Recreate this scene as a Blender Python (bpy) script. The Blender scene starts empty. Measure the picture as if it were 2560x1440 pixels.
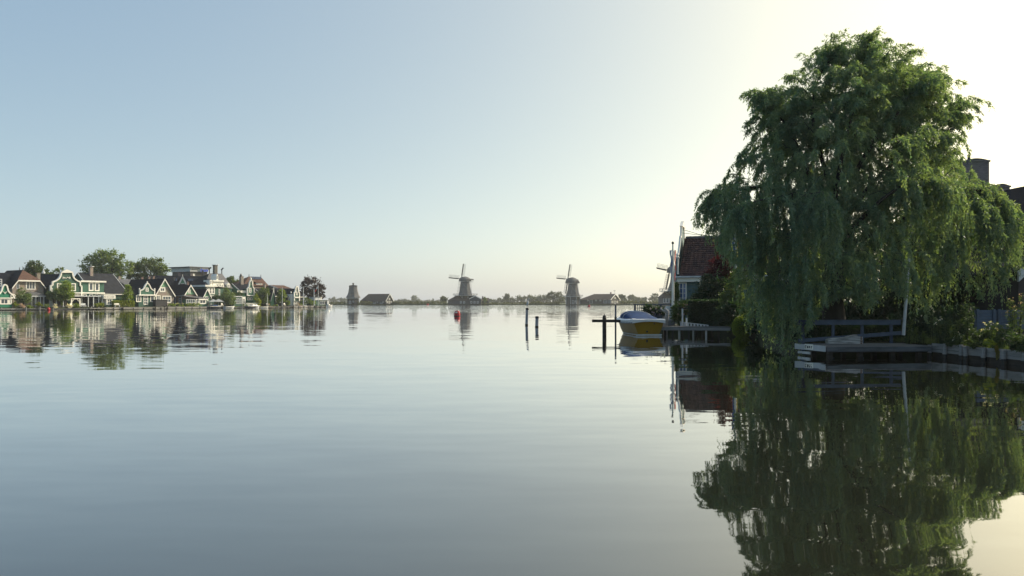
import bpy, math, random
import numpy as np
from mathutils import Vector, Matrix
R = math.radians
random.seed(7)
rng = np.random.default_rng(7)
scn = bpy.context.scene
col = scn.collection

# ------------------------------------------------------------------ camera
F, HOR, CH = 1849.0, 755.0, 2.0        # focal length in photo pixels, horizon row, eye height above the water
cam_d = bpy.data.cameras.new("camera")
cam = bpy.data.objects.new("camera", cam_d)
col.objects.link(cam)
cam.location = (0, 0, CH)
cam.rotation_euler = (R(90), 0, 0)
cam_d.sensor_width = 36.0
cam_d.lens = 36.0 * F / 2560.0
cam_d.shift_y = (720.0 - HOR) / 2560.0 * -1
cam_d.clip_start = 0.1
cam_d.clip_end = 12000
scn.camera = cam

# ------------------------------------------------------------------ sky and sun
SUN_EL, SUN_AZ = 33.0, 58.0            # degrees; azimuth is clockwise from the view direction (+Y)
world = bpy.data.worlds.new("World")
scn.world = world
world.use_nodes = True
wn, wl = world.node_tree.nodes, world.node_tree.links
wn.clear()
w_out = wn.new("ShaderNodeOutputWorld")
w_bg = wn.new("ShaderNodeBackground")
sky = wn.new("ShaderNodeTexSky")
sky.sky_type = 'NISHITA'
sky.sun_disc = False
sky.sun_elevation = R(SUN_EL)
sky.sun_rotation = R(SUN_AZ)
sky.altitude = 0
sky.air_density = 0.4
sky.dust_density = 2.5
sky.ozone_density = 1.0
w_bg.inputs[1].default_value = 0.082
# a thin even veil of high mist over the whole sky: softer contrast plus a pale constant
w_g = wn.new("ShaderNodeGamma"); w_g.inputs[1].default_value = 0.7
w_s = wn.new("ShaderNodeVectorMath"); w_s.operation = 'MULTIPLY_ADD'
w_s.inputs[1].default_value = (3.57, 3.15, 1.62)
w_s.inputs[2].default_value = (0.0, 1.0, 3.3)
wl.new(sky.outputs[0], w_g.inputs[0]); wl.new(w_g.outputs[0], w_s.inputs[0])
wl.new(w_s.outputs[0], w_bg.inputs[0])
wl.new(w_bg.outputs[0], w_out.inputs[0])

sun_d = bpy.data.lights.new("sun", 'SUN')
sun_d.energy = 5.0
sun_d.angle = R(0.53)
sun_d.color = (1.0, 0.90, 0.74)
sun = bpy.data.objects.new("sun", sun_d)
col.objects.link(sun)
sv = Vector((math.sin(R(SUN_AZ)) * math.cos(R(SUN_EL)), math.cos(R(SUN_AZ)) * math.cos(R(SUN_EL)), math.sin(R(SUN_EL))))
sun.rotation_euler = sv.to_track_quat('Z', 'Y').to_euler()

scn.view_settings.view_transform = 'Standard'
scn.view_settings.look = 'None'
scn.view_settings.exposure = 0.3
scn.view_settings.gamma = 1.0
scn.view_settings.use_curve_mapping = False
scn.render.engine = 'CYCLES'
cy = scn.cycles
cy.max_bounces = 8
cy.diffuse_bounces = 5
cy.glossy_bounces = 4
cy.transmission_bounces = 5
cy.transparent_max_bounces = 8
cy.volume_bounces = 0
cy.caustics_reflective = False
cy.caustics_refractive = False
cy.sample_clamp_indirect = 6.0
cy.use_denoising = True
try:
    cy.denoiser = 'OPENIMAGEDENOISE'
except Exception:
    pass
# ------------------------------------------------------------------ helpers
def P(px, py, Y):
    """the point at depth Y that the photograph shows at pixel (px, py)"""
    return Vector(((px - 1280.0) / F * Y, Y, CH - (py - HOR) / F * Y))

def tag(o, label=None, cat=None, group=None, kind=None):
    if label: o["label"] = label
    if cat: o["category"] = cat
    if group: o["group"] = group
    if kind or cat: o["kind"] = kind or "thing"
    return o

def empty(name, loc, label, cat, group=None):
    o = bpy.data.objects.new(name, None)
    o.empty_display_size = 0.3
    o.location = loc
    col.objects.link(o)
    return tag(o, label, cat, group)

def wloc(o):
    v = Vector((0, 0, 0))
    while o is not None:
        v = v + Vector(o.location)
        o = o.parent
    return v

def copy_tree(o, loc=None, parent=None):
    c = o.copy()
    col.objects.link(c)
    if parent is not None: c.parent = parent
    if loc is not None: c.location = loc
    for ch in [x for x in col.objects if x.parent == o]:
        copy_tree(ch, None, c)
    return c

class MB:
    """collects faces in world coordinates, builds one mesh object"""
    def __init__(self):
        self.v, self.f = [], []
    def poly(self, pts):
        n = len(self.v)
        self.v += [tuple(p) for p in pts]
        self.f.append(tuple(range(n, n + len(pts))))
    def hexa(self, p):                      # p: 4 bottom points (ccw from above) then 4 top points
        n = len(self.v)
        self.v += [tuple(q) for q in p]
        for a in ((3, 2, 1, 0), (4, 5, 6, 7), (0, 1, 5, 4), (1, 2, 6, 5), (2, 3, 7, 6), (3, 0, 4, 7)):
            self.f.append(tuple(n + i for i in a))
        return self
    def box(self, lo, hi):
        (a, b, c), (d, e, g) = lo, hi
        return self.hexa([(a, b, c), (d, b, c), (d, e, c), (a, e, c), (a, b, g), (d, b, g), (d, e, g), (a, e, g)])
    def prism(self, pts, ext):
        ext = Vector(ext)
        n = len(self.v); k = len(pts)
        self.v += [tuple(p) for p in pts] + [tuple(Vector(p) + ext) for p in pts]
        self.f.append(tuple(range(n, n + k)))
        self.f.append(tuple(range(n + 2 * k - 1, n + k - 1, -1)))
        for i in range(k):
            j = (i + 1) % k
            self.f.append((n + j, n + i, n + k + i, n + k + j))
        return self
    def bar(self, a, b, w, h, up=(0, 0, 1)):   # rectangular bar from a to b, w across, h along up
        a, b = Vector(a), Vector(b)
        d = (b - a).normalized(); up = Vector(up)
        s = d.cross(up)
        if s.length < 1e-4: s = d.cross(Vector((1, 0, 0)))
        s.normalize(); u = s.cross(d).normalized()
        s *= w / 2; u *= h / 2
        return self.hexa([a - s - u, a + s - u, b + s - u, b - s - u, a - s + u, a + s + u, b + s + u, b - s + u])
    def tube(self, pts, rad, n=8, cap=True):
        pts = [Vector(p) for p in pts]
        if not hasattr(rad, '__len__'): rad = [rad] * len(pts)
        base = len(self.v)
        prev = None
        for i, p in enumerate(pts):
            d = (pts[min(i + 1, len(pts) - 1)] - pts[max(i - 1, 0)]).normalized()
            if prev is None:
                s = d.cross(Vector((0, 0, 1)))
                if s.length < 1e-3: s = Vector((1, 0, 0))
            else:
                s = prev - d * prev.dot(d)
            s.normalize(); prev = s
            u = s.cross(d)
            for k in range(n):
                a = 2 * math.pi * k / n
                self.v.append(tuple(p + (s * math.cos(a) + u * math.sin(a)) * rad[i]))
        for i in range(len(pts) - 1):
            for k in range(n):
                q = (k + 1) % n
                a, b = base + i * n, base + (i + 1) * n
                self.f.append((a + k, b + k, b + q, a + q))
        if cap:
            self.f.append(tuple(base + k for k in range(n)))
            e = base + (len(pts) - 1) * n
            self.f.append(tuple(e + k for k in reversed(range(n))))
        return self
    def lathe(self, c, prof, n=16, ph=0.0, sx=1.0, sy=1.0):   # prof: (radius, z) from the bottom up, c: base point
        base = len(self.v)
        for r, z in prof:
            for k in range(n):
                a = ph + 2 * math.pi * k / n
                self.v.append((c[0] + r * sx * math.cos(a), c[1] + r * sy * math.sin(a), c[2] + z))
        for i in range(len(prof) - 1):
            for k in range(n):
                q = (k + 1) % n
                a, b = base + i * n, base + (i + 1) * n
                self.f.append((a + k, a + q, b + q, b + k))
        self.f.append(tuple(base + k for k in reversed(range(n))))
        e = base + (len(prof) - 1) * n
        self.f.append(tuple(e + k for k in range(n)))
        return self
    def build(self, name, m, parent=None, label=None, cat=None, group=None, kind=None, smooth=False, loc=None):
        if parent is not None:
            o0 = wloc(parent); loc = Vector((0, 0, 0))
        elif loc is None:
            a = np.array(self.v)
            o0 = Vector(((a[:, 0].min() + a[:, 0].max()) / 2, (a[:, 1].min() + a[:, 1].max()) / 2, a[:, 2].min())); loc = o0
        else:
            o0 = Vector(loc)
        me = bpy.data.meshes.new(name)
        me.from_pydata([(x - o0.x, y - o0.y, z - o0.z) for x, y, z in self.v], [], self.f)
        if smooth:
            me.polygons.foreach_set("use_smooth", [True] * len(me.polygons))
        me.materials.append(m)
        me.update()
        o = bpy.data.objects.new(name, me)
        o.location = loc
        if parent is not None: o.parent = parent
        col.objects.link(o)
        return tag(o, label, cat, group, kind)

class Pl:
    """a vertical plane: o its origin on the ground plan, r its rightward direction as the camera sees it"""
    def __init__(self, o, r):
        self.o = Vector((o[0], o[1])); self.r = Vector((r[0], r[1])).normalized()
        self.n = Vector((self.r.y, -self.r.x))
    def w(self, a, b, z):                 # a along, b into the depth behind the plane
        q = self.o + self.r * a - self.n * b
        return Vector((q.x, q.y, z))
    def at(self, px, py, b=0.0):          # where the photo's pixel lies on the plane b behind this one
        d = Vector(((px - 1280.0) / F, 1.0))
        oo = self.o - self.n * b
        t = oo.dot(self.n) / d.dot(self.n)
        q = d * t
        return (q - oo).dot(self.r), CH + (HOR - py) / F * t
    def a(self, px, b=0.0): return self.at(px, HOR, b)[0]
    def z(self, px, py, b=0.0): return self.at(px, py, b)[1]
    def box(self, mb, a0, b0, z0, a1, b1, z1):
        w = self.w
        return mb.hexa([w(a0, b0, z0), w(a1, b0, z0), w(a1, b1, z0), w(a0, b1, z0), w(a0, b0, z1), w(a1, b0, z1), w(a1, b1, z1), w(a0, b1, z1)])
    def slab(self, mb, outl, b0, b1):     # outline in (a, z), extruded from b0 to b1
        return mb.prism([self.w(a, b0, z) for a, z in outl], self.w(0, b1, 0) - self.w(0, b0, 0))
    def side(self, a, b, flip=False):     # plane at right angles: the flank that faces the camera's near side
        q = self.w(a, b, 0)
        return Pl((q.x, q.y), self.n if not flip else -self.n)

# ------------------------------------------------------------------ materials
def _nodes(name):
    m = bpy.data.materials.new(name)
    m.use_nodes = True
    nt = m.node_tree
    b = nt.nodes["Principled BSDF"]
    return m, nt, b

def mat(name, c, rough=0.7, vary=0.25, scale=3.0, stretch=(1, 1, 1), bump=0.0, bscale=None, spec=0.3, metal=0.0, c2=None, island=False):
    """plain surface: base colour broken up by two noises in metres, optional fine relief"""
    m, nt, b = _nodes(name)
    N, L = nt.nodes, nt.links
    tc = N.new("ShaderNodeTexCoord"); mp = N.new("ShaderNodeMapping")
    mp.inputs["Scale"].default_value = stretch
    L.new(tc.outputs["Object"], mp.inputs[0])
    n1 = N.new("ShaderNodeTexNoise"); n1.inputs["Scale"].default_value = scale; n1.inputs["Detail"].default_value = 5
    L.new(mp.outputs[0], n1.inputs["Vector"])
    mx = N.new("ShaderNodeMix"); mx.data_type = 'RGBA'
    k = c2 if c2 else tuple(x * (1 - vary) for x in c)
    top = tuple(min(1, x * (1 + vary * 0.6)) for x in c)
    mx.inputs["A"].default_value = (*k, 1); mx.inputs["B"].default_value = (*top, 1)
    rp = N.new("ShaderNodeValToRGB"); rp.color_ramp.elements[0].position = .3; rp.color_ramp.elements[1].position = .7
    L.new(n1.outputs["Fac"], rp.inputs[0])
    if island:
        g = N.new("ShaderNodeNewGeometry"); ad = N.new("ShaderNodeMath"); ad.operation = 'MULTIPLY_ADD'
        L.new(rp.outputs[0], ad.inputs[0]); ad.inputs[1].default_value = .45
        mu = N.new("ShaderNodeMath"); mu.operation = 'MULTIPLY'; mu.inputs[1].default_value = .55
        L.new(g.outputs["Random Per Island"], mu.inputs[0]); L.new(mu.outputs[0], ad.inputs[2])
        L.new(ad.outputs[0], mx.inputs["Factor"])
    else:
        L.new(rp.outputs[0], mx.inputs["Factor"])
    L.new(mx.outputs["Result"], b.inputs["Base Color"])
    b.inputs["Roughness"].default_value = rough
    b.inputs["Metallic"].default_value = metal
    b.inputs["Specular IOR Level"].default_value = spec
    if bump:
        n2 = N.new("ShaderNodeTexNoise"); n2.inputs["Scale"].default_value = bscale or scale * 6; n2.inputs["Detail"].default_value = 4
        L.new(mp.outputs[0], n2.inputs["Vector"])
        bp = N.new("ShaderNodeBump"); bp.inputs["Strength"].default_value = bump; bp.inputs["Distance"].default_value = 0.03
        L.new(n2.outputs["Fac"], bp.inputs["Height"]); L.new(bp.outputs[0], b.inputs["Normal"])
    return m

def mat_boards(name, c, pitch=0.2, axis='Z', vary=0.2, rough=0.6, depth=0.6):
    """painted boarding: lapped joints as relief, each board a shade of its own"""
    m, nt, b = _nodes(name)
    N, L = nt.nodes, nt.links
    tc = N.new("ShaderNodeTexCoord"); sp = N.new("ShaderNodeSeparateXYZ")
    L.new(tc.outputs["Object"], sp.inputs[0])
    if axis == 'Z':
        src = sp.outputs["Z"]
    else:
        ad0 = N.new("ShaderNodeMath"); ad0.operation = 'ADD'
        L.new(sp.outputs["X"], ad0.inputs[0]); L.new(sp.outputs["Y"], ad0.inputs[1]); src = ad0.outputs[0]
    dv = N.new("ShaderNodeMath"); dv.operation = 'DIVIDE'; dv.inputs[1].default_value = pitch
    L.new(src, dv.inputs[0])
    fl = N.new("ShaderNodeMath"); fl.operation = 'FLOOR'; L.new(dv.outputs[0], fl.inputs[0])
    fr = N.new("ShaderNodeMath"); fr.operation = 'FRACT'; L.new(dv.outputs[0], fr.inputs[0])
    wn_ = N.new("ShaderNodeTexWhiteNoise"); wn_.noise_dimensions = '1D'; L.new(fl.outputs[0], wn_.inputs["W"])
    ns = N.new("ShaderNodeTexNoise"); ns.inputs["Scale"].default_value = 2.0; ns.inputs["Detail"].default_value = 4
    L.new(tc.outputs["Object"], ns.inputs["Vector"])
    av = N.new("ShaderNodeMath"); av.operation = 'MULTIPLY_ADD'; av.inputs[1].default_value = .5
    hv_ = N.new("ShaderNodeMath"); hv_.operation = 'MULTIPLY'; hv_.inputs[1].default_value = .5
    L.new(ns.outputs["Fac"], hv_.inputs[0]); L.new(wn_.outputs["Value"], av.inputs[0]); L.new(hv_.outputs[0], av.inputs[2])
    mx = N.new("ShaderNodeMix"); mx.data_type = 'RGBA'
    mx.inputs["A"].default_value = (*[x * (1 - vary) for x in c], 1); mx.inputs["B"].default_value = (*[min(1, x * (1 + vary)) for x in c], 1)
    L.new(av.outputs[0], mx.inputs["Factor"]); L.new(mx.outputs["Result"], b.inputs["Base Color"])
    b.inputs["Roughness"].default_value = rough; b.inputs["Specular IOR Level"].default_value = .3
    bp = N.new("ShaderNodeBump"); bp.inputs["Strength"].default_value = depth; bp.inputs["Distance"].default_value = 0.04; bp.invert = True
    L.new(fr.outputs[0], bp.inputs["Height"]); L.new(bp.outputs[0], b.inputs["Normal"])
    return m

def mat_brick(name, c, mortar=(.32, .30, .28), bw=.22, bh=.065, vary=.3):
    """brickwork too far off to tell bricks apart singly"""
    m, nt, b = _nodes(name)
    N, L = nt.nodes, nt.links
    tc = N.new("ShaderNodeTexCoord"); sp = N.new("ShaderNodeSeparateXYZ"); L.new(tc.outputs["Object"], sp.inputs[0])
    ad = N.new("ShaderNodeMath"); ad.operation = 'ADD'; L.new(sp.outputs["X"], ad.inputs[0]); L.new(sp.outputs["Y"], ad.inputs[1])
    cb = N.new("ShaderNodeCombineXYZ"); L.new(ad.outputs[0], cb.inputs[0]); L.new(sp.outputs["Z"], cb.inputs[1])
    br = N.new("ShaderNodeTexBrick"); br.inputs["Scale"].default_value = 1.0
    br.inputs["Brick Width"].default_value = bw; br.inputs["Row Height"].default_value = bh; br.inputs["Mortar Size"].default_value = .009
    br.inputs["Color1"].default_value = (*[x * (1 - vary) for x in c], 1); br.inputs["Color2"].default_value = (*[min(1, x * (1 + vary)) for x in c], 1)
    br.inputs["Mortar"].default_value = (*mortar, 1)
    L.new(cb.outputs[0], br.inputs["Vector"])
    ns = N.new("ShaderNodeTexNoise"); ns.inputs["Scale"].default_value = .8; L.new(tc.outputs["Object"], ns.inputs["Vector"])
    mx = N.new("ShaderNodeMix"); mx.data_type = 'RGBA'; mx.blend_type = 'MULTIPLY'; mx.inputs["Factor"].default_value = .35
    L.new(br.outputs["Color"], mx.inputs["A"]); L.new(ns.outputs["Color"], mx.inputs["B"]); L.new(mx.outputs["Result"], b.inputs["Base Color"])
    b.inputs["Roughness"].default_value = .85
    bp = N.new("ShaderNodeBump"); bp.inputs["Strength"].default_value = .5; bp.inputs["Distance"].default_value = .01; bp.invert = True
    L.new(br.outputs["Fac"], bp.inputs["Height"]); L.new(bp.outputs[0], b.inputs["Normal"])
    return m

def mat_leaf(name, c, c2=None, trans=0.35, patch=.5, gloss=.07, pw=.8):
    """leaves: reflect and let light through; colour differs leaf by leaf and bough by bough"""
    m = bpy.data.materials.new(name); m.use_nodes = True
    nt = m.node_tree; N, L = nt.nodes, nt.links; N.clear()
    out = N.new("ShaderNodeOutputMaterial")
    g = N.new("ShaderNodeNewGeometry"); tc = N.new("ShaderNodeTexCoord")
    ns = N.new("ShaderNodeTexNoise"); ns.inputs["Scale"].default_value = patch; ns.inputs["Detail"].default_value = 2
    L.new(tc.outputs["Object"], ns.inputs["Vector"])
    md = N.new("ShaderNodeMath"); md.operation = 'MULTIPLY_ADD'; md.use_clamp = True; md.inputs[1].default_value = .6
    mh = N.new("ShaderNodeMath"); mh.operation = 'MULTIPLY_ADD'; mh.inputs[1].default_value = pw; mh.inputs[2].default_value = .2 - pw * .5
    L.new(ns.outputs["Fac"], mh.inputs[0]); L.new(g.outputs["Random Per Island"], md.inputs[0]); L.new(mh.outputs[0], md.inputs[2])
    mx = N.new("ShaderNodeMix"); mx.data_type = 'RGBA'
    k = c2 or (c[0] * 1.9, c[1] * 1.5, c[2] * 1.2)
    mx.inputs["A"].default_value = (*c, 1); mx.inputs["B"].default_value = (*k, 1)
    L.new(md.outputs[0], mx.inputs["Factor"])
    d = N.new("ShaderNodeBsdfDiffuse"); t = N.new("ShaderNodeBsdfTranslucent"); gl = N.new("ShaderNodeBsdfGlossy")
    gl.inputs["Roughness"].default_value = .45; gl.inputs["Color"].default_value = (.5, .5, .5, 1)
    L.new(mx.outputs["Result"], d.inputs["Color"])
    tm = N.new("ShaderNodeMix"); tm.data_type = 'RGBA'; tm.blend_type = 'MULTIPLY'; tm.inputs["Factor"].default_value = 1
    L.new(mx.outputs["Result"], tm.inputs["A"]); tm.inputs["B"].default_value = (1.9, 1.7, .55, 1)
    L.new(tm.outputs["Result"], t.inputs["Color"])
    m1 = N.new("ShaderNodeMixShader"); m1.inputs[0].default_value = trans
    L.new(d.outputs[0], m1.inputs[1]); L.new(t.outputs[0], m1.inputs[2])
    m2 = N.new("ShaderNodeMixShader"); m2.inputs[0].default_value = gloss
    L.new(m1.outputs[0], m2.inputs[1]); L.new(gl.outputs[0], m2.inputs[2])
    L.new(m2.outputs[0], out.inputs[0])
    return m

def mat_glass(name, c=(.02, .03, .04), rough=.05):
    m, nt, b = _nodes(name)
    N, L = nt.nodes, nt.links
    tc = N.new("ShaderNodeTexCoord"); ns = N.new("ShaderNodeTexNoise"); ns.inputs["Scale"].default_value = 1.1
    L.new(tc.outputs["Object"], ns.inputs["Vector"])
    mx = N.new("ShaderNodeMix"); mx.data_type = 'RGBA'
    mx.inputs["A"].default_value = (*c, 1); mx.inputs["B"].default_value = (c[0] * 3, c[1] * 3, c[2] * 3, 1)
    L.new(ns.outputs["Fac"], mx.inputs["Factor"]); L.new(mx.outputs["Result"], b.inputs["Base Color"])
    b.inputs["Roughness"].default_value = rough; b.inputs["Specular IOR Level"].default_value = .7
    return m

M = {}
M['white'] = mat("white_paint", (.80, .77, .69), .5, .10, 1.2)
M['greywhite'] = mat("weathered_white_paint", (.55, .57, .58), .6, .25, 2.5)
M['green'] = mat_boards("dark_green_boards", (.028, .085, .060), .2)
M['green2'] = mat_boards("mid_green_boards", (.030, .105, .070), .2)
M['teal'] = mat_boards("bright_teal_green_boards", (.010, .150, .085), .2)
M['mint'] = mat_boards("light_green_boards", (.13, .30, .17), .2)
M['cottage'] = mat_boards("slate_green_boards", (.055, .115, .125), .2)
M['black'] = mat_boards("tarred_black_boards", (.018, .018, .022), .22)
M['millwood'] = mat_boards("dark_tarred_boards", (.060, .062, .064), .25, vary=.35)
M['slate'] = mat("shaded_slate_roofing", (.009, .011, .018), .8, .35, 1.5, bump=.5, bscale=6, spec=.1)  # slate darkened to the tone of roof slopes turned from the sun
M['slate_lit'] = mat("lit_slate_roofing", (.024, .026, .032), .8, .4, 1.2, bump=.5, bscale=6, spec=.12)  # lighter copy of the slate for the wide sunlit slope
M['greyroof'] = mat("grey_roofing", (.10, .10, .105), .7, .3, 1.5, bump=.5, bscale=5)
M['tileroof'] = mat("brown_roof_tiles", (.105, .062, .048), .85, .35, 2.0, bump=.6, bscale=7, spec=.1)
M['hazed_thatch'] = mat("weathered_hazed_thatch", (.125, .122, .120), .95, .35, 1.2, (1, 1, .3), bump=.8, bscale=4)  # weathered grey reed, lightened further in place of denser haze
M['barnroof'] = mat("brown_black_barn_roof", (.070, .052, .046), .8, .35, 1.4, bump=.5, bscale=4)
M['brick'] = mat_brick("buff_brick", (.30, .24, .19))
M['redbrick'] = mat_brick("red_brown_brick", (.20, .11, .08))
M['greybrick'] = mat_brick("soot_grey_brick", (.105, .090, .082), mortar=(.16, .15, .14))
M['glass'] = mat_glass("window_glass")
M['wood'] = mat("weathered_grey_timber", (.25, .25, .25), .85, .45, 2.2, (1, 1, 6), bump=.7, bscale=14, island=True)
M['woodh'] = mat("weathered_grey_planks", (.15, .15, .15), .85, .5, 1.6, (1, 8, 8), bump=.8, bscale=10, island=True)
M['darkwood'] = mat("dark_wet_timber", (.035, .032, .03), .6, .5, 2.5, (1, 1, 6), bump=.6, bscale=12)
M['bluewood'] = mat("blue_grey_painted_rail", (.060, .085, .125), .6, .35, 2.5, bump=.3, bscale=14)
M['concrete'] = mat("pale_concrete", (.42, .40, .36), .85, .3, 1.5, bump=.4, bscale=9)
M['stone'] = mat("quay_stone", (.30, .285, .255), .85, .35, 1.0, bump=.5, bscale=6)
M['iron'] = mat("dark_iron", (.03, .032, .036), .5, .3, 3)
M['bark'] = mat("brown_bark", (.048, .043, .037), .9, .45, 2.0, (1, 1, .3), bump=1.0, bscale=9)
M['soil'] = mat("garden_soil_and_grass", (.030, .038, .018), .95, .5, .9, bump=.6, bscale=7)
M['meadow'] = mat("green_meadow", (.055, .075, .028), .95, .4, .05, bump=.3, bscale=1.5)
M['red'] = mat("red_buoy_paint", (.42, .025, .035), .45, .3, 3)
M['solar'] = mat("dark_solar_panel", (.03, .04, .07), .15, .2, 2, spec=.6)
M['fabric'] = mat("grey_parasol_cloth", (.33, .34, .34), .8, .2, 1.5)
# ------------------------------------------------------------------ foliage
def quads_mesh(name, verts, m, parent=None, label=None, cat=None, group=None, kind=None, loc=None):
    """verts: (n, 4, 3) array of leaf corners in world coordinates"""
    n = len(verts)
    v = verts.reshape(-1, 3)
    if parent is not None:
        o0 = np.array(wloc(parent)); lc = (0, 0, 0)
    else:
        o0 = np.array(loc if loc is not None else (v[:, 0].mean(), v[:, 1].mean(), v[:, 2].min())); lc = tuple(o0)
    me = bpy.data.meshes.new(name)
    me.vertices.add(4 * n); me.loops.add(4 * n); me.polygons.add(n)
    me.vertices.foreach_set("co", (v - o0).astype(np.float32).ravel())
    me.loops.foreach_set("vertex_index", np.arange(4 * n, dtype=np.int32))
    me.polygons.foreach_set("loop_start", np.arange(0, 4 * n, 4, dtype=np.int32))
    try: me.polygons.foreach_set("loop_total", np.full(n, 4, dtype=np.int32))
    except Exception: pass
    me.materials.append(m)
    me.update(calc_edges=True)
    o = bpy.data.objects.new(name, me)
    o.location = lc
    if parent is not None: o.parent = parent
    col.objects.link(o)
    return tag(o, label, cat, group, kind)

def unit(a):
    return a / (np.linalg.norm(a, axis=-1, keepdims=True) + 1e-9)

def leaf_quads(c, d, ln, wd):
    """rhombic leaves at c pointing along d, length ln, width wd, rolled at random"""
    n = len(c)
    s = unit(np.cross(d, rng.normal(size=(n, 3))))
    ln = np.asarray(ln).reshape(-1, 1) * np.ones((n, 1)); wd = np.asarray(wd).reshape(-1, 1) * np.ones((n, 1))
    return np.stack([c, c + d * ln * .45 + s * wd * .5, c + d * ln, c + d * ln * .5 - s * wd * .5], 1)

def crown(blobs, n, size, lump=.32, aspect=.6, droop=0.0, per=36):
    """blobs: (x, y, z, rx, ry, rz); leaves gathered in clumps towards the outside of each blob"""
    b = np.array(blobs, float)
    vol = (b[:, 3] * b[:, 4] * b[:, 5]) ** .72
    k = max(6, n // per)
    ix = rng.choice(len(b), k, p=vol / vol.sum())
    d = unit(rng.normal(size=(k, 3)))
    r = rng.uniform(.35, 1, (k, 1)) ** .45
    cc = b[ix, :3] + d * r * b[ix, 3:]
    jx = rng.integers(0, k, n)
    sp = b[ix][:, 3:].mean(1) * lump
    c = cc[jx] + rng.normal(size=(n, 3)) * (sp[jx] * rng.uniform(.3, 1, n))[:, None] * np.array([1, 1, .75])
    dr = unit(rng.normal(size=(n, 3)) + d[jx] * .7 + np.array([0, 0, -droop]))
    ln = size * rng.uniform(.6, 1.35, n)
    return leaf_quads(c, dr, ln, ln * aspect)

def limbs(base, h, r, targets, seed=0):
    """a tapered bent trunk with boughs that reach the target points"""
    rd = random.Random(seed)
    mb = MB()
    base = Vector(base)
    top = base + Vector((rd.uniform(-.05, .05) * h, rd.uniform(-.05, .05) * h, h))
    pts = [base.lerp(top, t) + Vector((rd.uniform(-1, 1), rd.uniform(-1, 1), 0)) * r * .5 * (t > 0) for t in (0, .25, .5, .75, 1)]
    mb.tube(pts, [r * 1.25, r, r * .85, r * .7, r * .5], 7)
    for q in targets:
        s = pts[rd.choice((2, 3, 3, 4))]
        q = Vector(q); mid = s.lerp(q, .5) + Vector((0, 0, (q - s).length * .08))
        mb.tube([s, mid, q], [r * .45, r * .28, r * .07], 5)
    return mb

def tree(name, label, cat, px, pyb, Y, blobs, n, size, lm, trunk=True, group=None, rt=None, base_z=None, depth=None, seed=0, aspect=.6, droop=0., lump=.32, trunk_top=None):
    """blobs in photo pixels (px, py, rx, ry) at depth Y"""
    s = Y / F
    bs = []
    for q in blobs:
        c = P(q[0], q[1], Y + (q[4] if len(q) > 4 else 0)); bs.append((c.x, c.y, c.z, q[2] * s, (depth or 1.0) * q[2] * s, q[3] * s))
    b = P(px, pyb, Y)
    if base_z is not None: b.z = base_z
    zt = max(q[2] for q in bs)
    t = empty(name, b, label, cat, group)
    quads_mesh("crown" if trunk else "foliage", crown(bs, n, size, lump, aspect, droop), lm, t)
    if trunk:
        h = (trunk_top if trunk_top else (min(q[2] for q in bs) - b.z) * .8 + (zt - b.z) * .2)
        tg = []
        for q in bs:
            for k in range(3):
                a = rng.uniform(0, 6.28); tg.append((q[0] + .6 * q[3] * math.cos(a), q[1] + .6 * q[4] * math.sin(a), q[2] + rng.uniform(0, .6) * q[5]))
        limbs(b, max(h, .5), rt or max(.06, (zt - b.z) * .022), tg, seed).build("trunk", M['bark'], t, smooth=True)
    return t

L_ = {}
L_['dark'] = mat_leaf("dark_green_leaves", (.030, .062, .024), (.060, .095, .030))
L_['mid'] = mat_leaf("mid_green_leaves", (.055, .100, .032), (.11, .155, .048), trans=.42)
L_['light'] = mat_leaf("fresh_green_leaves", (.095, .165, .022), (.19, .26, .045), trans=.42)
L_['olive'] = mat_leaf("olive_green_leaves", (.080, .135, .052), (.155, .215, .085), trans=.42)
L_['hedge'] = mat_leaf("yellow_green_hedge_leaves", (.130, .185, .014), (.22, .26, .025))
L_['copper'] = mat_leaf("copper_purple_leaves", (.030, .016, .018), (.055, .030, .030), trans=.2)
L_['redleaf'] = mat_leaf("dark_red_leaves", (.022, .006, .010), (.085, .010, .016), trans=.3)
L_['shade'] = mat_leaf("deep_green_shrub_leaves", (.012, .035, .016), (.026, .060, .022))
L_['willow'] = mat_leaf("willow_leaves", (.075, .165, .120), (.215, .295, .170), trans=.50, patch=1.1, gloss=.09, pw=1.5)
L_['yellow'] = mat_leaf("sunlit_or_yellowed_leaves", (.12, .12, .025), (.22, .19, .04))  # sunlight coloured into the right-edge tree's leaves; also the yellowed fern
L_['weed'] = mat_leaf('weed_leaves', (.028, .060, .024), (.060, .100, .036))
L_['weedlight'] = mat_leaf('fresh_weed_leaves', (.045, .085, .024), (.085, .125, .036))
L_['far'] = mat_leaf("distant_green_leaves", (.040, .058, .026), (.065, .080, .036), patch=.1)
L_['flower'] = mat_leaf("pale_pink_flowers", (.35, .24, .24), (.5, .42, .40))
L_['whiteflower'] = mat_leaf("white_flowers", (.65, .65, .60), (.75, .73, .70))
L_['blueflower'] = mat_leaf("lilac_flowers", (.22, .20, .40), (.42, .36, .5))
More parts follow.
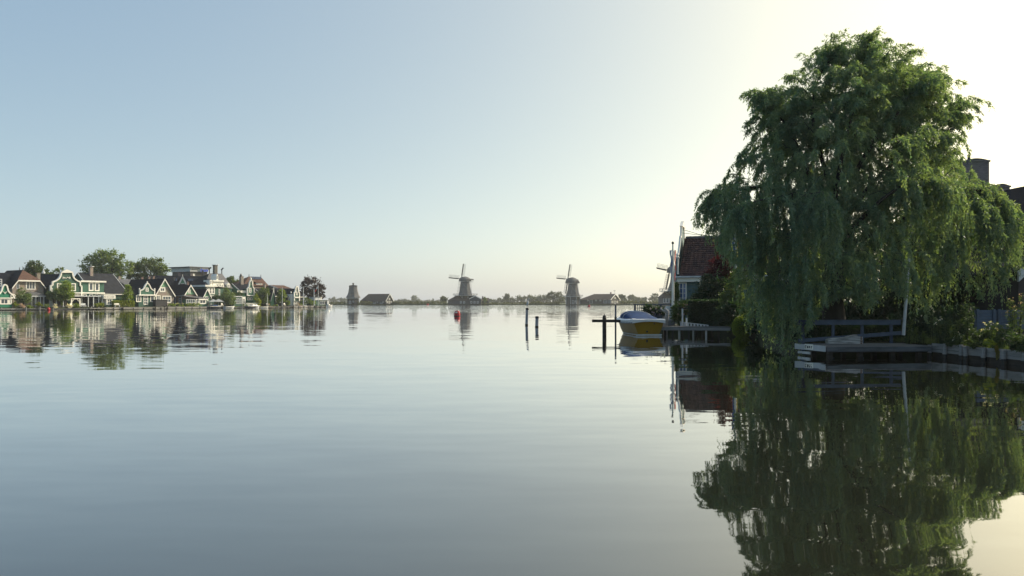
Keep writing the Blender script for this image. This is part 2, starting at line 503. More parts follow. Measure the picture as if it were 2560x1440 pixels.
# ------------------------------------------------------------------ water, banks, air
def water_mat():
    m, nt, b = _nodes("river_water")
    N, L = nt.nodes, nt.links
    tc = N.new("ShaderNodeTexCoord")
    def noise(scale, sx, sy, detail):
        mp = N.new("ShaderNodeMapping"); mp.inputs["Scale"].default_value = (sx, sy, 1)
        L.new(tc.outputs["Object"], mp.inputs[0])
        n = N.new("ShaderNodeTexNoise"); n.inputs["Scale"].default_value = scale; n.inputs["Detail"].default_value = detail
        L.new(mp.outputs[0], n.inputs["Vector"])
        return n
    def vm(op, a, bb):
        v = N.new("ShaderNodeVectorMath"); v.operation = op
        for i, x in enumerate((a, bb)):
            if x is None: continue
            if hasattr(x, 'links') or hasattr(x, 'is_linked'): L.new(x, v.inputs[i])
            else: v.inputs[i].default_value = x
        return v.outputs[0]
    def scl(v, s):
        q = N.new("ShaderNodeVectorMath"); q.operation = 'SCALE'; L.new(v, q.inputs[0])
        if hasattr(s, 'links'): L.new(s, q.inputs["Scale"])
        else: q.inputs["Scale"].default_value = s
        return q.outputs[0]
    h = (.5, .5, .5)
    swell = vm('SUBTRACT', noise(.50, .22, 1.0, 2).outputs["Color"], h)
    ripple = vm('SUBTRACT', noise(2.2, .30, 1.0, 3).outputs["Color"], h)
    # breeze: streaks of ruffled water, more of them out in the wide reach
    sp = N.new("ShaderNodeSeparateXYZ"); L.new(tc.outputs["Object"], sp.inputs[0])
    str_ = noise(.02, .35, 1.6, 4)
    ma = N.new("ShaderNodeMath"); ma.operation = 'MULTIPLY_ADD'; ma.inputs[1].default_value = 110
    L.new(str_.outputs["Fac"], ma.inputs[0]); L.new(sp.outputs["Y"], ma.inputs[2])
    mr = N.new("ShaderNodeMapRange"); mr.interpolation_type = 'SMOOTHSTEP'
    mr.inputs["From Min"].default_value = 182; mr.inputs["From Max"].default_value = 215
    mr.inputs["To Min"].default_value = 0; mr.inputs["To Max"].default_value = 1
    L.new(ma.outputs[0], mr.inputs["Value"])
    k2 = N.new("ShaderNodeMath"); k2.operation = 'MULTIPLY_ADD'; k2.inputs[1].default_value = .22; k2.inputs[2].default_value = .034
    L.new(mr.outputs[0], k2.inputs[0])
    tot = vm('ADD', scl(swell, .022), scl(ripple, k2.outputs[0]))
    flat = vm('MULTIPLY', tot, (.3, 1.0, 0))
    nn = N.new("ShaderNodeVectorMath"); nn.operation = 'NORMALIZE'
    L.new(vm('ADD', flat, (0, 0, 1)), nn.inputs[0])
    L.new(nn.outputs[0], b.inputs["Normal"])
    turb = noise(.05, 1, 1, 3)
    mx = N.new("ShaderNodeMix"); mx.data_type = 'RGBA'
    mx.inputs["A"].default_value = (.012, .014, .009, 1); mx.inputs["B"].default_value = (.020, .022, .015, 1)
    L.new(turb.outputs["Fac"], mx.inputs["Factor"]); L.new(mx.outputs["Result"], b.inputs["Base Color"])
    b.inputs["Roughness"].default_value = .02
    b.inputs["IOR"].default_value = 1.5
    b.inputs["Coat Weight"].default_value = 1.0; b.inputs["Coat IOR"].default_value = 1.55; b.inputs["Coat Roughness"].default_value = .02
    L.new(nn.outputs[0], b.inputs["Coat Normal"])
    return m

me = bpy.data.meshes.new("water")
me.from_pydata([(-5000, -120, 0), (5000, -120, 0), (5000, 5000, 0), (-5000, 5000, 0)], [], [(0, 1, 2, 3)])
me.materials.append(water_mat())
water = bpy.data.objects.new("water", me); col.objects.link(water)
tag(water, "calm river surface mirroring the sky and the banks", kind="structure")

LB = Pl((-121.15, 175.0), (.529, .848))          # quay line of the village bank; +b runs inland
GL = .7                                           # height of that bank
q = [LB.w(a, b, -1.5) for a, b in ((-130, 1.0), (104.9, 1.0), (108, 5), (104, 30), (118, 420), (-130, 420))]
MB().prism(q, (0, 0, GL + 1.5)).build("left_bank", M['soil'], kind="structure", label="village bank behind the quays")
fx = [(-1500, 560), (-330, 545), (-250, 538), (-180, 528), (-60, 524), (60, 525), (140, 523), (230, 522), (700, 530), (1600, 560), (2600, 4600), (-2600, 4600)]
MB().prism([(x, y, -1.5) for x, y in fx], (0, 0, 2.0)).build("far_bank", M['meadow'], kind="structure", label="low green meadow across the river")
rb = [(60, -20), (17.5, -20), (16.2, 18), (15.95, 23.7), (15.5, 27.0), (15.3, 28.3), (11.9, 28.9), (12.4, 34), (13.5, 40), (13.9, 43.5), (12.2, 47.6), (10.1, 48.8), (10.0, 53), (11.6, 58), (16.5, 74), (40.5, 182), (64.5, 290), (66.5, 335), (67.5, 356), (74, 420), (92, 519), (180, 519), (400, 519), (400, -20)]
MB().prism([(x, y, -1.5) for x, y in rb], (0, 0, 1.95)).build("right_bank", M['soil'], kind="structure", label="near bank with gardens beside the river")

hz = MB().box((-2300, -60, -1.6), (2300, 2900, 34))
hm = bpy.data.materials.new("haze"); hm.use_nodes = True
hn = hm.node_tree.nodes; hn.clear()
ho = hn.new("ShaderNodeOutputMaterial"); hv = hn.new("ShaderNodeVolumePrincipled")
hm.node_tree.links.new(hv.outputs[0], ho.inputs["Volume"])
hv.inputs["Density"].default_value = 0.00017
hv.inputs["Density Attribute"].default_value = ""
hv.inputs["Color"].default_value = (.93, .96, .97, 1)
hv.inputs["Anisotropy"].default_value = .2
haze = hz.build("haze", hm, kind="stuff", label="thin morning haze over the river")
# ------------------------------------------------------------------ village on the far-left bank
def window(par, pl, x0, y0, x1, y1, b, nx=1, ny=1, fm='white', fw=.16, proud=.07, blind=0, name="window", gm='glass'):
    """pixel rectangle on the plane b behind pl; frame with bars, pane as its sub-part"""
    a0, zt = pl.at(x0, y0, b); a1, zb = pl.at(x1, y1, b)
    return window_m(par, pl, a0, zb, a1, zt, b, nx, ny, fm, fw, proud, name, gm)

def window_m(par, pl, a0, zb, a1, zt, b, nx=1, ny=1, fm='white', fw=.16, proud=.07, name="window", gm='glass', tb=.05):
    if a1 < a0: a0, a1 = a1, a0
    fb, bb = b - proud, b - .004
    m = MB()
    pl.box(m, a0, fb, zb, a0 + fw, bb, zt); pl.box(m, a1 - fw, fb, zb, a1, bb, zt)
    pl.box(m, a0 + fw, fb, zt - fw, a1 - fw, bb, zt); pl.box(m, a0 + fw, fb, zb, a1 - fw, bb, zb + fw)
    t = tb
    for i in range(1, nx):
        q = a0 + fw + (a1 - a0 - 2 * fw) * i / nx; pl.box(m, q - t, fb + .02, zb + fw, q + t, bb, zt - fw)
    for i in range(1, ny):
        q = zb + fw + (zt - zb - 2 * fw) * i / ny; pl.box(m, a0 + fw, fb + .021, q - t, a1 - fw, bb, q + t)
    w = m.build(name, M[fm], par)
    g = MB(); pl.box(g, a0 + fw * .9, b - .035, zb + fw * .9, a1 - fw * .9, b - .008, zt - fw * .9)
    g.build("pane", M[gm], w)
    return w

def chimney(par, pl, a, b, z0, z1, w=.7, m='redbrick', pot=True):
    c = MB(); pl.box(c, a - w / 2, b - w / 2, z0, a + w / 2, b + w / 2, z1)
    pl.box(c, a - w / 2 - .08, b - w / 2 - .08, z1, a + w / 2 + .08, b + w / 2 + .08, z1 + .14)
    o = c.build("chimney", M[m], par)
    if pot:
        k = pl.w(a, b, z1 + .14)
        MB().lathe(k, [(.16, 0), (.13, .45)], 8).build("chimney_pot", M['redbrick'], o)
    return o

def roof_slab(pl, pts, th=.14):
    """pts: (a, b, z) corners of a roof plane"""
    m = MB()
    m.prism([pl.w(*p) for p in pts], (0, 0, -th))
    return m

def gable_house(label, b0, xl, xr, ye, xa, ya, depth, wall, roof, zb=None, wall2=None, boards=True, front_over=.3, name="house", lean=None, bw=.28, cat="house", wall_name="wall", pl=LB, trim='white'):
    """gable towards the river; returns dict with the thing and its measures"""
    aL, zL = pl.at(xl, ye, b0); aR, zR = pl.at(xr, ye, b0); aA, zA = pl.at(xa, ya, b0)
    zE = (zL + zR) / 2; zb = GL if zb is None else zb
    t = empty(name, pl.w((aL + aR) / 2, b0 + depth / 2, zb), label, cat)
    m = MB(); pl.slab(m, [(aL, zb), (aR, zb), (aR, zE), (aA, zA), (aL, zE)], b0, b0 + depth)
    m.build(wall_name, M[wall], t)
    o = .35
    sl = (zA - zE) / max(.3, aA - aL); sr = (zA - zE) / max(.3, aR - aA)
    f, k = b0 - front_over, b0 + depth + .2
    roof_slab(pl, [(aL - o, f, zE - o * sl + .16), (aA, f, zA + .16), (aA, k, zA + .16), (aL - o, k, zE - o * sl + .16)]).build("roof", M[roof], t)
    roof_slab(pl, [(aA, f, zA + .16), (aR + o, f, zE - o * sr + .16), (aR + o, k, zE - o * sr + .16), (aA, k, zA + .16)]).build("roof", M[roof], t)
    if boards:
        for (p, q) in (((aL - o, zE - o * sl), (aA, zA)), ((aA, zA), (aR + o, zE - o * sr))):
            mb = MB(); pl.slab(mb, [(p[0], p[1] - bw), (q[0], q[1] - bw), (q[0], q[1] + .2), (p[0], p[1] + .2)], f - .10, f - .004)
            mb.build("bargeboard", M[trim], t)
    gut = MB(); pl.box(gut, aL - o - .12, f + .1, zE - o * sl - .12, aL - o + .04, k, zE - o * sl + .04); gut.build("gutter", M['greywhite'], t)
    return dict(t=t, aL=aL, aR=aR, aA=aA, zE=zE, zA=zA, b0=b0, depth=depth, side=pl.side(aL, b0 + depth), zb=zb, pl=pl)

def gable_front(par, pl, outl, b0, th, wall, trim='white', tw=.22, name="gable"):
    """a shaped board gable (half outline from the foot up to the top, mirrored) with its trim strip"""
    m = MB(); pl.slab(m, outl, b0, b0 + th); g = m.build(name, M[wall], par)
    tr = MB()
    ol = outl
    for i in range(len(ol) - 1):
        (a0, z0), (a1, z1) = ol[i], ol[i + 1]
        p, q = pl.w(a0, b0 + th * .3, z0), pl.w(a1, b0 + th * .3, z1)
        if (q - p).length < .05: continue
        tr.bar(p, q + (q - p).normalized() * .04, th + .25, tw, up=pl.n.to_3d() if False else (p - q).cross(pl.n.to_3d()).normalized())
    tr.build("gable_trim", M[trim], par)
    return g

def bell(pl, b0, pts):
    return [pl.at(x, y, b0) for x, y in pts]

def eave_house(label, b0, xl, xr, yr, yev, depth, wall, roof, name="house", xl2=None, xr2=None, zb=None, cat="house", verge=True, over=.3, pl=LB):
    """ridge along the plane: front slope from (xl..xr, yr) at the ridge to yev at the eave"""
    zb = GL if zb is None else zb
    br = b0 + depth / 2
    aL, zR1 = pl.at(xl, yr, br); aR, zR2 = pl.at(xr, yr, br); zR = (zR1 + zR2) / 2
    zE = (pl.z(xl, yev, b0) + pl.z(xr, yev, b0)) / 2
    t = empty(name, pl.w((aL + aR) / 2, br, zb), label, cat)
    side = [(0, zb), (depth, zb), (depth, zE), (depth / 2, zR), (0, zE)]
    m = MB(); m.prism([pl.w(aL, b0 + q, z) for q, z in side], pl.w(aR, 0, 0) - pl.w(aL, 0, 0)); m.build("wall", M[wall], t)
    s = (zR - zE) / (depth / 2)
    e = over
    for (p, q) in ((b0 - e, br), (b0 + depth + e, br)):
        roof_slab(pl, [(aL - .25, p, zE - e * s + .16), (aR + .25, p, zE - e * s + .16), (aR + .25, q, zR + .16), (aL - .25, q, zR + .16)]).build("roof", M[roof], t)
    g = MB(); pl.box(g, aL - .2, b0 - e - .14, zE - e * s - .14, aR + .2, b0 - e + .02, zE - e * s + .06); g.build("gutter", M['white'], t)
    if verge:
        for a in (aL - .3, aR + .24):
            mb = MB(); mb.hexa([pl.w(a, b0 - e, zE - e * s - .12), pl.w(a + .1, b0 - e, zE - e * s - .12), pl.w(a + .1, br, zR - .12), pl.w(a, br, zR - .12), pl.w(a, b0 - e, zE - e * s + .2), pl.w(a + .1, b0 - e, zE - e * s + .2), pl.w(a + .1, br, zR + .2), pl.w(a, br, zR + .2)])
            mb.build("verge_board", M['greywhite'], t)
    return dict(t=t, aL=aL, aR=aR, zE=zE, zR=zR, b0=b0, depth=depth, zb=zb, side=pl.side(aL, b0 + depth), pl=pl)

def door_side(h, a0, a1, z0, z1, fm='greywhite', nx=2, ny=4):
    return window_m(h['t'], h['side'], a0, z0, a1, z1, 0, nx, ny, fm, name="door")

# --- brick house with the half-hipped brown roof
pl = LB; b0 = 6.0
t = empty("brick_house", pl.w(pl.a(70, b0), b0 + 6, GL), "buff brick house with half-hipped brown roof and white eaves trim", "house")
A = lambda x, y: pl.at(x, y, b0)
foot = [A(31, 770), A(109, 770), A(109, 719), A(97.5, 699.5), A(43.5, 699.5), A(31, 719)]
foot = [(foot[0][0], GL), (foot[1][0], GL)] + foot[2:]
m = MB(); pl.slab(m, foot, b0, b0 + 12); m.build("wall", M['brick'], t)
(aL, zL), (aR, zR), (aTL, zT), (aTR, _) = A(31, 719), A(109, 719), A(43.5, 699.5), A(97.5, 699.5)
br = b0 + 3.6
aP, zP = pl.at(54, 674.5, br); zP2 = zP
roof_slab(pl, [(aTL - .2, b0 - .5, zT), (aTR + .2, b0 - .5, zT), (aP + .3, br, zP)]).build("roof", M['tileroof'], t, label="brown tiled hip end of the roof")
roof_slab(pl, [(aL - .3, b0 - .5, zL), (aTL - .2, b0 - .5, zT), (aP + .3, br, zP), (aP + .3, b0 + 12, zP), (aL - .3, b0 + 12, zL)]).build("roof", M['slate'], t)  # shaded slope of the brown roof, its shade put in as dark slate
roof_slab(pl, [(aTR + .2, b0 - .5, zT), (aR + .3, b0 - .5, zR), (aR + .3, b0 + 12, zR), (aP + .3, b0 + 12, zP), (aP + .3, br, zP)]).build("roof", M['tileroof'], t)
for p, q in (((aL - .3, zL), (aTL, zT)), ((aTL, zT), (aTR, zT)), ((aTR, zT), (aR + .3, zR))):
    mb = MB(); pl.slab(mb, [(p[0], p[1] - .38), (q[0], q[1] - .38), (q[0], q[1] - .03), (p[0], p[1] - .03)], b0 - .62, b0 - .51); mb.build("bargeboard", M['white'], t)
for k in (br, br + 1.7):
    w = pl.w(aP + .3, k, zP); MB().tube([w, w + Vector((0, 0, .75))], [.11, .05], 6).build("finial", M['iron'], t)
window(t, pl, 64.5, 702, 88.5, 724, b0, 3, 1, fw=.2)
window(t, pl, 41, 710, 48, 722, b0, 1, 1, fw=.1, fm='greywhite')
v = MB()
a0, z0 = pl.at(78, 735.5, b0 - 2.2); a1, _ = pl.at(113, 735.5, b0 - 2.2)
v.prism([pl.w(a0, b0 - 2.4, z0 - .35), pl.w(a1, b0 - 2.4, z0 - .35), pl.w(a1 - .8, b0 - .01, z0 + .45), pl.w(a0, b0 - .01, z0 + .45)], (0, 0, .16)); v.build("porch_roof", M['greyroof'], t)
for x in (78.5, 89, 101, 109.5):
    q = pl.a(x, b0 - 2.2); c = MB(); pl.box(c, q - .09, b0 - 2.3, GL, q + .09, b0 - 2.12, z0 - .34); c.build("porch_post", M['greywhite'], t)
mb = MB(); pl.box(mb, a0, b0 - 2.38, z0 - .62, a1, b0 - 2.2, z0 - .36); mb.build("porch_fascia", M['greywhite'], t)
window(t, pl, 80, 741, 108, 765, b0, 5, 1, fm='greywhite', fw=.1)
r2 = roof_slab(pl, [(pl.a(-24, b0 + 4), b0 + 2.2, pl.z(0, 717, b0 + 2)), (aL - .32, b0 + 2.2, pl.z(0, 717, b0 + 2)), (pl.a(38, b0 + 6), b0 + 6.5, pl.z(0, 681.5, b0 + 6)), (pl.a(-24, b0 + 6), b0 + 6.5, pl.z(0, 681.5, b0 + 6))])
r2.build("roof", M['slate'], t)
mb = MB(); pl.box(mb, pl.a(-24, b0 + 4), b0 + 2.6, GL, aL - .01, b0 + 9, pl.z(0, 717, b0 + 2)); mb.build("wall", M['brick'], t, label="lower wing wall")
window(t, pl, -8, 697, 5, 716, b0 + 1.9, 2, 3, fm='greywhite')
for x in (105.5, 111.5):
    chimney(t, pl, pl.a(x, b0 + 3), b0 + 5 + (x - 105) * .2, GL + 3, pl.z(x, 683.5, b0 + 4), .75, 'brick', False)
mb = MB(); k = pl.w(pl.a(109.5, b0 + 5.6), b0 + 5.8, pl.z(110, 684, b0 + 5.6)); mb.lathe(k, [(.42, 0), (.46, .3), (.24, .55), (.16, .95), (.04, 1.2)], 8); mb.build("chimney_cap", M['greywhite'], t)

# --- little teal teahouse with the bell gable
b0 = 1.6
t = empty("tea_house", pl.w(pl.a(6, b0), b0 + 2.5, GL), "small bright green tea house with white bell gable and scroll ornament", "house")
ol = bell(pl, b0, [(-24, 746), (-22, 743), (-15, 741), (-8, 739), (0, 733), (4, 727), (6, 719), (8, 714), (12.5, 711.5), (17, 714), (18.5, 720), (20, 727), (24, 732), (30, 736), (34, 741), (36, 746)])
gable_front(t, pl, ol, b0, .35, 'teal', tw=.3)
a0, a1 = pl.a(-18, b0), pl.a(30, b0); zt = pl.z(0, 745, b0)
m = MB(); pl.box(m, a0, b0 + .05, GL - .1, a1, b0 + 4.5, zt); m.build("wall", M['teal'], t)
aA = pl.a(6, b0); zA = pl.z(6, 722, b0)
for s in (a0 - .2, a1 + .2):
    roof_slab(pl, [(s, b0 + .36, zt), (aA, b0 + .36, zA), (aA, b0 + 4.6, zA), (s, b0 + 4.6, zt)]).build("roof", M['slate'], t)
mb = MB(); pl.box(mb, a0 - .3, b0 - .22, zt - .12, a1 + .1, b0 - .02, zt + .1); mb.build("cornice", M['white'], t)
window(t, pl, .3, 746.5, 21, 761, b0 + .05, 2, 1, fw=.24); window(t, pl, 21.5, 746.5, 29, 761, b0 + .05, 1, 1, fw=.24); window(t, pl, -17, 746.5, -.5, 761, b0 + .05, 2, 1, fw=.24)
k = pl.w(pl.a(31, b0), b0 - .12, pl.z(31, 741, b0))
mb = MB()
pts = [k + (pl.r.to_3d() * math.cos(q) + Vector((0, 0, math.sin(q)))) * (.62 - q * .07) for q in np.linspace(0, 7.2, 22)]
mb.tube(pts, .10, 5); mb.build("scroll", M['white'], t)
mb = MB()
for x0, y0, x1, y1 in ((8, 729, 11.5, 733), (16, 729, 12.2, 733.5), (11.8, 731, 12, 735)):
    mb.bar(pl.w(*[pl.at(x0, y0, b0)[0], b0 - .06, pl.at(x0, y0, b0)[1]]), pl.w(*[pl.at(x1, y1, b0)[0], b0 - .06, pl.at(x1, y1, b0)[1]]), .22, .1)
mb.build("ornament", M['white'], t)

# --- big green bell-gabled house
b0 = 4.5
t = empty("gabled_house", pl.w(pl.a(166, b0), b0 + 6, GL), "large dark green house with tall white-edged bell gable and pediment on top", "house")
ol = bell(pl, b0, [(126.5, 770), (126.5, 714), (131.5, 713), (131.5, 705), (140, 702), (147, 697), (151, 691), (153, 683), (153.5, 680.5), (180, 680.5), (180.5, 683), (182.5, 691), (186, 697), (193, 702), (200, 705), (200, 714), (203.5, 715), (203.5, 770)])
ol[0] = (ol[0][0], GL); ol[-1] = (ol[-1][0], GL)
gable_front(t, pl, ol, b0, .4, 'green', tw=.32)
ped = bell(pl, b0, [(151, 682), (153, 679.5), (166, 673.5), (180, 679.5), (182, 682)])
mb = MB(); pl.slab(mb, ped, b0 - .3, b0 + .45); mb.build("pediment", M['white'], t)
a0, a1 = ol[1][0] + .3, ol[-2][0] - .2; zE = pl.z(166, 716, b0); aA = pl.a(166, b0); zA = pl.z(166, 684, b0)
m = MB(); pl.slab(m, [(a0, GL), (a1, GL), (a1, zE), (aA, zA - .1), (a0, zE)], b0 + .41, b0 + 13); m.build("wall", M['green'], t)
roof_slab(pl, [(a0 - .5, b0 + .42, zE), (aA, b0 + .42, zA), (aA, b0 + 13.3, zA), (a0 - .5, b0 + 13.3, zE)]).build("roof", M['slate'], t)
roof_slab(pl, [(aA, b0 + .42, zA), (a1 + .4, b0 + .42, zE), (a1 + .4, b0 + 13.3, zE), (aA, b0 + 13.3, zA)]).build("roof", M['slate'], t)
for x0, x1 in ((142, 153.5), (177.5, 189.5)):
    window(t, pl, x0, 708, x1, 727.5, b0, 1, 3, fw=.24)
mb = MB()
for x0, y0, x1, y1 in ((157, 692, 157, 697), (157, 693, 161, 696), (161, 693, 165, 696), (165, 696, 169, 692.5), (169, 692.5, 172, 696), (174, 692, 174, 697), (158, 692.5, 162, 696)):
    p, q = pl.at(x0, y0, b0), pl.at(x1, y1, b0); mb.bar(pl.w(p[0], b0 - .06, p[1]), pl.w(q[0], b0 - .06, q[1]), .2, .1)
mb.build("ornament", M['white'], t)
mb = MB(); p = pl.at(184, 731, b0 - .2); q = pl.at(203.5, 733.5, b0 - .2); pl.box(mb, p[0], b0 - .3, q[1], q[0], b0 - .02, p[1]); mb.build("cornice", M['white'], t)
mb = MB(); p = pl.at(186, 735, b0); q = pl.at(202, 741, b0); pl.box(mb, p[0], b0 - .12, q[1], q[0], b0 - .015, p[1]); mb.build("awning_panel", M['stone'], t)
for x, y0, y1 in ((131, 720, 769),):
    a = pl.a(x, b0 - .6); mb = MB(); mb.tube([pl.w(a, b0 - .5, GL), pl.w(a, b0 - .5, pl.z(x, y0, b0 - .6))], .13, 8); mb.build("downpipe", M['white'], t)
for x in (141, 148, 160, 175):
    pass
# timber veranda in front of it
t2 = empty("veranda", pl.w(pl.a(165, 2.2), 2.2, GL), "low dark veranda with pale posts and white arch under the bell-gabled house", "veranda")
for x in (140.5, 158, 176.5):
    a = pl.a(x, 2.2); mb = MB(); pl.box(mb, a - .09, 2.1, GL, a + .09, 2.28, pl.z(x, 750.5, 2.2)); mb.build("post", M['greywhite'], t2)
a0, a1 = pl.a(139.5, 2.2), pl.a(177.5, 2.2); z = pl.z(158, 750.5, 2.2)
mb = MB(); pl.box(mb, a0, 2.06, z, a1, 2.3, z + .16); mb.build("beam", M['greywhite'], t2)
mb = MB(); pl.box(mb, a0, 2.31, z + .16, a1, 4.4, z + .24); mb.build("roof", M['slate'], t2)
mb = MB(); pl.box(mb, a0, 3.9, GL, a1, 4.05, z); mb.build("back_panel", M['black'], t2)
t2 = empty("garden_arch", pl.w(pl.a(189, 2.0), 2.0, GL), "white timber arch with corner braces beside the veranda, open centre", "arch")
for x in (178.5, 199.5):
    a = pl.a(x, 2.0); mb = MB(); pl.box(mb, a - .14, 1.9, GL, a + .14, 2.14, pl.z(x, 747, 2)); mb.build("post", M['white'], t2)
a0, a1 = pl.a(177.5, 2), pl.a(200.5, 2); z = pl.z(189, 748, 2)
mb = MB(); pl.box(mb, a0, 1.86, z, a1, 2.18, z + .24); mb.build("beam", M['white'], t2)
for x, s in ((178.5, 1), (199.5, -1)):
    a = pl.a(x, 2); mb = MB(); mb.bar(pl.w(a, 2.02, z - .75), pl.w(a + s * .75, 2.02, z - .02), .12, .12); mb.build("brace", M['white'], t2)

# --- long slate-roofed house with the green cornice wing
b0 = 6.0
h = eave_house("wide slate-roofed green house with white cornice and two tall windows", b0, 196, 280, 684.5, 733, 15, 'green', 'slate_lit')
t = h['t']
f = 5.2
a0, zt = pl.at(203.8, 705, f); a1, _ = pl.at(260, 705, f); zb = pl.z(230, 731, f)
mb = MB(); pl.box(mb, a0, f, zb, a1, b0 + 3.5, zt); mb.build("upper_wall", M['green2'], t)
mb = MB(); pl.box(mb, a0 - .3, f - .45, zt, a1 + .4, b0 + 3.6, zt + .42); mb.build("cornice", M['white'], t)
mb = MB(); pl.box(mb, a0 - .2, f - .3, zb - .32, a1 + .1, b0 - .01, zb - .004); mb.build("string_course", M['white'], t)
mb = MB(); pl.box(mb, a0, f + .1, GL, a1, b0 - .02, zb - .33); mb.build("lower_wall", M['green'], t)
window(t, pl, 221.5, 705.5, 233.5, 727.5, f, 1, 1, fw=.28); window(t, pl, 236.5, 706, 248.5, 728, f, 1, 1, fw=.28)
for x in (207, 223, 236.5, 249):
    window(t, pl, x, 735.5, x + 9.5, 741, f + .1, 1, 1, fw=.16)
chimney(t, pl, pl.a(226.5, b0 + 7), b0 + 6.8, pl.z(226, 687, b0 + 7) - 1.2, pl.z(226, 668, b0 + 7), .8, 'brick', False)
mb = MB(); k = pl.w(pl.a(226.5, b0 + 7), b0 + 6.8, pl.z(226, 666.6, b0 + 7)); mb.box((k.x - .6, k.y - .6, k.z), (k.x + .6, k.y + .6, k.z + .12)); mb.tube([k, k + Vector((0, 0, .8))], .05, 5); mb.build("chimney_cap", M['greywhite'], t)
# glazed porch of that house
t2 = empty("glazed_porch", pl.w(pl.a(216, 3), 3, GL), "flat-roofed glazed porch with pale blue posts below the green cornice wing", "porch")
f = 2.6; z = pl.z(218, 741.5, f)
a0, a1 = pl.a(186, f), pl.a(258, f)
mb = MB(); pl.box(mb, a0, f - .15, z, a1, 5.1, z + .22); mb.build("roof", M['greywhite'], t2)
mb = MB(); pl.box(mb, a0 + .1, f + 1.9, GL, a1 - .1, f + 2.05, z - .01); mb.build("back_wall", M['black'], t2)
for x in (221, 234, 247, 256):
    a = pl.a(x, f); mb = MB(); pl.box(mb, a - .1, f, GL, a + .1, f + .2, z - .004); mb.build("post", M['greywhite'], t2)
window(t2, pl, 233, 747, 247, 765, f + 1.88, 2, 1, fm='greywhite', name="door")
# white bay
f = 2.0
t2 = empty("bay_window", pl.w(pl.a(271, f), f + .8, GL), "cream square bay window with carved fascia standing on a green plinth by the hedge", "bay window")
a0, a1 = pl.a(265.5, f), pl.a(282, f); z0, z1 = pl.z(272, 763, f), pl.z(272, 746.5, f)
mb = MB(); pl.box(mb, a0, f + .05, GL, a1, f + 2.6, z0); mb.build("plinth", M['green2'], t2)
mb = MB(); pl.box(mb, a0, f + .08, z0, a1, f + 2.6, z1 + .8); mb.build("wall", M['white'], t2)
window(t2, pl, 266, 746.5, 281, 762, f + .08, 2, 2, fw=.3)
mb = MB(); pl.box(mb, pl.a(258.5, f), f - .2, z1, pl.a(288, f), f + 2.7, z1 + .95); mb.build("fascia", M['white'], t2)
for x0, x1 in ((260.5, 265), (267.5, 278.5), (280.5, 285)):
    p0, p1 = pl.a(x0, f - .2), pl.a(x1, f - .2); mb = MB()
    zz = z1 + .28
    for q in ((p0, zz, p1, zz + .06), (p0, zz + .34, p1, zz + .4), (p0, zz, p0 + .07, zz + .4), (p1 - .07, zz, p1, zz + .4)):
        pl.box(mb, q[0], f - .235, q[1], q[2], f - .204, q[3])
    mb.build("carving", M['stone'], t2)

# --- long brick house with the steep white gable
h = gable_house("brick house with tall steep white-edged gable and very long dark roof", 4.2, 389, 434, 736, 410.5, 698, 16.5, 'brick', 'slate')
t = h['t']; b0 = h['b0']
gp = bell(pl, b0 - .03, [(397.5, 717), (423, 717), (411, 701)])
mb = MB(); pl.slab(mb, gp, b0 - .06, b0 - .004); mb.build("gable_boarding", M['mint'], t)
window(t, pl, 399, 718, 413, 730, b0, 2, 1, fw=.32); window(t, pl, 389.5, 738, 401, 752, b0, 2, 2, fw=.25); window(t, pl, 405.5, 739.5, 428, 757, b0, 3, 2, fw=.25)
sd = h['side']
z = h['zE']
for k in range(4):
    a = h['depth'] - 3.6 - k * 3.6
    window_m(t, sd, a, GL + .3, a + 1.5, z - .35, 0, 2, 2, 'greywhite', name="door" if k % 2 else "window")
for x in (340, 362, 376):
    chimney(t, pl, h['aA'] + .4, b0 + 6 + (376 - x) * .16, h['zA'] - .8, pl.z(x, 692, b0 + 8), .6, 'redbrick', False)
# --- little bell-gabled front against it
b0 = 2.6
t = empty("gabled_annex", pl.w(pl.a(366, b0), b0 + 2.5, GL), "small green annex with white bell gable, square attic window and glass door", "house")
ol = bell(pl, b0, [(350, 736), (350, 726), (355, 725), (360, 721), (363, 714), (366, 709.5), (368.5, 708.5), (371, 709.5), (374, 714), (377, 721), (381, 725), (386, 726), (386, 736)])
gable_front(t, pl, ol, b0, .3, 'green2', tw=.26)
a0, a1 = pl.a(347, b0), pl.a(388, b0); zc = pl.z(366, 736.5, b0)
mb = MB(); pl.box(mb, a0 - .2, b0 - .4, zc - .3, a1 + .1, b0 + .4, zc + .05); mb.build("cornice", M['white'], t)
m = MB(); pl.box(m, a0, b0 + .05, GL, a1, b0 + 4.5, zc - .31); m.build("wall", M['green'], t)
aA = pl.a(368.5, b0); zA = pl.z(368, 716, b0)
for s in (a0 - .1, a1 + .1):
    roof_slab(pl, [(s, b0 + .31, zc + .2), (aA, b0 + .31, zA), (aA, b0 + 4.6, zA), (s, b0 + 4.6, zc + .2)]).build("roof", M['slate'], t)
window(t, pl, 363.8, 719, 371.3, 729, b0, 2, 2, fw=.2); window(t, pl, 358.5, 739, 370, 762, b0 + .05, 2, 3, fw=.2, name="door"); window(t, pl, 340, 738, 353, 755, b0 + .05, 2, 1, fw=.24)
window(t, pl, 375.5, 738, 386, 755, b0 + .05, 1, 1, fw=.2)
for x, y in ((368.5, 708.5), (349, 725.5), (387, 725.5)):
    k = pl.w(pl.a(x, b0), b0 + .1, pl.z(x, y, b0)); MB().lathe(k, [(.16, -.3), (.12, .1), (.24, .25), (.2, .45), (.05, .6)], 8).build("finial", M['white'], t)
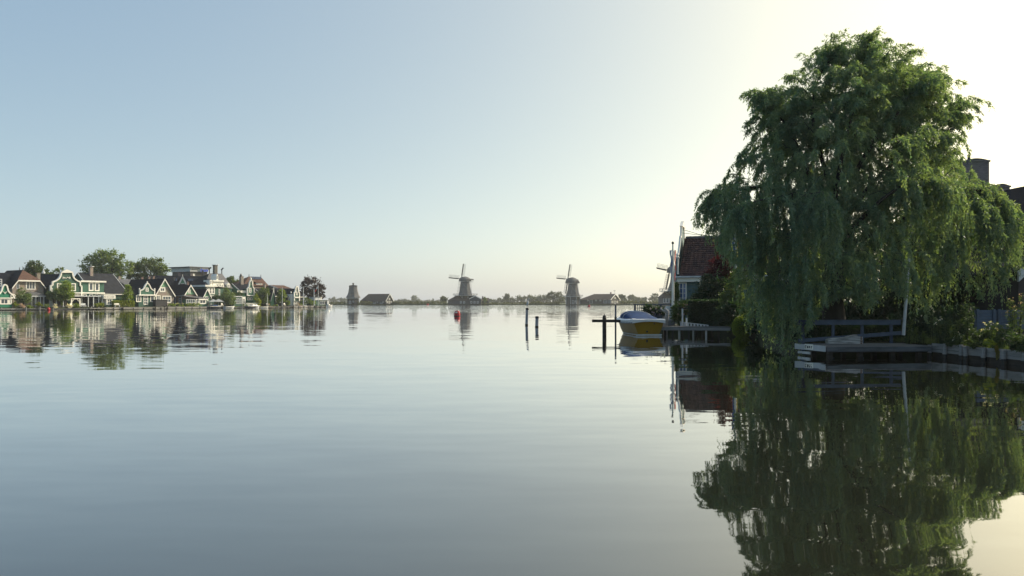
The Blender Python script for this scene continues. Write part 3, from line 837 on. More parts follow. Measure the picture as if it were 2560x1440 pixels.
# dark shed screen
t = empty("dark_shed", pl.w(pl.a(404, 1.6), 2, GL), "low black boarded screen shed at the water's edge before the brick gable", "shed")
a0, a1 = pl.a(389.5, 1.3), pl.a(418, 1.3); z = pl.z(404, 750, 1.3)
mb = MB(); pl.box(mb, a0, 1.3, GL - .2, a1, 2.6, z); mb.build("wall", M['black'], t)
mb = MB(); pl.box(mb, a0 - .1, 1.2, z, a1 + .1, 2.7, z + .1); mb.build("roof", M['slate'], t)

# --- dark brick house with second steep gable and lean-to
h = gable_house("dark brick cottage with small green steep gable and arched white lean-to", 3.4, 462, 489, 735, 475.5, 713.5, 11, 'redbrick', 'slate', cat="house")
t = h['t']; b0 = h['b0']
gp = bell(pl, b0 - .03, [(463.5, 736), (487.5, 736), (475.5, 716)])
mb = MB(); pl.slab(mb, gp, b0 - .08, b0 - .004); mb.build("gable_boarding", M['mint'], t)
window(t, pl, 470.5, 724, 476, 733.5, b0 - .08, 2, 2, fw=.16)
chimney(t, pl, h['aA'] + .5, b0 + 2, h['zA'] - 1, pl.z(478, 708, b0 + 2), .5, 'redbrick', True)
sd = h['side']
window_m(t, sd, 4.5, GL + .1, 6.6, h['zE'] - .5, 0, 4, 4, 'greywhite', name="door"); window_m(t, sd, 8.2, GL + .8, 9.4, h['zE'] - .5, 0, 2, 3, 'greywhite')
a0, a1 = pl.a(463, 1.6), pl.a(520, 1.6); z0, z1 = pl.z(480, 745, 1.6), pl.z(480, 737, b0)
roof_slab(pl, [(a0, b0 - .1, z1), (a0 + .1, 1.5, z1 - .5), (a1, 1.5, z0 - .2), (a1, b0 - .1, z0 + .25)]).build("lean_to_roof", M['greyroof'], t)
window(t, pl, 465, 748, 487, 765, 1.7, 4, 2, fm='greywhite', fw=.12)
mb = MB(); pl.box(mb, a0 + .3, 1.72, GL, a1 - .2, b0 - .02, z0 - .5); mb.build("lean_to_wall", M['green2'], t)
window(t, pl, 498, 747, 515, 760, 1.72, 2, 1, fw=.3); window(t, pl, 489, 748, 496, 765, 1.72, 1, 1, fw=.2, name="door")
mb = MB(); pl.box(mb, pl.a(496, 1.6), 1.5, z0 - .62, a1, 1.66, z0 - .22); mb.build("valance", M['white'], t)

# --- small green A-gable
h = gable_house("small green boarded cottage with sharp white A-gable beside the parasols", 3.6, 508.5, 525, 740, 516.8, 723, 9, 'mint', 'slate')
window(h['t'], pl, 513, 741, 522, 748, 3.6, 2, 1, fw=.18); window(h['t'], pl, 513, 751, 523, 766, 3.6, 1, 1, fw=.2, name="door")

# --- big roof behind with its small dormer gable
c0 = LB.w(LB.a(445, 17), 17, 0)
pB = Pl((c0.x, c0.y), (.91, .41))
h = eave_house("tall house with broad navy roof, roof windows and little green dormer", 0, 374, 512, 690.5, 714, 10, 'greybrick', 'slate', pl=pB)
t = h['t']
f = .6
dm = [pB.at(x, y, f) for x, y in ((445.5, 714.5), (467.5, 714.5), (456.5, 692))]
mb = MB(); pB.slab(mb, dm, f, f + 3.5); mb.build("dormer", M['mint'], t)
for p, q in ((0, 2), (2, 1)):
    A0, A1 = dm[p], dm[q]
    mb = MB(); mb.bar(pB.w(A0[0], f - .12, A0[1]), pB.w(A1[0], f - .12, A1[1]), .2, .42, up=(0, 0, 1)); mb.build("dormer_board", M['white'], t)
k = pB.w(dm[2][0], f - .12, dm[2][1]); MB().tube([k, k + Vector((0, 0, .8))], [.12, .04], 6).build("finial", M['white'], t)
window(t, pB, 452.5, 708, 460.5, 714, f, 3, 1, fw=.14)
chimney(t, pB, pB.a(448.5, 5), 5, h['zR'] - 1.2, pB.z(448, 682.5, 5), .8, 'redbrick', False)
chimney(t, pB, pB.a(436, 3), 2.5, h['zR'] - 2.5, pB.z(436, 694, 3), .45, 'brick', False)
chimney(t, pB, pB.a(511, 5), 4.6, h['zR'] - 1.2, pB.z(510, 681, 5), .6, 'brick', False)
chimney(t, pB, pB.a(506.5, 5), 5.6, h['zR'] - 1.2, pB.z(506, 677, 5), .6, 'redbrick', False)
sl = (h['zR'] - h['zE']) / 5
for x in (470.5, 475, 479.5, 439):
    q0, q1 = pB.a(x, 2), pB.a(x + 3.6, 2)
    mb = MB(); mb.prism([pB.w(q0, 2.0, h['zE'] + 2.0 * sl + .2), pB.w(q1, 2.0, h['zE'] + 2.0 * sl + .2), pB.w(q1, 3.3, h['zE'] + 3.3 * sl + .2), pB.w(q0, 3.3, h['zE'] + 3.3 * sl + .2)], (0, 0, .08)); mb.build("roof_window", M['solar'], t)

# --- flat-roofed block with the blue lettering
b0 = 60
t = empty("flat_roofed_block", pl.w(pl.a(497, b0), b0 + 5, GL), "flat-roofed grey block with white top storey and blue letters above the navy roofs", "building")
a0, a1 = pl.a(475, b0), pl.a(523, b0); z0, z1 = pl.z(497, 679.5, b0), pl.z(497, 669.5, b0)
mb = MB(); pl.box(mb, pl.a(478, b0), b0 + .5, GL, a1 - .5, b0 + 12, z0); mb.build("lower_wall", M['greybrick'], t)
mb = MB(); pl.box(mb, a0, b0, z0, a1, b0 + 12, z1); mb.build("top_storey", M['greywhite'], t)
mb = MB(); pl.box(mb, a0 - .8, b0 - .8, z1, a1 + .5, b0 + 12.5, z1 + .35); mb.build("roof", M['greyroof'], t)
window(t, pl, 478, 672, 496, 678, b0, 5, 1, fm='greywhite', fw=.2); window(t, pl, 482.5, 684.5, 487.5, 690, b0 + .5, 2, 2, fw=.3)
mb = MB(); pl.box(mb, pl.a(498, b0), b0 - .4, z0 + .1, pl.a(518.5, b0), b0 - .004, z1 + .2); mb.build("sign_panel", M['white'], t)
blue = mat("blue_sign_letters", (.08, .13, .55), .5, .1, 4)
gly = {'Z': [(0, 1, 1, 1), (1, 1, 0, 0), (0, 0, 1, 0)], 'A': [(0, 0, .5, 1), (.5, 1, 1, 0), (.2, .4, .8, .4)], 'N': [(0, 0, 0, 1), (0, 1, 1, 0), (1, 0, 1, 1)],
       'B': [(0, 0, 0, 1), (0, 1, .8, 1), (.8, 1, .8, .5), (0, .5, .9, .5), (.9, .5, .9, 0), (0, 0, .9, 0)], 'E': [(0, 0, 0, 1), (0, 1, 1, 1), (0, .5, .8, .5), (0, 0, 1, 0)], 'W': [(0, 1, .25, 0), (.25, 0, .5, .7), (.5, .7, .75, 0), (.75, 0, 1, 1)], 'Y': [(0, 1, .5, .5), (1, 1, .5, .5), (.5, .5, .5, 0)],
       'O': [(0, 0, 0, 1), (0, 1, 1, 1), (1, 1, 1, 0), (1, 0, 0, 0)], 'D': [(0, 0, 0, 1), (0, 1, .7, 1), (.7, 1, 1, .7), (1, .7, 1, .3), (1, .3, .7, 0), (.7, 0, 0, 0)], 'I': [(.5, 0, .5, 1)], 'R': [(0, 0, 0, 1), (0, 1, .9, 1), (.9, 1, .9, .5), (.9, .5, 0, .5), (.4, .5, 1, 0)]}
def lettering(par, pl, txt, a0, a1, z0, z1, b, m, th, name="lettering"):
    mb = MB(); n = len(txt); w = (a1 - a0) / n
    for i, ch in enumerate(txt):
        for (x0, y0, x1, y1) in gly.get(ch, []):
            s = w * .68
            mb.bar(pl.w(a0 + i * w + w * .15 + x0 * s, b, z0 + y0 * (z1 - z0)), pl.w(a0 + i * w + w * .15 + x1 * s, b, z0 + y1 * (z1 - z0)), th, th * .3, up=pl.n.to_3d())
    return mb.build(name, m, par)
lettering(t, pl, "ZAAN", pl.a(499, b0), pl.a(518, b0), pl.z(508, 679, b0), pl.z(508, 673.5, b0), b0 - .5, blue, .42)

# --- ornate tall white and green house
b0 = 7.0
t = empty("ornate_house", pl.w(pl.a(550, b0), b0 + 6, GL), "tall ornate house with cream upper storey, long windows, dormers and big slate roof", "house")
a0, a1, a2 = pl.a(513, b0), pl.a(538, b0), pl.a(583, b0)
zc = pl.z(525, 717, b0); z2 = pl.z(560, 721, b0)
mb = MB(); pl.box(mb, a0, b0, GL, a1, b0 + 10, zc); mb.build("wall", M['green'], t)
mb = MB(); pl.box(mb, a1 + .01, b0 + .6, GL, a2, b0 + 10, z2); mb.build("wall", M['green'], t)
mb = MB(); pl.box(mb, a0 - .3, b0 - .5, zc, a1 + .3, b0 + 10, zc + .55); mb.build("cornice", M['white'], t)
mb = MB(); pl.box(mb, pl.a(533, b0), b0 + .02, zc + .56, pl.a(556, b0), b0 + 6, pl.z(545, 704.5, b0)); mb.build("upper_wall", M['white'], t)
mb = MB(); pl.box(mb, pl.a(531.5, b0), b0 - .35, pl.z(545, 704.4, b0), pl.a(558.5, b0), b0 + 6.2, pl.z(545, 700.5, b0)); mb.build("cornice", M['white'], t)
for x in (515.5, 522.5, 530):
    window(t, pl, x, 718, x + 6.8, 735.5, b0, 1, 2, fw=.3)
for x in (540, 547):
    window(t, pl, x, 709.5, x + 6, 716.5, b0 + .02, 1, 2, fw=.2)
for x in (555, 570.5):
    a = pl.a(x, b0); zz = pl.z(x, 718.5, b0); e = pl.a(x + 7, b0)
    mb = MB(); pl.slab(mb, [(a, zz), (e, zz), (e, pl.z(x, 710, b0)), ((a + e) / 2, pl.z(x, 706.5, b0)), (a, pl.z(x, 710, b0))], b0 + .5, b0 + 4); d = mb.build("dormer", M['white'], t)
    window_m(t, pl, a + .12, zz + .1, e - .12, pl.z(x, 710.5, b0), b0 + .5, 2, 1, 'white')
mb = MB(); a, e = pl.a(523.5, b0), pl.a(530, b0); pl.slab(mb, [(a, zc + .56), (e, zc + .56), (e - .1, pl.z(526, 700, b0)), (a + .1, pl.z(526, 700, b0))], b0 - .2, b0 + 3); mb.build("dormer", M['white'], t)
window(t, pl, 524.3, 700.5, 529.2, 711, b0 - .2, 2, 1, fw=.14)
mb = MB(); a, e = pl.a(540.5, b0), pl.a(545, b0); z0 = pl.z(543, 700.4, b0); pl.slab(mb, [(a, z0), (e, z0), (e, pl.z(543, 690, b0)), ((a + e) / 2, pl.z(543, 685, b0)), (a, pl.z(543, 690, b0))], b0 - .1, b0 + 2.6); mb.build("dormer", M['white'], t, label="narrow tall lantern dormer")
window(t, pl, 541.4, 688.8, 544.4, 698, b0 - .1, 1, 1, fw=.1)
bR = b0 + 6
zR = pl.z(548, 684, bR)
p0, p1 = pl.a(523, bR), pl.a(555.5, bR)
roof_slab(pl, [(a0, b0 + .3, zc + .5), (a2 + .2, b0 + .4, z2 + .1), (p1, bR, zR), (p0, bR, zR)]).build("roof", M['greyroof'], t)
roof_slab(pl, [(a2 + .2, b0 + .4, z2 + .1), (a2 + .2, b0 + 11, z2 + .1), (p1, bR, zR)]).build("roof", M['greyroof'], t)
roof_slab(pl, [(a0, b0 + 11, zc + .5), (a0, b0 + .3, zc + .5), (p0, bR, zR)]).build("roof", M['slate'], t)  # slopes away from the sun get the darker slate as painted shade
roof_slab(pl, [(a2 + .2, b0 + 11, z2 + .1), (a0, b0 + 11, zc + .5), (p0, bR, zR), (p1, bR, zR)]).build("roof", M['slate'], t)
chimney(t, pl, pl.a(537.5, bR), bR, zR - 1, pl.z(537, 664, bR), .95, 'greybrick', False); chimney(t, pl, pl.a(542, bR), bR + .4, zR - 1, pl.z(541, 664, bR), .7, 'brick', False)
for x in (537.5, 542):
    k = pl.w(pl.a(x, bR), bR + .2, pl.z(x, 663, bR)); MB().box((k.x - .7, k.y - .6, k.z), (k.x + .7, k.y + .6, k.z + .16)).build("chimney_cap", M['greywhite'], t)
for x in (523.5, 554.5):
    k = pl.w(pl.a(x, bR), bR, zR); mb = MB(); mb.tube([k, k + Vector((0, 0, 1.5))], .16, 6); mb.tube([k + Vector((-.2, 0, 1.2)), k + Vector((.5, 0, 1.9))], .22, 6); mb.build("roof_cowl", M['iron'], t)
mb = MB(); pl.box(mb, pl.a(525, b0), b0 - .3, pl.z(530, 741, b0), pl.a(536, b0), b0 - .01, pl.z(530, 738.5, b0)); mb.build("door_hood", M['white'], t)
window(t, pl, 526.5, 741.5, 535, 748.5, b0, 2, 1, fw=.25)
window(t, pl, 546.5, 723, 550, 738, b0 + .6, 1, 2, fw=.14)

# --- green house with the tall neck gable
h = eave_house("green house with white fascia and navy roof, joined to the tall narrow neck gable", 5, 581.5, 622, 710.5, 730, 9, 'mint', 'slate', verge=True)
t = h['t']; b0 = h['b0']; f = 4.0
ol = bell(pl, f, [(618.5, 739), (618.5, 721), (621, 719.5), (623, 714), (624, 706), (626, 701.5), (627.5, 699), (629, 701.5), (630, 706), (631.3, 714), (632.5, 719.5), (634.5, 721), (634.5, 739)])
gable_front(t, pl, ol, f, .3, 'green2', tw=.24)
mb = MB(); pl.box(mb, pl.a(619, f), f + .31, GL, pl.a(634, f), f + 9, pl.z(627, 722, f)); mb.build("wall", M['green2'], t, label="wall behind the neck gable")
mb = MB(); pl.box(mb, pl.a(617.5, f), f - .25, pl.z(627, 740, f), pl.a(633, f), f - .01, pl.z(627, 737.6, f)); mb.build("cornice", M['white'], t)
mb = MB(); pl.box(mb, pl.a(591, b0), b0 - .5, pl.z(604, 731.5, b0), pl.a(618, b0), b0 - .32, pl.z(604, 726.5, b0)); mb.build("fascia", M['white'], t)
window(t, pl, 623, 719.5, 628, 731.5, f, 1, 2, fw=.2)
k = pl.w(pl.a(627.5, f), f + .1, pl.z(627, 699, f)); MB().lathe(k, [(.2, -.2), (.34, .2), (.2, .6), (.05, .8)], 8).build("finial", M['white'], t)
chimney(t, pl, pl.a(606, b0 + 4), b0 + 4.5, h['zR'] - .8, pl.z(606, 692, b0 + 4), 1.0, 'brick', False)
k = pl.w(pl.a(605, b0 + 4), b0 + 4.5, pl.z(605, 691.5, b0 + 4)); MB().lathe(k, [(.5, 0), (.42, .4), (.1, 1.0)], 8).build("chimney_cap", M['iron'], t)
window(t, pl, 618, 744, 624, 750.5, f + .31, 1, 1, fw=.16); window(t, pl, 625, 744, 631, 750.5, f + .31, 1, 1, fw=.16)
mb = MB(); pl.box(mb, pl.a(605.5, 3), 3, GL, pl.a(614, 3), 4.9, pl.z(609, 742, 3)); mb.build("porch", M['white'], t)
window(t, pl, 607, 746, 612, 758, 3, 1, 2, fw=.16, name="door")
t2 = empty("garden_room", pl.w(pl.a(595, 2.8), 3.4, GL), "low glazed garden room with pale posts left of the neck gable house", "garden room")
f = 2.8; a0, a1 = pl.a(585, f), pl.a(604.5, f); z = pl.z(595, 742.5, f)
mb = MB(); pl.box(mb, a0, f + .1, GL, a1, f + 2, z); mb.build("wall", M['green'], t2)
mb = MB(); pl.box(mb, a0 - .1, f - .1, z, a1 + .1, f + 2.05, z + .3); mb.build("roof", M['greywhite'], t2)
window(t2, pl, 588.5, 746, 598.5, 759.5, f + .1, 3, 2, fm='greywhite', fw=.12); window(t2, pl, 600.5, 746, 604, 759.5, f + .1, 1, 2, fm='greywhite', fw=.12)

# --- hipped brown roof with solar panels
b0 = 22
t = empty("hipped_house", pl.w(pl.a(645, b0), b0 + 6, GL), "big hipped brown-roofed house with solar panels and white dormer, behind the neck gable", "house")
a0, a1 = pl.a(610, b0), pl.a(671, b0); ze = pl.z(640, 714, b0); bR = b0 + 5; zR = pl.z(640, 692, bR)
mb = MB(); pl.box(mb, a0, b0 + .3, GL, a1, b0 + 10, ze); mb.build("wall", M['redbrick'], t)
p0, p1 = pl.a(622, bR), pl.a(652.5, bR)
for q in ([(a0 - .3, b0, ze), (a1 + .3, b0, ze), (p1, bR, zR), (p0, bR, zR)], [(a1 + .3, b0, ze), (a1 + .3, b0 + 10, ze), (p1, bR, zR)], [(a0 - .3, b0 + 10, ze), (a0 - .3, b0, ze), (p0, bR, zR)], [(a1 + .3, b0 + 10, ze), (a0 - .3, b0 + 10, ze), (p0, bR, zR), (p1, bR, zR)]):
    roof_slab(pl, q).build("roof", M['tileroof'], t)
for x in (622.5, 652):
    k = pl.w(pl.a(x, bR), bR, zR); MB().tube([k, k + Vector((0, 0, .9))], [.15, .06], 6).build("finial", M['iron'], t)
S = lambda x, y: (lambda fr: (pl.a(x, b0 + 5 * fr), b0 + 5 * fr, ze + (zR - ze) * fr + .22))((714 - y) / 22)
for x in (629, 635.5, 641.5, 647.5):
    mb = MB(); mb.prism([pl.w(*S(x + 1, 699.5)), pl.w(*S(x + 6.2, 699.5)), pl.w(*S(x + 5.4, 693.5)), pl.w(*S(x, 693.5))], (0, 0, .06)); mb.build("solar_panel", M['solar'], t)
d0, d1 = pl.a(643, b0), pl.a(657, b0)
mb = MB(); pl.box(mb, d0, b0 + .5, ze + .1, d1, b0 + 3.5, pl.z(650, 708, b0)); mb.build("dormer", M['greywhite'], t)
mb = MB(); mb.prism([pl.w(d0 - .2, b0 + .3, pl.z(650, 707.9, b0)), pl.w(d1 + .2, b0 + .3, pl.z(650, 707.9, b0)), pl.w(d1 - .5, b0 + 3.6, pl.z(650, 701, b0)), pl.w(d0 - .2, b0 + 3.6, pl.z(650, 701, b0))], (0, 0, .15)); mb.build("dormer_roof", M['tileroof'], t)
window(t, pl, 645, 709, 655.5, 711.5, b0 + .5, 4, 1, fw=.1)
chimney(t, pl, pl.a(634, b0), b0 + .6, ze - 1, pl.z(634, 701, b0), .6, 'brick', False)

# --- low navy roofs towards the point
h = eave_house("low house with plain navy roof behind the big bushy dark tree", 6.5, 634, 668, 722, 739, 9, 'black', 'slate', verge=False)
chimney(h['t'], pl, pl.a(664.5, 10), 10.5, h['zR'] - 1, pl.z(664, 711, 10), .6, 'brick', True)
window(h['t'], pl, 640, 742, 647, 752, 6.5, 2, 2); window(h['t'], pl, 651, 742, 658, 752, 6.5, 2, 2)
h = eave_house("low house with dull brown roof behind the sharp little gable", 16, 676, 708, 714, 721, 8, 'greybrick', 'tileroof', verge=True)
window(h['t'], pl, 680, 722, 684, 728, 16, 1, 2)
h = gable_house("narrow green cottage with needle-sharp white gable near the flagpoles", 4.0, 677.5, 686, 744, 682.8, 724, 9, 'mint', 'slate', bw=.34)
t = h['t']; k = pl.w(h['aA'], 3.7, h['zA']); MB().tube([k, k + Vector((0, 0, .9))], [.16, .04], 6).build("finial", M['white'], t)
window_m(t, h['side'], 5.6, GL + .6, 7.6, GL + 2.2, 0, 2, 2, 'white')
h = eave_house("long low house with navy roof and white gutter between the last two yellow-green trees", 6, 686, 735, 722, 741, 10, 'black', 'slate', verge=False)
for x in (690, 699, 720, 727):
    window(h['t'], pl, x, 744, x + 6, 757, 6, 2, 2)
b0 = 3.0
t = empty("neck_gable_cottage", pl.w(pl.a(740, b0), b0 + 3, GL), "dark cottage front with tall cream neck gable and small rounded top, nearest the point", "house")
ol = bell(pl, b0, [(735.5, 752), (735.5, 732), (738, 730), (739, 724), (739.2, 719), (741, 716.5), (742, 716), (743, 716.5), (744.7, 719), (745, 724), (746, 730), (748, 732), (748, 752)])
gable_front(t, pl, ol, b0, .3, 'green', tw=.42)
mb = MB(); pl.box(mb, pl.a(735, b0), b0 - .3, pl.z(741, 745, b0), pl.a(748.5, b0), b0 - .01, pl.z(741, 742, b0)); mb.build("cornice", M['white'], t)
mb = MB(); pl.box(mb, pl.a(736, b0), b0 + .31, GL, pl.a(748, b0), b0 + 6, pl.z(741, 734, b0)); mb.build("wall", M['white'], t)
window(t, pl, 740, 729, 744, 738, b0, 1, 1, fw=.2); window(t, pl, 736.5, 747, 740, 758, b0 + .31, 1, 2, fw=.14); window(t, pl, 744, 747, 747.5, 758, b0 + .31, 1, 2, fw=.14)
roof_slab(pl, [(pl.a(735.5, b0), b0 + .32, pl.z(741, 734, b0)), (pl.a(742, b0), b0 + .32, pl.z(741, 722, b0)), (pl.a(742, b0), b0 + 6, pl.z(741, 722, b0)), (pl.a(735.5, b0), b0 + 6, pl.z(741, 734, b0))]).build("roof", M['slate'], t)
roof_slab(pl, [(pl.a(742, b0), b0 + .32, pl.z(741, 722, b0)), (pl.a(748, b0), b0 + .32, pl.z(741, 734, b0)), (pl.a(748, b0), b0 + 6, pl.z(741, 734, b0)), (pl.a(742, b0), b0 + 6, pl.z(741, 722, b0))]).build("roof", M['slate'], t)
# boathouse at the point
b0 = 1.6
t = empty("boathouse", pl.w(pl.a(803, b0), b0 + 2, GL), "low flat-roofed dark green boathouse at the tip of the village bank", "boathouse")
a0, a1 = pl.a(787, b0), pl.a(824, b0) - .5; z = pl.z(805, 750.5, b0)
mb = MB(); pl.box(mb, a0, b0 + .3, GL, a1, b0 + 4, z); mb.build("wall", M['green'], t)
mb = MB(); pl.box(mb, a0 - .3, b0, z, a1 + .6, b0 + 4.3, z + .14); mb.build("roof", M['greywhite'], t)
window(t, pl, 799, 753, 817, 761, b0 + .3, 3, 1, fm='greywhite', fw=.1)
mb = MB(); pl.box(mb, pl.a(817.5, b0), b0 - .1, GL, pl.a(822, b0), b0 + .25, pl.z(820, 752, b0)); mb.build("door", M['greywhite'], t)
t = empty("grey_shed", pl.w(pl.a(797, 8), 9, GL), "low grey shed with a white chimney behind the boathouse", "shed")
mb = MB(); pl.box(mb, pl.a(788, 8), 8, GL, pl.a(803, 8), 11, pl.z(795, 743, 8)); mb.build("wall", M['greywhite'], t)
mb = MB(); pl.box(mb, pl.a(787.5, 8), 7.8, pl.z(795, 743, 8), pl.a(803.5, 8), 11.2, pl.z(795, 741.5, 8)); mb.build("roof", M['greyroof'], t)
chimney(t, pl, pl.a(805, 8) - .2, 8.6, GL, pl.z(805, 744, 8), .7, 'white', False)
# chimney-topped low roof peeping between the big roofs, and the row's rear roofs
h = eave_house("grey-roofed house peeping between slate verge and long navy roof, with one brick chimney", 24, 291, 330, 699, 713, 10, 'greybrick', 'greyroof', verge=False)
chimney(h['t'], pl, pl.a(302, 28), 29, h['zR'] - 1, pl.z(302, 692, 28), .8, 'brick', False)
h = eave_house("rear house with navy roof and dark chimney right of the big slate roof", 30, 556, 580, 697, 716, 10, 'greybrick', 'slate', verge=True)
# ------------------------------------------------------------------ trees and gardens of the village
def vt(name, label, cat, px, pyb, b, blobs, n, size, lm, **k):
    """a village plant: b metres behind the quay line at pixel column px"""
    Y = LB.w(LB.a(px, b), b, 0).y
    return tree(name, label, cat, px, pyb, Y, blobs, n, size, lm, base_z=GL, **k)

def big_tree(label, px, b, blobs, n, size, lm, **k):
    return vt("broad_tree", label, "tree", px, 720, b, blobs, n, size, lm, **k)
big_tree("largest round-topped tree on the skyline behind the slate roofs, light showing through", 262, 45,
   [(228, 664, 24, 24), (248, 645, 27, 19), (282, 643, 28, 16), (307, 657, 22, 20), (265, 660, 34, 26), (316, 676, 17, 18), (236, 686, 28, 14), (290, 680, 30, 18)], 9500, .55, L_['olive'], lump=.2, rt=.45)
big_tree("second round-topped tree, darker on its near side, behind the long navy roofs", 376, 42,
   [(345, 678, 23, 20), (362, 664, 24, 17), (392, 664, 24, 18), (410, 682, 18, 18), (376, 676, 32, 24), (336, 694, 18, 12), (400, 696, 22, 10)], 8000, .55, L_['mid'], lump=.21, rt=.4)
big_tree("dense dark tree behind the brick house with the hipped roof", 86, 26,
   [(86, 672, 18, 19), (78, 684, 15, 16), (98, 684, 16, 16), (88, 690, 24, 16)], 5500, .5, L_['dark'], lump=.3, rt=.3)
vt("small_tree", "ragged dark conifer between two roofs, left of the bell-gabled house", "tree", 124, 720, 34, [(118, 684, 6, 12), (127, 690, 8, 9)], 1200, .5, L_['dark'])
vt("small_tree", "thin feathery treetop beside the big pediment", "tree", 143, 720, 40, [(139, 680, 5, 12), (147, 684, 6, 10), (156, 676, 3, 8)], 500, .45, L_['olive'])
vt("small_tree", "bushy green treetop right of the ornate house roof", "tree", 592, 720, 30, [(585, 706, 10, 10), (598, 710, 8, 8), (577, 699, 7, 8)], 1800, .5, L_['mid'])
vt("copper_beech", "wide copper-leaved tree with drooping outer boughs, at the end of the village", "tree", 779, 764, 16,
   [(779, 716, 26, 20), (800, 724, 14, 18), (768, 702, 14, 8), (788, 702, 12, 7), (755, 713, 9, 7), (760, 730, 13, 12), (806, 738, 9, 8), (778, 738, 20, 12)], 6500, .5, L_['copper'], lump=.2, rt=.4)
# garden trees along the quay
vt("garden_tree", "pale olive young tree with a slim trunk before the brick house", "tree", 57.5, 766, 2.6, [(57, 739, 15, 13), (46, 745, 10, 9), (70, 746, 9, 10), (52, 727, 8, 9), (58, 748, 16, 8)], 2600, .32, L_['olive'], rt=.12)
vt("garden_tree", "olive bushy young tree left of the white downpipe", "tree", 135, 766, 2.2, [(124, 737, 8, 8), (136, 735, 10, 11), (147, 742, 9, 9), (133, 745, 12, 6)], 2200, .32, L_['olive'], rt=.1)
vt("garden_tree", "bright green full young tree in front of the large bell gable", "tree", 163, 766, 1.6, [(163, 716, 11, 14), (160, 732, 20, 14), (172, 728, 14, 13), (154, 741, 14, 8), (175, 741, 11, 8)], 4200, .34, L_['light'], rt=.12)
vt("columnar_tree", "fresh green columnar tree rising out of the clipped hedge", "tree", 319, 766, 2.0, [(320, 722, 6, 9), (320, 735, 10, 13), (317, 746, 12, 9), (322, 717, 4, 5)], 2600, .32, L_['light'], rt=.1)
vt("weeping_willow", "small weeping willow with pale drooping crown beside the parasols", "tree", 571, 766, 2.4, [(568, 735, 14, 12), (558, 745, 11, 10), (580, 748, 9, 14), (568, 752, 14, 12), (567, 727, 8, 8)], 4200, .34, L_['olive'], droop=1.6, rt=.12)
vt("bushy_shrub", "dark rounded shrub left of the small weeping willow", "shrub", 541, 766, 3.4, [(541, 748, 10, 9), (536, 752, 8, 8)], 1500, .3, L_['dark'], trunk=False)
vt("bushy_shrub", "dark green rounded shrub above the glazed garden room", "shrub", 594, 744, 4.9, [(594, 736, 10, 7), (586, 740, 8, 5)], 1400, .3, L_['dark'], trunk=False)
vt("garden_tree", "big dark green bushy tree with sunlit right side, beside the neck gable house", "tree", 656, 766, 2.6, [(655, 737, 12, 16), (648, 748, 10, 9), (666, 732, 8, 12), (655, 726, 8, 6), (660, 750, 10, 8)], 3600, .34, L_['mid'], rt=.12)
vt("conical_shrub", "yellow-green upright conical shrub at the quay before the bushy tree", "shrub", 645, 768, 1.0, [(641, 744, 5, 7), (645, 753, 6, 9), (647, 761, 5, 6)], 1500, .3, L_['hedge'], trunk=False)
vt("garden_tree", "yellow-green tree between the needle gable and the tall neck gable", "tree", 703, 766, 2.4, [(702, 740, 8, 13), (710, 742, 6, 12), (699, 749, 9, 8), (704, 730, 7, 6)], 2800, .34, L_['light'], rt=.1)
vt("garden_shrub", "tall mixed light green shrub under the copper tree", "shrub", 764, 764, 2.0, [(764, 751, 6, 7), (775, 753, 7, 6), (755, 757, 6, 5)], 1700, .3, L_['olive'], trunk=False)
vt("garden_shrub", "small yellow-green shrub left of the boathouse", "shrub", 782, 764, 1.4, [(781, 757, 6, 5)], 700, .28, L_['light'], trunk=False)
vt("garden_shrub", "low green shrub right of the yellow-green tree", "shrub", 722, 764, 1.4, [(721, 758, 5, 5)], 600, .28, L_['light'], trunk=False)
vt("garden_shrub", "leafy shrub climbing under the bell-gabled veranda", "shrub", 155, 764, 1.9, [(155, 757, 1.6, 6)], 350, .25, L_['light'], trunk=False)
bord = [(38, 761, 'hedge', "yellow-green bush right of the tea house"), (56, 764, 'flower', "pink flowering bush at the slim trunk's foot"), (74, 767, 'light', "low green bush before the glazed brick-house porch"), (97, 760, 'hedge', "bright bush on the dark porch terrace"),
        (115, 765, 'olive', "reddish-green border plant near the red buoy"), (134, 765, 'whiteflower', "white flowering bush at the downpipe's foot"), (190, 764, 'light', "potted green plants inside the white arch"), (172, 766, 'whiteflower', "white flowering plant under the veranda"),
        (584, 768, 'light', "light green bush left of the garden room steps"), (612, 765, 'olive', "olive bush by the white porch"), (672, 765, 'flower', "pinkish flower bed beside the low white boat"), (746, 763, 'flower', "pink flowering shrub under the neck gable"), (753, 765, 'light', "low green plant by the last quay post"), (690, 765, 'light', "sunny strip of low plants below the needle gable")]
for x, y, k, lb in bord:
    vt("border_plant", lb, "plant", x, 768, 1.1, [(x, y, 6, 4.5), (x + 4, y + 1.5, 4, 3)], 420, .24, L_[k], trunk=False, group="border plants along the village quay")
for i, x in enumerate((241, 248, 255)):
    vt("planter_bush", ["first", "second", "third"][i] + " yellow-green bush from the left on the terrace below the cream bay window", "plant", x, 768, .9, [(x, 762, 4.5, 4)], 420, .24, L_['hedge'], trunk=False, group="bushes on the terrace before the bay window")
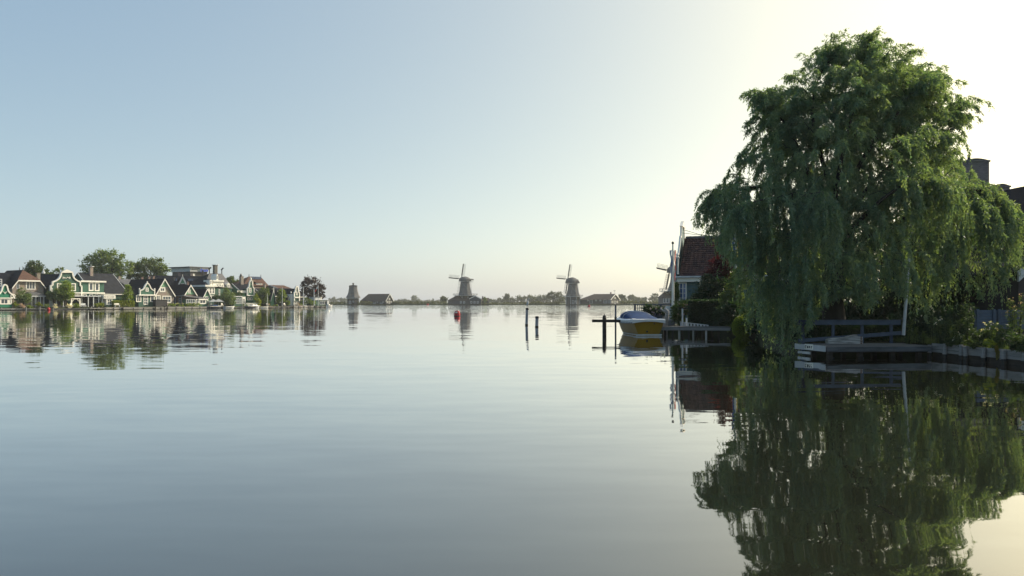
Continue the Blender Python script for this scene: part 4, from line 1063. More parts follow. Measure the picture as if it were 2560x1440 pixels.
def hedge(name, label, lo, hi, n, size, lm, pl=None):
    """clipped hedge: leaves on the faces of a block; lo, hi in (a, b, z) of the plane pl"""
    d = [hi[i] - lo[i] for i in range(3)]
    c = rng.uniform(0, 1, (n, 3))
    face = rng.choice(5, n, p=np.array([d[0] * d[2], d[0] * d[2], d[1] * d[2], d[1] * d[2], d[0] * d[1] * 1.3]) / (2 * d[0] * d[2] + 2 * d[1] * d[2] + 1.3 * d[0] * d[1]))
    nv = np.zeros((n, 3))
    for k, (ax, v) in enumerate(((1, 0), (1, 1), (0, 0), (0, 1), (2, 1))):
        m = face == k; c[m, ax] = v + (-1 if v else 1) * np.abs(rng.normal(0, .05, m.sum())) ; nv[m, ax] = 1 if v else -1
    c = c * np.array(d) + np.array(lo) + rng.normal(0, size * .25, (n, 3))
    P3 = lambda q: np.stack([pl.o.x + pl.r.x * q[:, 0] - pl.n.x * q[:, 1], pl.o.y + pl.r.y * q[:, 0] - pl.n.y * q[:, 1], q[:, 2]], 1)
    N3 = np.stack([pl.r.x * nv[:, 0] - pl.n.x * nv[:, 1], pl.r.y * nv[:, 0] - pl.n.y * nv[:, 1], nv[:, 2]], 1)
    t = empty(name, pl.w((lo[0] + hi[0]) / 2, (lo[1] + hi[1]) / 2, lo[2]), label, "hedge")
    quads_mesh("foliage", leaf_quads(P3(c), unit(N3 * .7 + rng.normal(size=(n, 3))), size * rng.uniform(.7, 1.3, n), size * .6), lm, t)
    m = MB(); pl.box(m, lo[0] + .12, lo[1] + .12, lo[2], hi[0] - .12, hi[1] - .12, hi[2] - .12); m.build("inner_twigs", M['soil'], t)
    return t
hedge("clipped_hedge", "square clipped yellow-green hedge left of the small green annex", (LB.a(283, 1.2), 1.2, GL), (LB.a(336, 1.2), 2.6, LB.z(310, 753, 1.2)), 3800, .26, L_['hedge'], LB)
t = empty("flower_border", LB.w(LB.a(458, 1), 1, GL), "long border of yellow-green plants with white globe flowers along the pale quay wall", "flower border")
bl = [(x, 763 + rng.uniform(-1.5, 1), 5, 3) for x in range(424, 500, 5)]
Yb = LB.w(LB.a(458, 1), 1, 0).y
bs = []
for x, y, rx, ry in bl:
    w = LB.w(LB.a(x, 1.0), 1.0, LB.z(x, y, 1.0)); bs.append((w.x, w.y, w.z, .55, .55, .38))
quads_mesh("foliage", crown(bs, 2600, .22), L_['light'], t)
fl = []
for x in np.arange(426, 500, 4.2):
    w = LB.w(LB.a(x, .8), .8, LB.z(x, 758.5 + rng.uniform(-1, 1), .8)); fl.append((w.x, w.y, w.z, .16, .16, .16))
quads_mesh("flowers", crown(fl, 500, .1), L_['whiteflower'], t, kind="stuff")

# ------------------------------------------------------------------ quays, posts and boats of the village
def quay(label, x0, x1, ytop, m, planks=1, deck=True, b=0.0):
    a0, a1 = LB.a(x0, b), LB.a(x1, b); z1 = LB.z((x0 + x1) / 2, ytop, b)
    t = empty("quay_wall", LB.w((a0 + a1) / 2, b, 0), label, "quay wall", "quay sections along the village bank")
    zs = np.linspace(.12, z1 - .1, planks + 1)
    for i in range(planks):
        mb = MB(); LB.box(mb, a0, b + .12, zs[i] + .02, a1, b + .3, zs[i + 1] - .01); mb.build("plank", M[m], t)
    mb = MB(); LB.box(mb, a0 - .05, b, z1 - .09, a1 + .05, b + 1.2, z1); mb.build("coping", M[m], t)
    k = max(2, int((a1 - a0) / 2.4))
    for i in range(k + 1):
        a = a0 + .1 + (a1 - a0 - .2) * i / k
        mb = MB(); LB.box(mb, a - .08, b + .02, -1, a + .08, b + .11, z1 - .1); mb.build("pile", M['darkwood'], t)
    mb = MB(); LB.box(mb, a0, b + .31, -1, a1, b + .5, z1 - .1); mb.build("backing", M['darkwood'], t)
    return t
quay("grey quay with a jutting landing stage at the far left end below the tea house", -60, 38, 771.5, 'wood')
quay("grey timber quay below the brick house with the hipped roof", 40, 112, 771.5, 'wood')
quay("timber quay below the veranda and white arch", 113.5, 220, 772, 'wood')
quay("terrace quay with pale edge under the glazed porch", 222, 262, 770.5, 'stone')
quay("stone quay between terrace and hedge, under the cream bay window", 263, 305, 768, 'concrete')
quay("pale quay below the clipped hedge and green annex", 306.5, 386, 768, 'concrete')
quay("short open quay below the dark shed screen", 387.5, 417, 767.5, 'concrete')
quay("long pale quay with dark piles below the flower border", 419, 520, 766.5, 'concrete')
quay("dark low quay behind the moored boats and parasols", 522, 583, 768, 'darkwood')
quay("timber quay under the garden room and white porch", 584, 612, 767, 'wood')
quay("rough stone quay below the needle gable", 613, 719, 766.5, 'stone')
quay("long sunlit cream quay edge below the copper tree", 733, 787, 764, 'concrete', deck=True)
quay("last short quay beside the boathouse", 788.5, 815, 765, 'stone')
quay("low quay strip below the neck gable", 720, 732, 765.5, 'stone')
def post(label, x, yt, b, r=.13, m='wood', name="mooring_post", cat="post", group="mooring posts along the village quay"):
    a = LB.a(x, b)
    mb = MB(); mb.tube([LB.w(a, b, -1), LB.w(a, b, LB.z(x, yt, b))], [r, r * .9], 8)
    return mb.build(name, M[m], None, label, cat, group)
for x, yt, lb in ((4, 769, "short pale post at the far left quay edge"), (65, 768, "pale post before the brick-house porch"), (99.5, 767, "white-topped post left of the red buoy"), (133, 770, "thin post right of the red buoy"), (229, 766, "post on the terrace below the glazed porch"), (247, 767, "white post in front of the terrace bushes"), (308, 766, "dark post at the left corner of the hedge quay"), (389, 766.5, "dark post left of the shed screen"), (411, 766, "dark post right of the shed screen"),
                  (606, 764, "pale post below the white porch"), (696, 762, "tall pale post left of the last yellow-green tree"), (707, 762, "pale post under the tall flagpole"), (734, 762, "dark post below the neck gable"), (777, 762, "dark post under the small shrub"), (791, 760.5, "dark tall post left of the boathouse flag"), (804, 763, "short post in front of the boathouse")):
    post(lb, x, yt, -.25, m='darkwood' if 'dark' in lb else 'wood')
# jetty in front of the terrace
t = empty("landing_stage", LB.w(LB.a(238, -1), -1, 0), "low pale landing stage with dark underside before the terrace", "jetty")
mb = MB(); LB.box(mb, LB.a(222.5, -1), -1.4, .3, LB.a(256, -1), -.2, .42); mb.build("deck", M['concrete'], t)
for x in (223.5, 234, 245, 255): 
    mb = MB(); mb.tube([LB.w(LB.a(x, -1), -1.2, -1), LB.w(LB.a(x, -1), -1.2, .299)], .1, 6); mb.build("pile", M['darkwood'], t)
t = empty("landing_stage", LB.w(LB.a(12, -1), -1, 0), "long weathered landing stage at the water below the tea house", "jetty")
mb = MB(); LB.box(mb, LB.a(-20, -1), -1.2, .25, LB.a(38, -1), -.2, .4); mb.build("deck", M['wood'], t)
for x in (2, 14, 26, 36):
    mb = MB(); mb.tube([LB.w(LB.a(x, -1), -1.0, -1), LB.w(LB.a(x, -1), -1.0, .249)], .1, 6); mb.build("pile", M['darkwood'], t)
# bench
t = empty("bench", LB.w(LB.a(293, .8), .8, GL), "pale wooden bench in front of the clipped hedge", "bench")
a0, a1 = LB.a(286.5, .8), LB.a(299, .8)
mb = MB(); LB.box(mb, a0, .55, GL + .42, a1, 1.0, GL + .48); mb.build("seat", M['white'], t)
mb = MB(); LB.box(mb, a0, 1.0, GL + .6, a1, 1.06, GL + .95); mb.build("backrest", M['white'], t)
for a in (a0 + .1, a1 - .1):
    mb = MB(); LB.box(mb, a - .05, .58, GL, a + .05, .98, GL + .419); mb.build("leg", M['greywhite'], t)
# red ball buoy
w = LB.w(LB.a(121.5, -1.2), -1.2, -.15)
mb = MB(); mb.lathe(w, [(.12, 0), (.32, .16), (.40, .38), (.34, .6), (.15, .74), (.06, .8)], 12)
o = mb.build("float_buoy", M['red'], None, "round red and pink float buoy in the water before the bell-gabled house", "buoy", smooth=True)
# parasols
def parasol(px, py_top, b, wpx, label):
    a = LB.a(px, b); zt = LB.z(px, py_top, b); r = wpx / F * LB.w(a, b, 0).y / .84
    t = empty("parasol", LB.w(a, b, GL), label, "parasol", "parasols on the terrace")
    c = LB.w(a, b, 0)
    mb = MB(); mb.lathe((c.x, c.y, zt - .85), [(r, 0), (r * .98, .06), (.12, .85)], 4, ph=math.pi / 4 + .55); mb.build("canopy", M['fabric'], t)
    mb = MB(); mb.tube([(c.x, c.y, GL), (c.x, c.y, zt - .1)], .05, 6); mb.build("pole", M['greywhite'], t)
parasol(533, 748, 1.6, 14, "left grey square parasol between green A-gable and willow")
parasol(546, 747.5, .6, 14, "right paler square parasol nearest the moored boats")
# terrace furniture and fence
t = empty("white_fence", LB.w(LB.a(632, .8), .8, GL), "low white paling fence behind the dark moored sloop", "fence")
a0, a1 = LB.a(616, .8), LB.a(646, .8); z1 = LB.z(632, 757.5, .8)
for z in (z1 - .12, GL + .25):
    mb = MB(); LB.box(mb, a0, .8, z, a1, .86, z + .1); mb.build("rail", M['white'], t)
n = 14
for i in range(n):
    a = a0 + (a1 - a0) * i / (n - 1); mb = MB(); LB.box(mb, a - .06, .74, GL, a + .06, .795, z1); mb.build("picket", M['white'], t)
for i, (x, m, lb) in enumerate(((529, 'white', "white folding chair under the left parasol"), (538, 'redbrick', "reddish chair under the parasols"), (556, 'white', "white chair beside the pale parasol"), (563, 'black', "dark chair left of the small weeping willow"), (179, 'white', "white wicker chair under the veranda"), (206, 'greywhite', "grey chair on the terrace below the glazed porch"), (212, 'greywhite', "second grey chair towards the terrace bushes"), (712, 'white', "white garden chair near the tall flagpole"), (669, 'greywhite', "grey garden chair by the low white boat"))):
    b = .9; a = LB.a(x, b); t = empty("garden_chair", LB.w(a, b, GL), lb, "chair", "garden chairs along the quay")
    mb = MB(); LB.box(mb, a - .28, b - .25, GL + .42, a + .28, b + .25, GL + .48); mb.build("seat", M[m], t)
    mb = MB(); LB.box(mb, a - .28, b + .25, GL + .42, a + .28, b + .31, GL + .98); mb.build("backrest", M[m], t)
    for s in (-.24, .24):
        for k in (-.2, .2):
            mb = MB(); LB.box(mb, a + s - .03, b + k - .03, GL, a + s + .03, b + k + .03, GL + .419); mb.build("leg", M[m], t)
# boats: a lofted hull helper used by every boat
def hull_rings(L, B, H, bow=.5, n=14, flat=.8, sheer=.25, draft=.25):
    """cross-sections from stern (x=0) to bow (x=L); each ring from the port rail under the keel to the starboard rail"""
    rings = []
    for i in range(n + 1):
        u = i / n
        w = B / 2 * (flat + (1 - flat) * math.sin(min(1, u / .45) * math.pi / 2)) * (1 - max(0, (u - bow) / (1 - bow)) ** 2.3)
        w = max(w, .02)
        h = H * (1 + sheer * max(0, (u - .35) / .65) ** 2 + .06 * (1 - min(1, u / .3)))
        x = u * L
        keel = -draft * (1 - max(0, (u - .7) / .3) ** 2 * 1.2)
        ring = []
        for k in range(9):
            q = -1 + 2 * k / 8
            s = abs(q)
            y = math.copysign(w * (s ** .55 if s > 0 else 0), q) if q else 0
            f = s ** 2.6
            rake = .12 * L * max(0, (u - .85) / .15) * (f - 1) * .8
            ring.append((x + rake, y * (.80 + .20 * f), keel + (h - keel) * f))
        rings.append(ring)
    return rings
def boat(name, label, stern, hd, L, B, H, mh, mdeck, cabin=None, group=None, rail='white', flat=.8):
    """stern: (x, y); hd: heading angle in the plan; returns the thing"""
    c, s = math.cos(hd), math.sin(hd)
    T = lambda x, y, z: Vector((stern[0] + c * x - s * y, stern[1] + s * x + c * y, z))
    t = empty(name, T(L / 2, 0, 0), label, "boat", group)
    rg = hull_rings(L, B, H, flat=flat)
    mb = MB(); k = len(rg[0])
    for r in rg: mb.v += [tuple(T(*p)) for p in r]
    for i in range(len(rg) - 1):
        for j in range(k - 1):
            a = i * k + j; mb.f.append((a, a + 1, a + k + 1, a + k))
    mb.build("hull", M[mh], t, smooth=True)
    mb = MB(); mb.poly([T(*p) for p in rg[0]]); mb.build("transom", M[mh], t)
    mb = MB()
    mb.tube([T(r[0][0], r[0][1], r[0][2]) for r in rg] + [T(r[-1][0], r[-1][1], r[-1][2]) for r in reversed(rg)] + [T(*rg[0][0])], .07, 6); mb.build("gunwale", M[rail], t)
    mb = MB()
    for i in range(len(rg) - 1):
        a, b = rg[i], rg[i + 1]
        mb.poly([T(a[0][0], a[0][1] * .97, a[0][2] - .12), T(a[-1][0], a[-1][1] * .97, a[-1][2] - .12), T(b[-1][0], b[-1][1] * .97, b[-1][2] - .12), T(b[0][0], b[0][1] * .97, b[0][2] - .12)])
    mb.build("deck", M[mdeck], t)
    if cabin:
        x0, x1, h, m = cabin
        w = B * .36
        mb = MB(); mb.hexa([T(x0, -w, H - .1), T(x1, -w * .8, H - .1), T(x1, w * .8, H - .1), T(x0, w, H - .1), T(x0 + .15, -w * .85, H + h), T(x1 - .5, -w * .6, H + h), T(x1 - .5, w * .6, H + h), T(x0 + .15, w * .85, H + h)])
        mb.build("cabin", M[m], t)
    return t, T, rg
M['navy'] = mat("navy_boat_hull", (.02, .03, .055), .3, .2, 2, spec=.6)
M['whitegel'] = mat("white_boat_hull", (.72, .73, .74), .35, .08, 2)
M['cover'] = mat("blue_canvas_cover", (.012, .040, .115), .8, .35, 3.0, bump=.4, bscale=5, spec=.12)
M['yellowhull'] = mat("yellow_ochre_hull", (.27, .155, .010), .4, .15, 1.2, spec=.18)
hu = math.atan2(.848, .529)
def vboat(name, label, px, b, L, B, H, mh, md, cabin=None):
    w = LB.w(LB.a(px, b), b, 0)
    return boat(name, label, (w.x, w.y), hu, L, B, H, mh, md, cabin, "boats moored along the village quay")
vboat("dark_launch", "low black launch with covered cockpit under the parasols", 521, -2.0, 4.6, 2.0, .7, 'navy', 'cover', (1.0, 3.2, .45, 'cover'))
vboat("rowing_boat", "white open boat with blue inside, below the small weeping willow", 561, -1.8, 3.6, 1.7, .55, 'whitegel', 'cover')
vboat("dark_sloop", "dark-hulled sloop with white cabin in front of the white fence", 616, -2.0, 3.8, 1.9, .7, 'navy', 'whitegel', (1.8, 3.2, .5, 'white'))
vboat("white_launch", "white motor launch moored right behind the dark sloop", 633, -1.4, 2.4, 1.5, .7, 'whitegel', 'greywhite', (.4, 1.7, .5, 'white'))
vboat("flat_boat", "low flat white boat left of the tall thin flagpole", 654, -1.8, 2.6, 1.4, .4, 'whitegel', 'white')
vboat("orange_boat", "small orange and white boat at the tip beside the boathouse", 818, -1.0, 2.4, 1.3, .8, 'whitegel', 'brick', (.3, 1.3, .5, 'white'))
# flagpoles and lamp
def flagpole(px, yt, b, label, r=.11, flag=None, arm=False, group="flagpoles along the village quay"):
    a = LB.a(px, b); zt = LB.z(px, yt, b)
    t = empty("flagpole", LB.w(a, b, GL), label, "flagpole", group)
    c = LB.w(a, b, 0)
    MB().tube([(c.x, c.y, GL), (c.x, c.y, zt)], [r, r * .7], 7).build("pole", M['greywhite'], t)
    MB().lathe((c.x, c.y, zt), [(.05, 0), (.14, .1), (.05, .22)], 8).build("finial", M['greywhite'], t)
    if arm:
        MB().tube([(c.x, c.y, zt - .1), (c.x + 1.0, c.y + .6, zt + .5)], .06, 6).build("arm", M['greywhite'], t)
    if flag:
        f0 = Vector((c.x, c.y, zt - .2)); 
        d = Vector((-.45, -.3, -1)).normalized(); s = Vector((.25, .15, -.05))
        n = len(flag)
        for i, m in enumerate(flag):
            p = f0 + d * (.2 + i * 1.1); q = f0 + d * (.2 + (i + 1) * 1.1)
            mb = MB(); mb.prism([p - s * (1 - i / n), p + s * (1 - i / n), q + s * (1 - (i + 1) / n * .8), q - s * (1 - (i + 1) / n * .8)], (.02, -.03, 0)); mb.build("flag_panel", M[m], t)
    return t
M['flagblue'] = mat("blue_flag_cloth", (.03, .09, .30), .8, .15, 3)
M['flagyellow'] = mat("yellow_flag_cloth", (.55, .40, .03), .8, .15, 3)
M['flagred'] = mat("red_flag_cloth", (.50, .06, .04), .8, .15, 3)
flagpole(668.3, 735, .5, "thin grey flagpole before the big bushy tree")
flagpole(705.5, 721, .4, "tall pale flagpole in front of the last yellow-green tree")
flagpole(758.3, 718, .3, "tallest cream pole with a slanting arm, left of the copper tree", r=.17, arm=True)
flagpole(785, 723, .4, "cream flagpole right under the copper tree's crown", r=.14)
flagpole(795.5, 713.5, .3, "flagpole with drooping red and blue streamer beside the boathouse", flag=['greywhite', 'flagred', 'flagblue'])
t = empty("street_lamp", LB.w(LB.a(727.5, .5), .5, GL), "slim grey lamp post with round globe before the long low house", "street lamp")
c = LB.w(LB.a(727.5, .5), .5, 0); zt = LB.z(727, 733, .5)
MB().tube([(c.x, c.y, GL), (c.x, c.y, zt)], .07, 6).build("pole", M['greywhite'], t)
MB().lathe((c.x, c.y, zt), [(.1, 0), (.26, .2), (.24, .42), (.06, .56)], 10).build("globe", M['white'], t, smooth=True)
# ------------------------------------------------------------------ windmills and barns across the water
FB = .5
def oct_body(c, prof, n=8, ph=math.pi / 8):
    return MB().lathe(c, prof, n, ph)
SAILN = Vector((-.62, .785, 0)).normalized()
def windmill(label, cx, Y, y_stage, hw_b, y_top, hw_t, y_cap, cap_x, hub, sail_px, gal_x, base=None, rot=-3.0, body='millwood', bz=FB, lower='boards', pl_r=None):
    s = Y / F
    c = P(cx, HOR, Y); c.z = bz
    zst, ztop, zcap = P(0, y_stage, Y).z, P(0, y_top, Y).z, P(0, y_cap, Y).z
    t = empty("windmill", c, label, "windmill", "smock mills across the river")
    rb, rt = hw_b * s, hw_t * s
    h = ztop - zst
    # the smock, slightly waisted
    oct_body((c.x, c.y, zst), [(rb, 0), (rb * .93 + rt * .07 - .1, h * .12), ((rb + rt) / 2 - .35, h * .5), (rt + .05, h * .92), (rt, h)]).build("smock", M['hazed_thatch'], t)
    # stage with railing and struts
    rg = (gal_x[1] - gal_x[0]) / 2 * s
    gc = P((gal_x[0] + gal_x[1]) / 2, HOR, Y)
    st = oct_body((c.x, c.y, zst - .28), [(rg, 0), (rg, .25)]).build("stage", M['greywhite'], t)
    rail = MB()
    for k in range(16):
        a = math.pi / 8 + k * math.pi / 8; a2 = a + math.pi / 8
        p, q = Vector((c.x + rg * .98 * math.cos(a), c.y + rg * .98 * math.sin(a), zst)), Vector((c.x + rg * .98 * math.cos(a2), c.y + rg * .98 * math.sin(a2), zst))
        rail.bar(p, p + Vector((0, 0, 1.1)), .16, .16); rail.bar(p + Vector((0, 0, 1.0)), q + Vector((0, 0, 1.0)), .12, .12); rail.bar(p + Vector((0, 0, .5)), q + Vector((0, 0, .5)), .09, .09)
    rail.build("railing", M['wood'], st)
    ro = rb * .98
    low = oct_body((c.x, c.y, bz - .3), [(ro, 0), (ro, zst - .29 - bz + .3)]); low.build("base", M[body], t)
    stt = MB()
    for k in range(8):
        a = math.pi / 8 + k * math.pi / 4
        p = Vector((c.x + ro * math.cos(a), c.y + ro * math.sin(a), zst - 2.2)); q = Vector((c.x + rg * .9 * math.cos(a), c.y + rg * .9 * math.sin(a), zst - .3)); stt.bar(p, q, .2, .2)
        stt.bar((c.x + (ro + .08) * math.cos(a), c.y + (ro + .08) * math.sin(a), bz), (c.x + (ro + .08) * math.cos(a), c.y + (ro + .08) * math.sin(a), zst - .3), .3, .3)
    stt.build("stage_strut", M['greywhite'], st)
    # windows and door on the visible faces
    pf = Pl((c.x, c.y - ro * math.cos(math.pi / 8) - .01), (1, 0))
    window_m(t, pf, -1.0, bz + .2, .6, bz + 2.6, 0, 2, 2, 'greywhite', name="door"); window_m(t, pf, 1.1, bz + 1.2, 1.9, bz + 2.6, 0, 2, 2, 'greywhite')
    # cap: a boat-shaped roof along the shaft axis
    d = SAILN; e = Vector((d.y, -d.x, 0))
    hubw = P(hub[0], hub[1], Y) ; ax = hubw.z
    lw = rt * 1.18
    capm = MB(); n = 8; rows = []
    for i in range(7):
        u = -1 + 2 * i / 6
        hh = (zcap - ztop) * (1 - .55 * max(0, -u) ** 1.6 - .1 * max(0, u) ** 2)
        ww = lw * (1 - .35 * max(0, -u) ** 2 - .22 * max(0, u) ** 2)
        row = []
        for k in range(n + 1):
            q = math.pi * k / n
            row.append(c + d * (u * lw * 1.08) + e * (ww * math.cos(q)) + Vector((0, 0, ztop - bz + .25 + hh * math.sin(q) ** .8)))
        rows.append(row)
    base = 0
    for r in rows: capm.v += [tuple(p) for p in r]
    for i in range(6):
        for k in range(n):
            a = i * (n + 1) + k; capm.f.append((a, a + 1, a + n + 2, a + n + 1))
    capm.f.append(tuple(range(n + 1))); capm.f.append(tuple(reversed(range(6 * (n + 1), 7 * (n + 1)))))
    cap = capm.build("cap", M['hazed_thatch'], t)
    oct_body((c.x, c.y, ztop), [(rt * 1.12, 0), (rt * 1.12, .28)], 16).build("cap_ring", M['greywhite'], cap)
    # shaft and four sails
    tilt = R(9)
    axd = (d * math.cos(tilt) + Vector((0, 0, math.sin(tilt)))).normalized()
    hp = c + d * (lw * 1.18); hp.z = ax
    MB().tube([hp - axd * lw * 1.4, hp + axd * .9], .38, 8).build("windshaft", M['iron'], t)
    L = sail_px * s
    up0 = (Vector((0, 0, 1)) - axd * axd.z).normalized(); rt0 = up0.cross(axd).normalized()
    for k in range(4):
        a = R(rot) + k * math.pi / 2
        v = up0 * math.cos(a) + rt0 * math.sin(a)
        w = axd.cross(v).normalized()      # leading side
        if k == 0: w0 = w
        hh = hp + axd * (.45 + .25 * (k % 2))
        m = MB(); m.bar(hh, hh + v * L, .42, .50, up=axd); m.bar(hh + v * L * .22 - w * .32, hh + v * L * .98 - w * .22, .5, .12, up=axd)
        sail = m.build("sail", M['iron'], t)
        lt = MB()
        for i in range(9):
            q = hh + v * L * (.2 + .78 * i / 8); lt.bar(q, q + w * 2.1, .09, .09, up=axd)
        for j in (.75, 1.4, 2.1):
            lt.bar(hh + v * L * .2 + w * j, hh + v * L * .985 + w * j, .08, .08, up=axd)
        lt.build("sail_lattice", M['wood'], sail)
    # tail pole and braces
    tp = c - d * (rg * .86); tp.z = zst + .4
    tb = c - d * lw; tb.z = ztop + .7
    tm = MB(); tm.tube([tb, tp], .22, 6)
    for sgn in (1, -1):
        q = c - d * .3 + e * sgn * lw * 1.15; q.z = ztop + .5; tm.tube([q, tp], .13, 5)
    tm.build("tail_pole", M['wood'], t)
    return dict(t=t, c=c, zst=zst, ro=ro, s=s)

w2 = windmill("hazy smock mill with boarded octagon base, right of centre beside the long low barn", 1432, 526, 741, 18.5, 709, 12, 694, None, (1421, 697.5), 37.5, (1404, 1455), body='millwood')
w1 = windmill("hazy smock mill standing on a wide dark barn, left of the channel's centre", 1163.5, 526, 738, 18.2, 704, 11.2, 692, None, (1152.5, 696.5), 38, (1131, 1194), body='millwood')
w3 = windmill("nearest smock mill, half hidden behind the tiled cottage and flagpole", 1697, 356, 727, 28, 683, 19, 664, None, (1680, 675.5), 49.5, (1648, 1746), bz=.45, body='millwood', rot=-6)

def mill_barn(t, c, Y, xl, xtl, xtr, xr, ytop, yeave, depth, m='barnroof', bz=FB):
    """wide hipped barn skirt round a mill"""
    pl = Pl((c.x, Y - depth / 2), (1, 0))
    A = lambda x: pl.a(x); zt, ze = pl.z(0, ytop), pl.z(0, yeave)
    mb = MB(); pl.box(mb, A(xl) + .6, .4, bz - .3, A(xr) - .6, depth - .4, ze); mb.build("barn_wall", M['millwood'], t)
    k = depth / 2
    q = [(A(xl), 0, ze - .2), (A(xr), 0, ze - .2), (A(xtr), k - 1, zt), (A(xtl), k - 1, zt)]
    roof_slab(pl, q).build("barn_roof", M[m], t)
    roof_slab(pl, [(A(xl), depth, ze - .2), (A(xl), 0, ze - .2), (A(xtl), k - 1, zt), (A(xtl), k + 1, zt)]).build("barn_roof", M[m], t)
    roof_slab(pl, [(A(xr), 0, ze - .2), (A(xr), depth, ze - .2), (A(xtr), k + 1, zt), (A(xtr), k - 1, zt)]).build("barn_roof", M[m], t)
    return pl
pl1 = mill_barn(w1['t'], w1['c'], 526, 1118, 1138, 1188, 1205, 739, 750.5, 16)
g = [pl1.at(x, y, -1.0) for x, y in ((1173, 760), (1203, 760), (1203, 748), (1188, 740.5), (1173, 748))]
mb = MB(); pl1.slab(mb, g, -1.0, 4); mb.build("gable_wing", M['millwood'], w1['t'])
for p, q in ((4, 3), (3, 2)):
    mb = MB(); A0, A1 = g[p], g[q]; mb.bar(pl1.w(A0[0], -1.2, A0[1] + .2), pl1.w(A1[0], -1.2, A1[1] + .2), .2, .5); mb.build("bargeboard", M['white'], w1['t'])
for x in (1150, 1158, 1176, 1184, 1192):
    window(w1['t'], pl1, x, 753, x + 4.5, 758.5, .4 if x < 1172 else -1.0, 2, 1, fm='greywhite', fw=.2)
pl3 = mill_barn(w3['t'], w3['c'], 356, 1655, 1668, 1720, 1735, 729, 743.5, 12, bz=.45)
for x in (1658, 1665.5, 1673):
    window(w3['t'], pl3, x, 744.5, x + 6, 757.5, .4, 1, 1, fm='greywhite', fw=.22)

def barn(label, xl, xe, xa, xf, ytop, yeave, Y, windows=(), chim=None, vane=None, th=R(34), hip=True, roof='barnroof'):
    """long barn: side wall from xl to xe, gable end from xe to xf with apex xa; left end hipped"""
    X = (xe - 1280) / F * Y
    r = Vector((math.cos(th), -math.sin(th)))
    pl = Pl((X, Y), r)                      # a=0 at the near corner, negative to the left
    aL = pl.a(xl)
    ge = Pl((X, Y), (math.sin(th), math.cos(th)))   # gable end plane
    W = ge.a(xf)
    ze, zt = pl.z(xe, yeave), ge.z(xa, ytop)
    t = empty("barn", pl.w(aL / 2, W / 2, FB), label, "barn")
    mb = MB(); ge.slab(mb, [(0, FB - .3), (W, FB - .3), (W, ze), (W / 2, zt - .15), (0, ze)], 0, 1.5); mb.build("gable_end", M['black'], t)
    mb = MB(); pl.box(mb, aL, 0, FB - .3, -1.3, W, ze - .01); mb.build("wall", M['millwood'], t)
    hp = W / 2 * (1.1 if hip else 0)
    o = .5
    zo = ze - o * (zt - ze) / (W / 2)
    roof_slab(pl, [(aL - o, -o, zo), (.3, -o, zo), (.3, W / 2, zt), (aL + hp, W / 2, zt)]).build("roof", M[roof], t)
    roof_slab(pl, [(.3, W + o, zo), (aL - o, W + o, zo), (aL + hp, W / 2, zt), (.3, W / 2, zt)]).build("roof", M[roof], t)
    if hip: roof_slab(pl, [(aL - o, W + o, zo), (aL - o, -o, zo), (aL + hp, W / 2, zt)]).build("roof", M[roof], t)
    for p, q in (((-o, zo), (W / 2, zt)), ((W / 2, zt), (W + o, zo))):
        mb = MB(); ge.slab(mb, [(p[0], p[1] - .5), (q[0], q[1] - .5), (q[0], q[1] + .15), (p[0], p[1] + .15)], -.5, -.31); mb.build("bargeboard", M['white'], t)
    for i, (f0, f1, z0, z1) in enumerate(((.12, .3, .8, 2.2), (.40, .58, .4, 2.3), (.68, .86, .8, 2.2), (.42, .58, ze - FB + .3, ze - FB + 1.6))):
        window_m(t, ge, W * f0, FB + z0, W * f1, FB + z1, 0, 2, 2, 'white', fw=.22, name="door" if i == 1 else "window")
    for x, y, wd, hgt in windows:
        a0 = pl.a(x); z = pl.z(x, y)
        window_m(t, pl, a0, z - hgt, a0 + wd, z, 0, 2, 2, 'greywhite', fw=.18)
    if chim:
        chimney(t, pl, pl.a(chim[0], W / 2), W / 2, zt - .8, pl.z(chim[0], chim[1], W / 2), .8, 'redbrick', False)
    if vane:
        k = pl.w(pl.a(vane, W / 2), W / 2, zt); MB().tube([k, k + Vector((0, 0, 2.6))], .07, 5).bar(k + Vector((-.9, 0, 2.2)), k + Vector((.4, 0, 2.2)), .08, .3).build("weather_vane", M['iron'], t)
    return t, pl, W, ze, zt
barn("long dark barn with white-edged gable, joined to the sail-less mill tower", 902, 964.7, 974, 982.6, 734.5, 750.5, 526, [(926, 752, 1.3, 1.2), (933, 752, 2.4, 2.2), (942, 752, 1.3, 1.2), (950, 752, 2.4, 2.2), (957, 752, 1.3, 1.2)])
barn("long low grey barn with white gable, right of the middle windmill", 1449, 1526.4, 1537, 1548.8, 734.7, 748, 524, [(1468, 749.5, 1.3, 1.0), (1474, 749.5, 2.4, 2.6), (1488, 749.5, 1.3, 1.0), (1499, 749.5, 1.3, 1.0), (1509, 749.5, 2.6, 2.4), (1520, 749.5, 2.4, 2.4)], chim=(1527, 731), vane=1537)
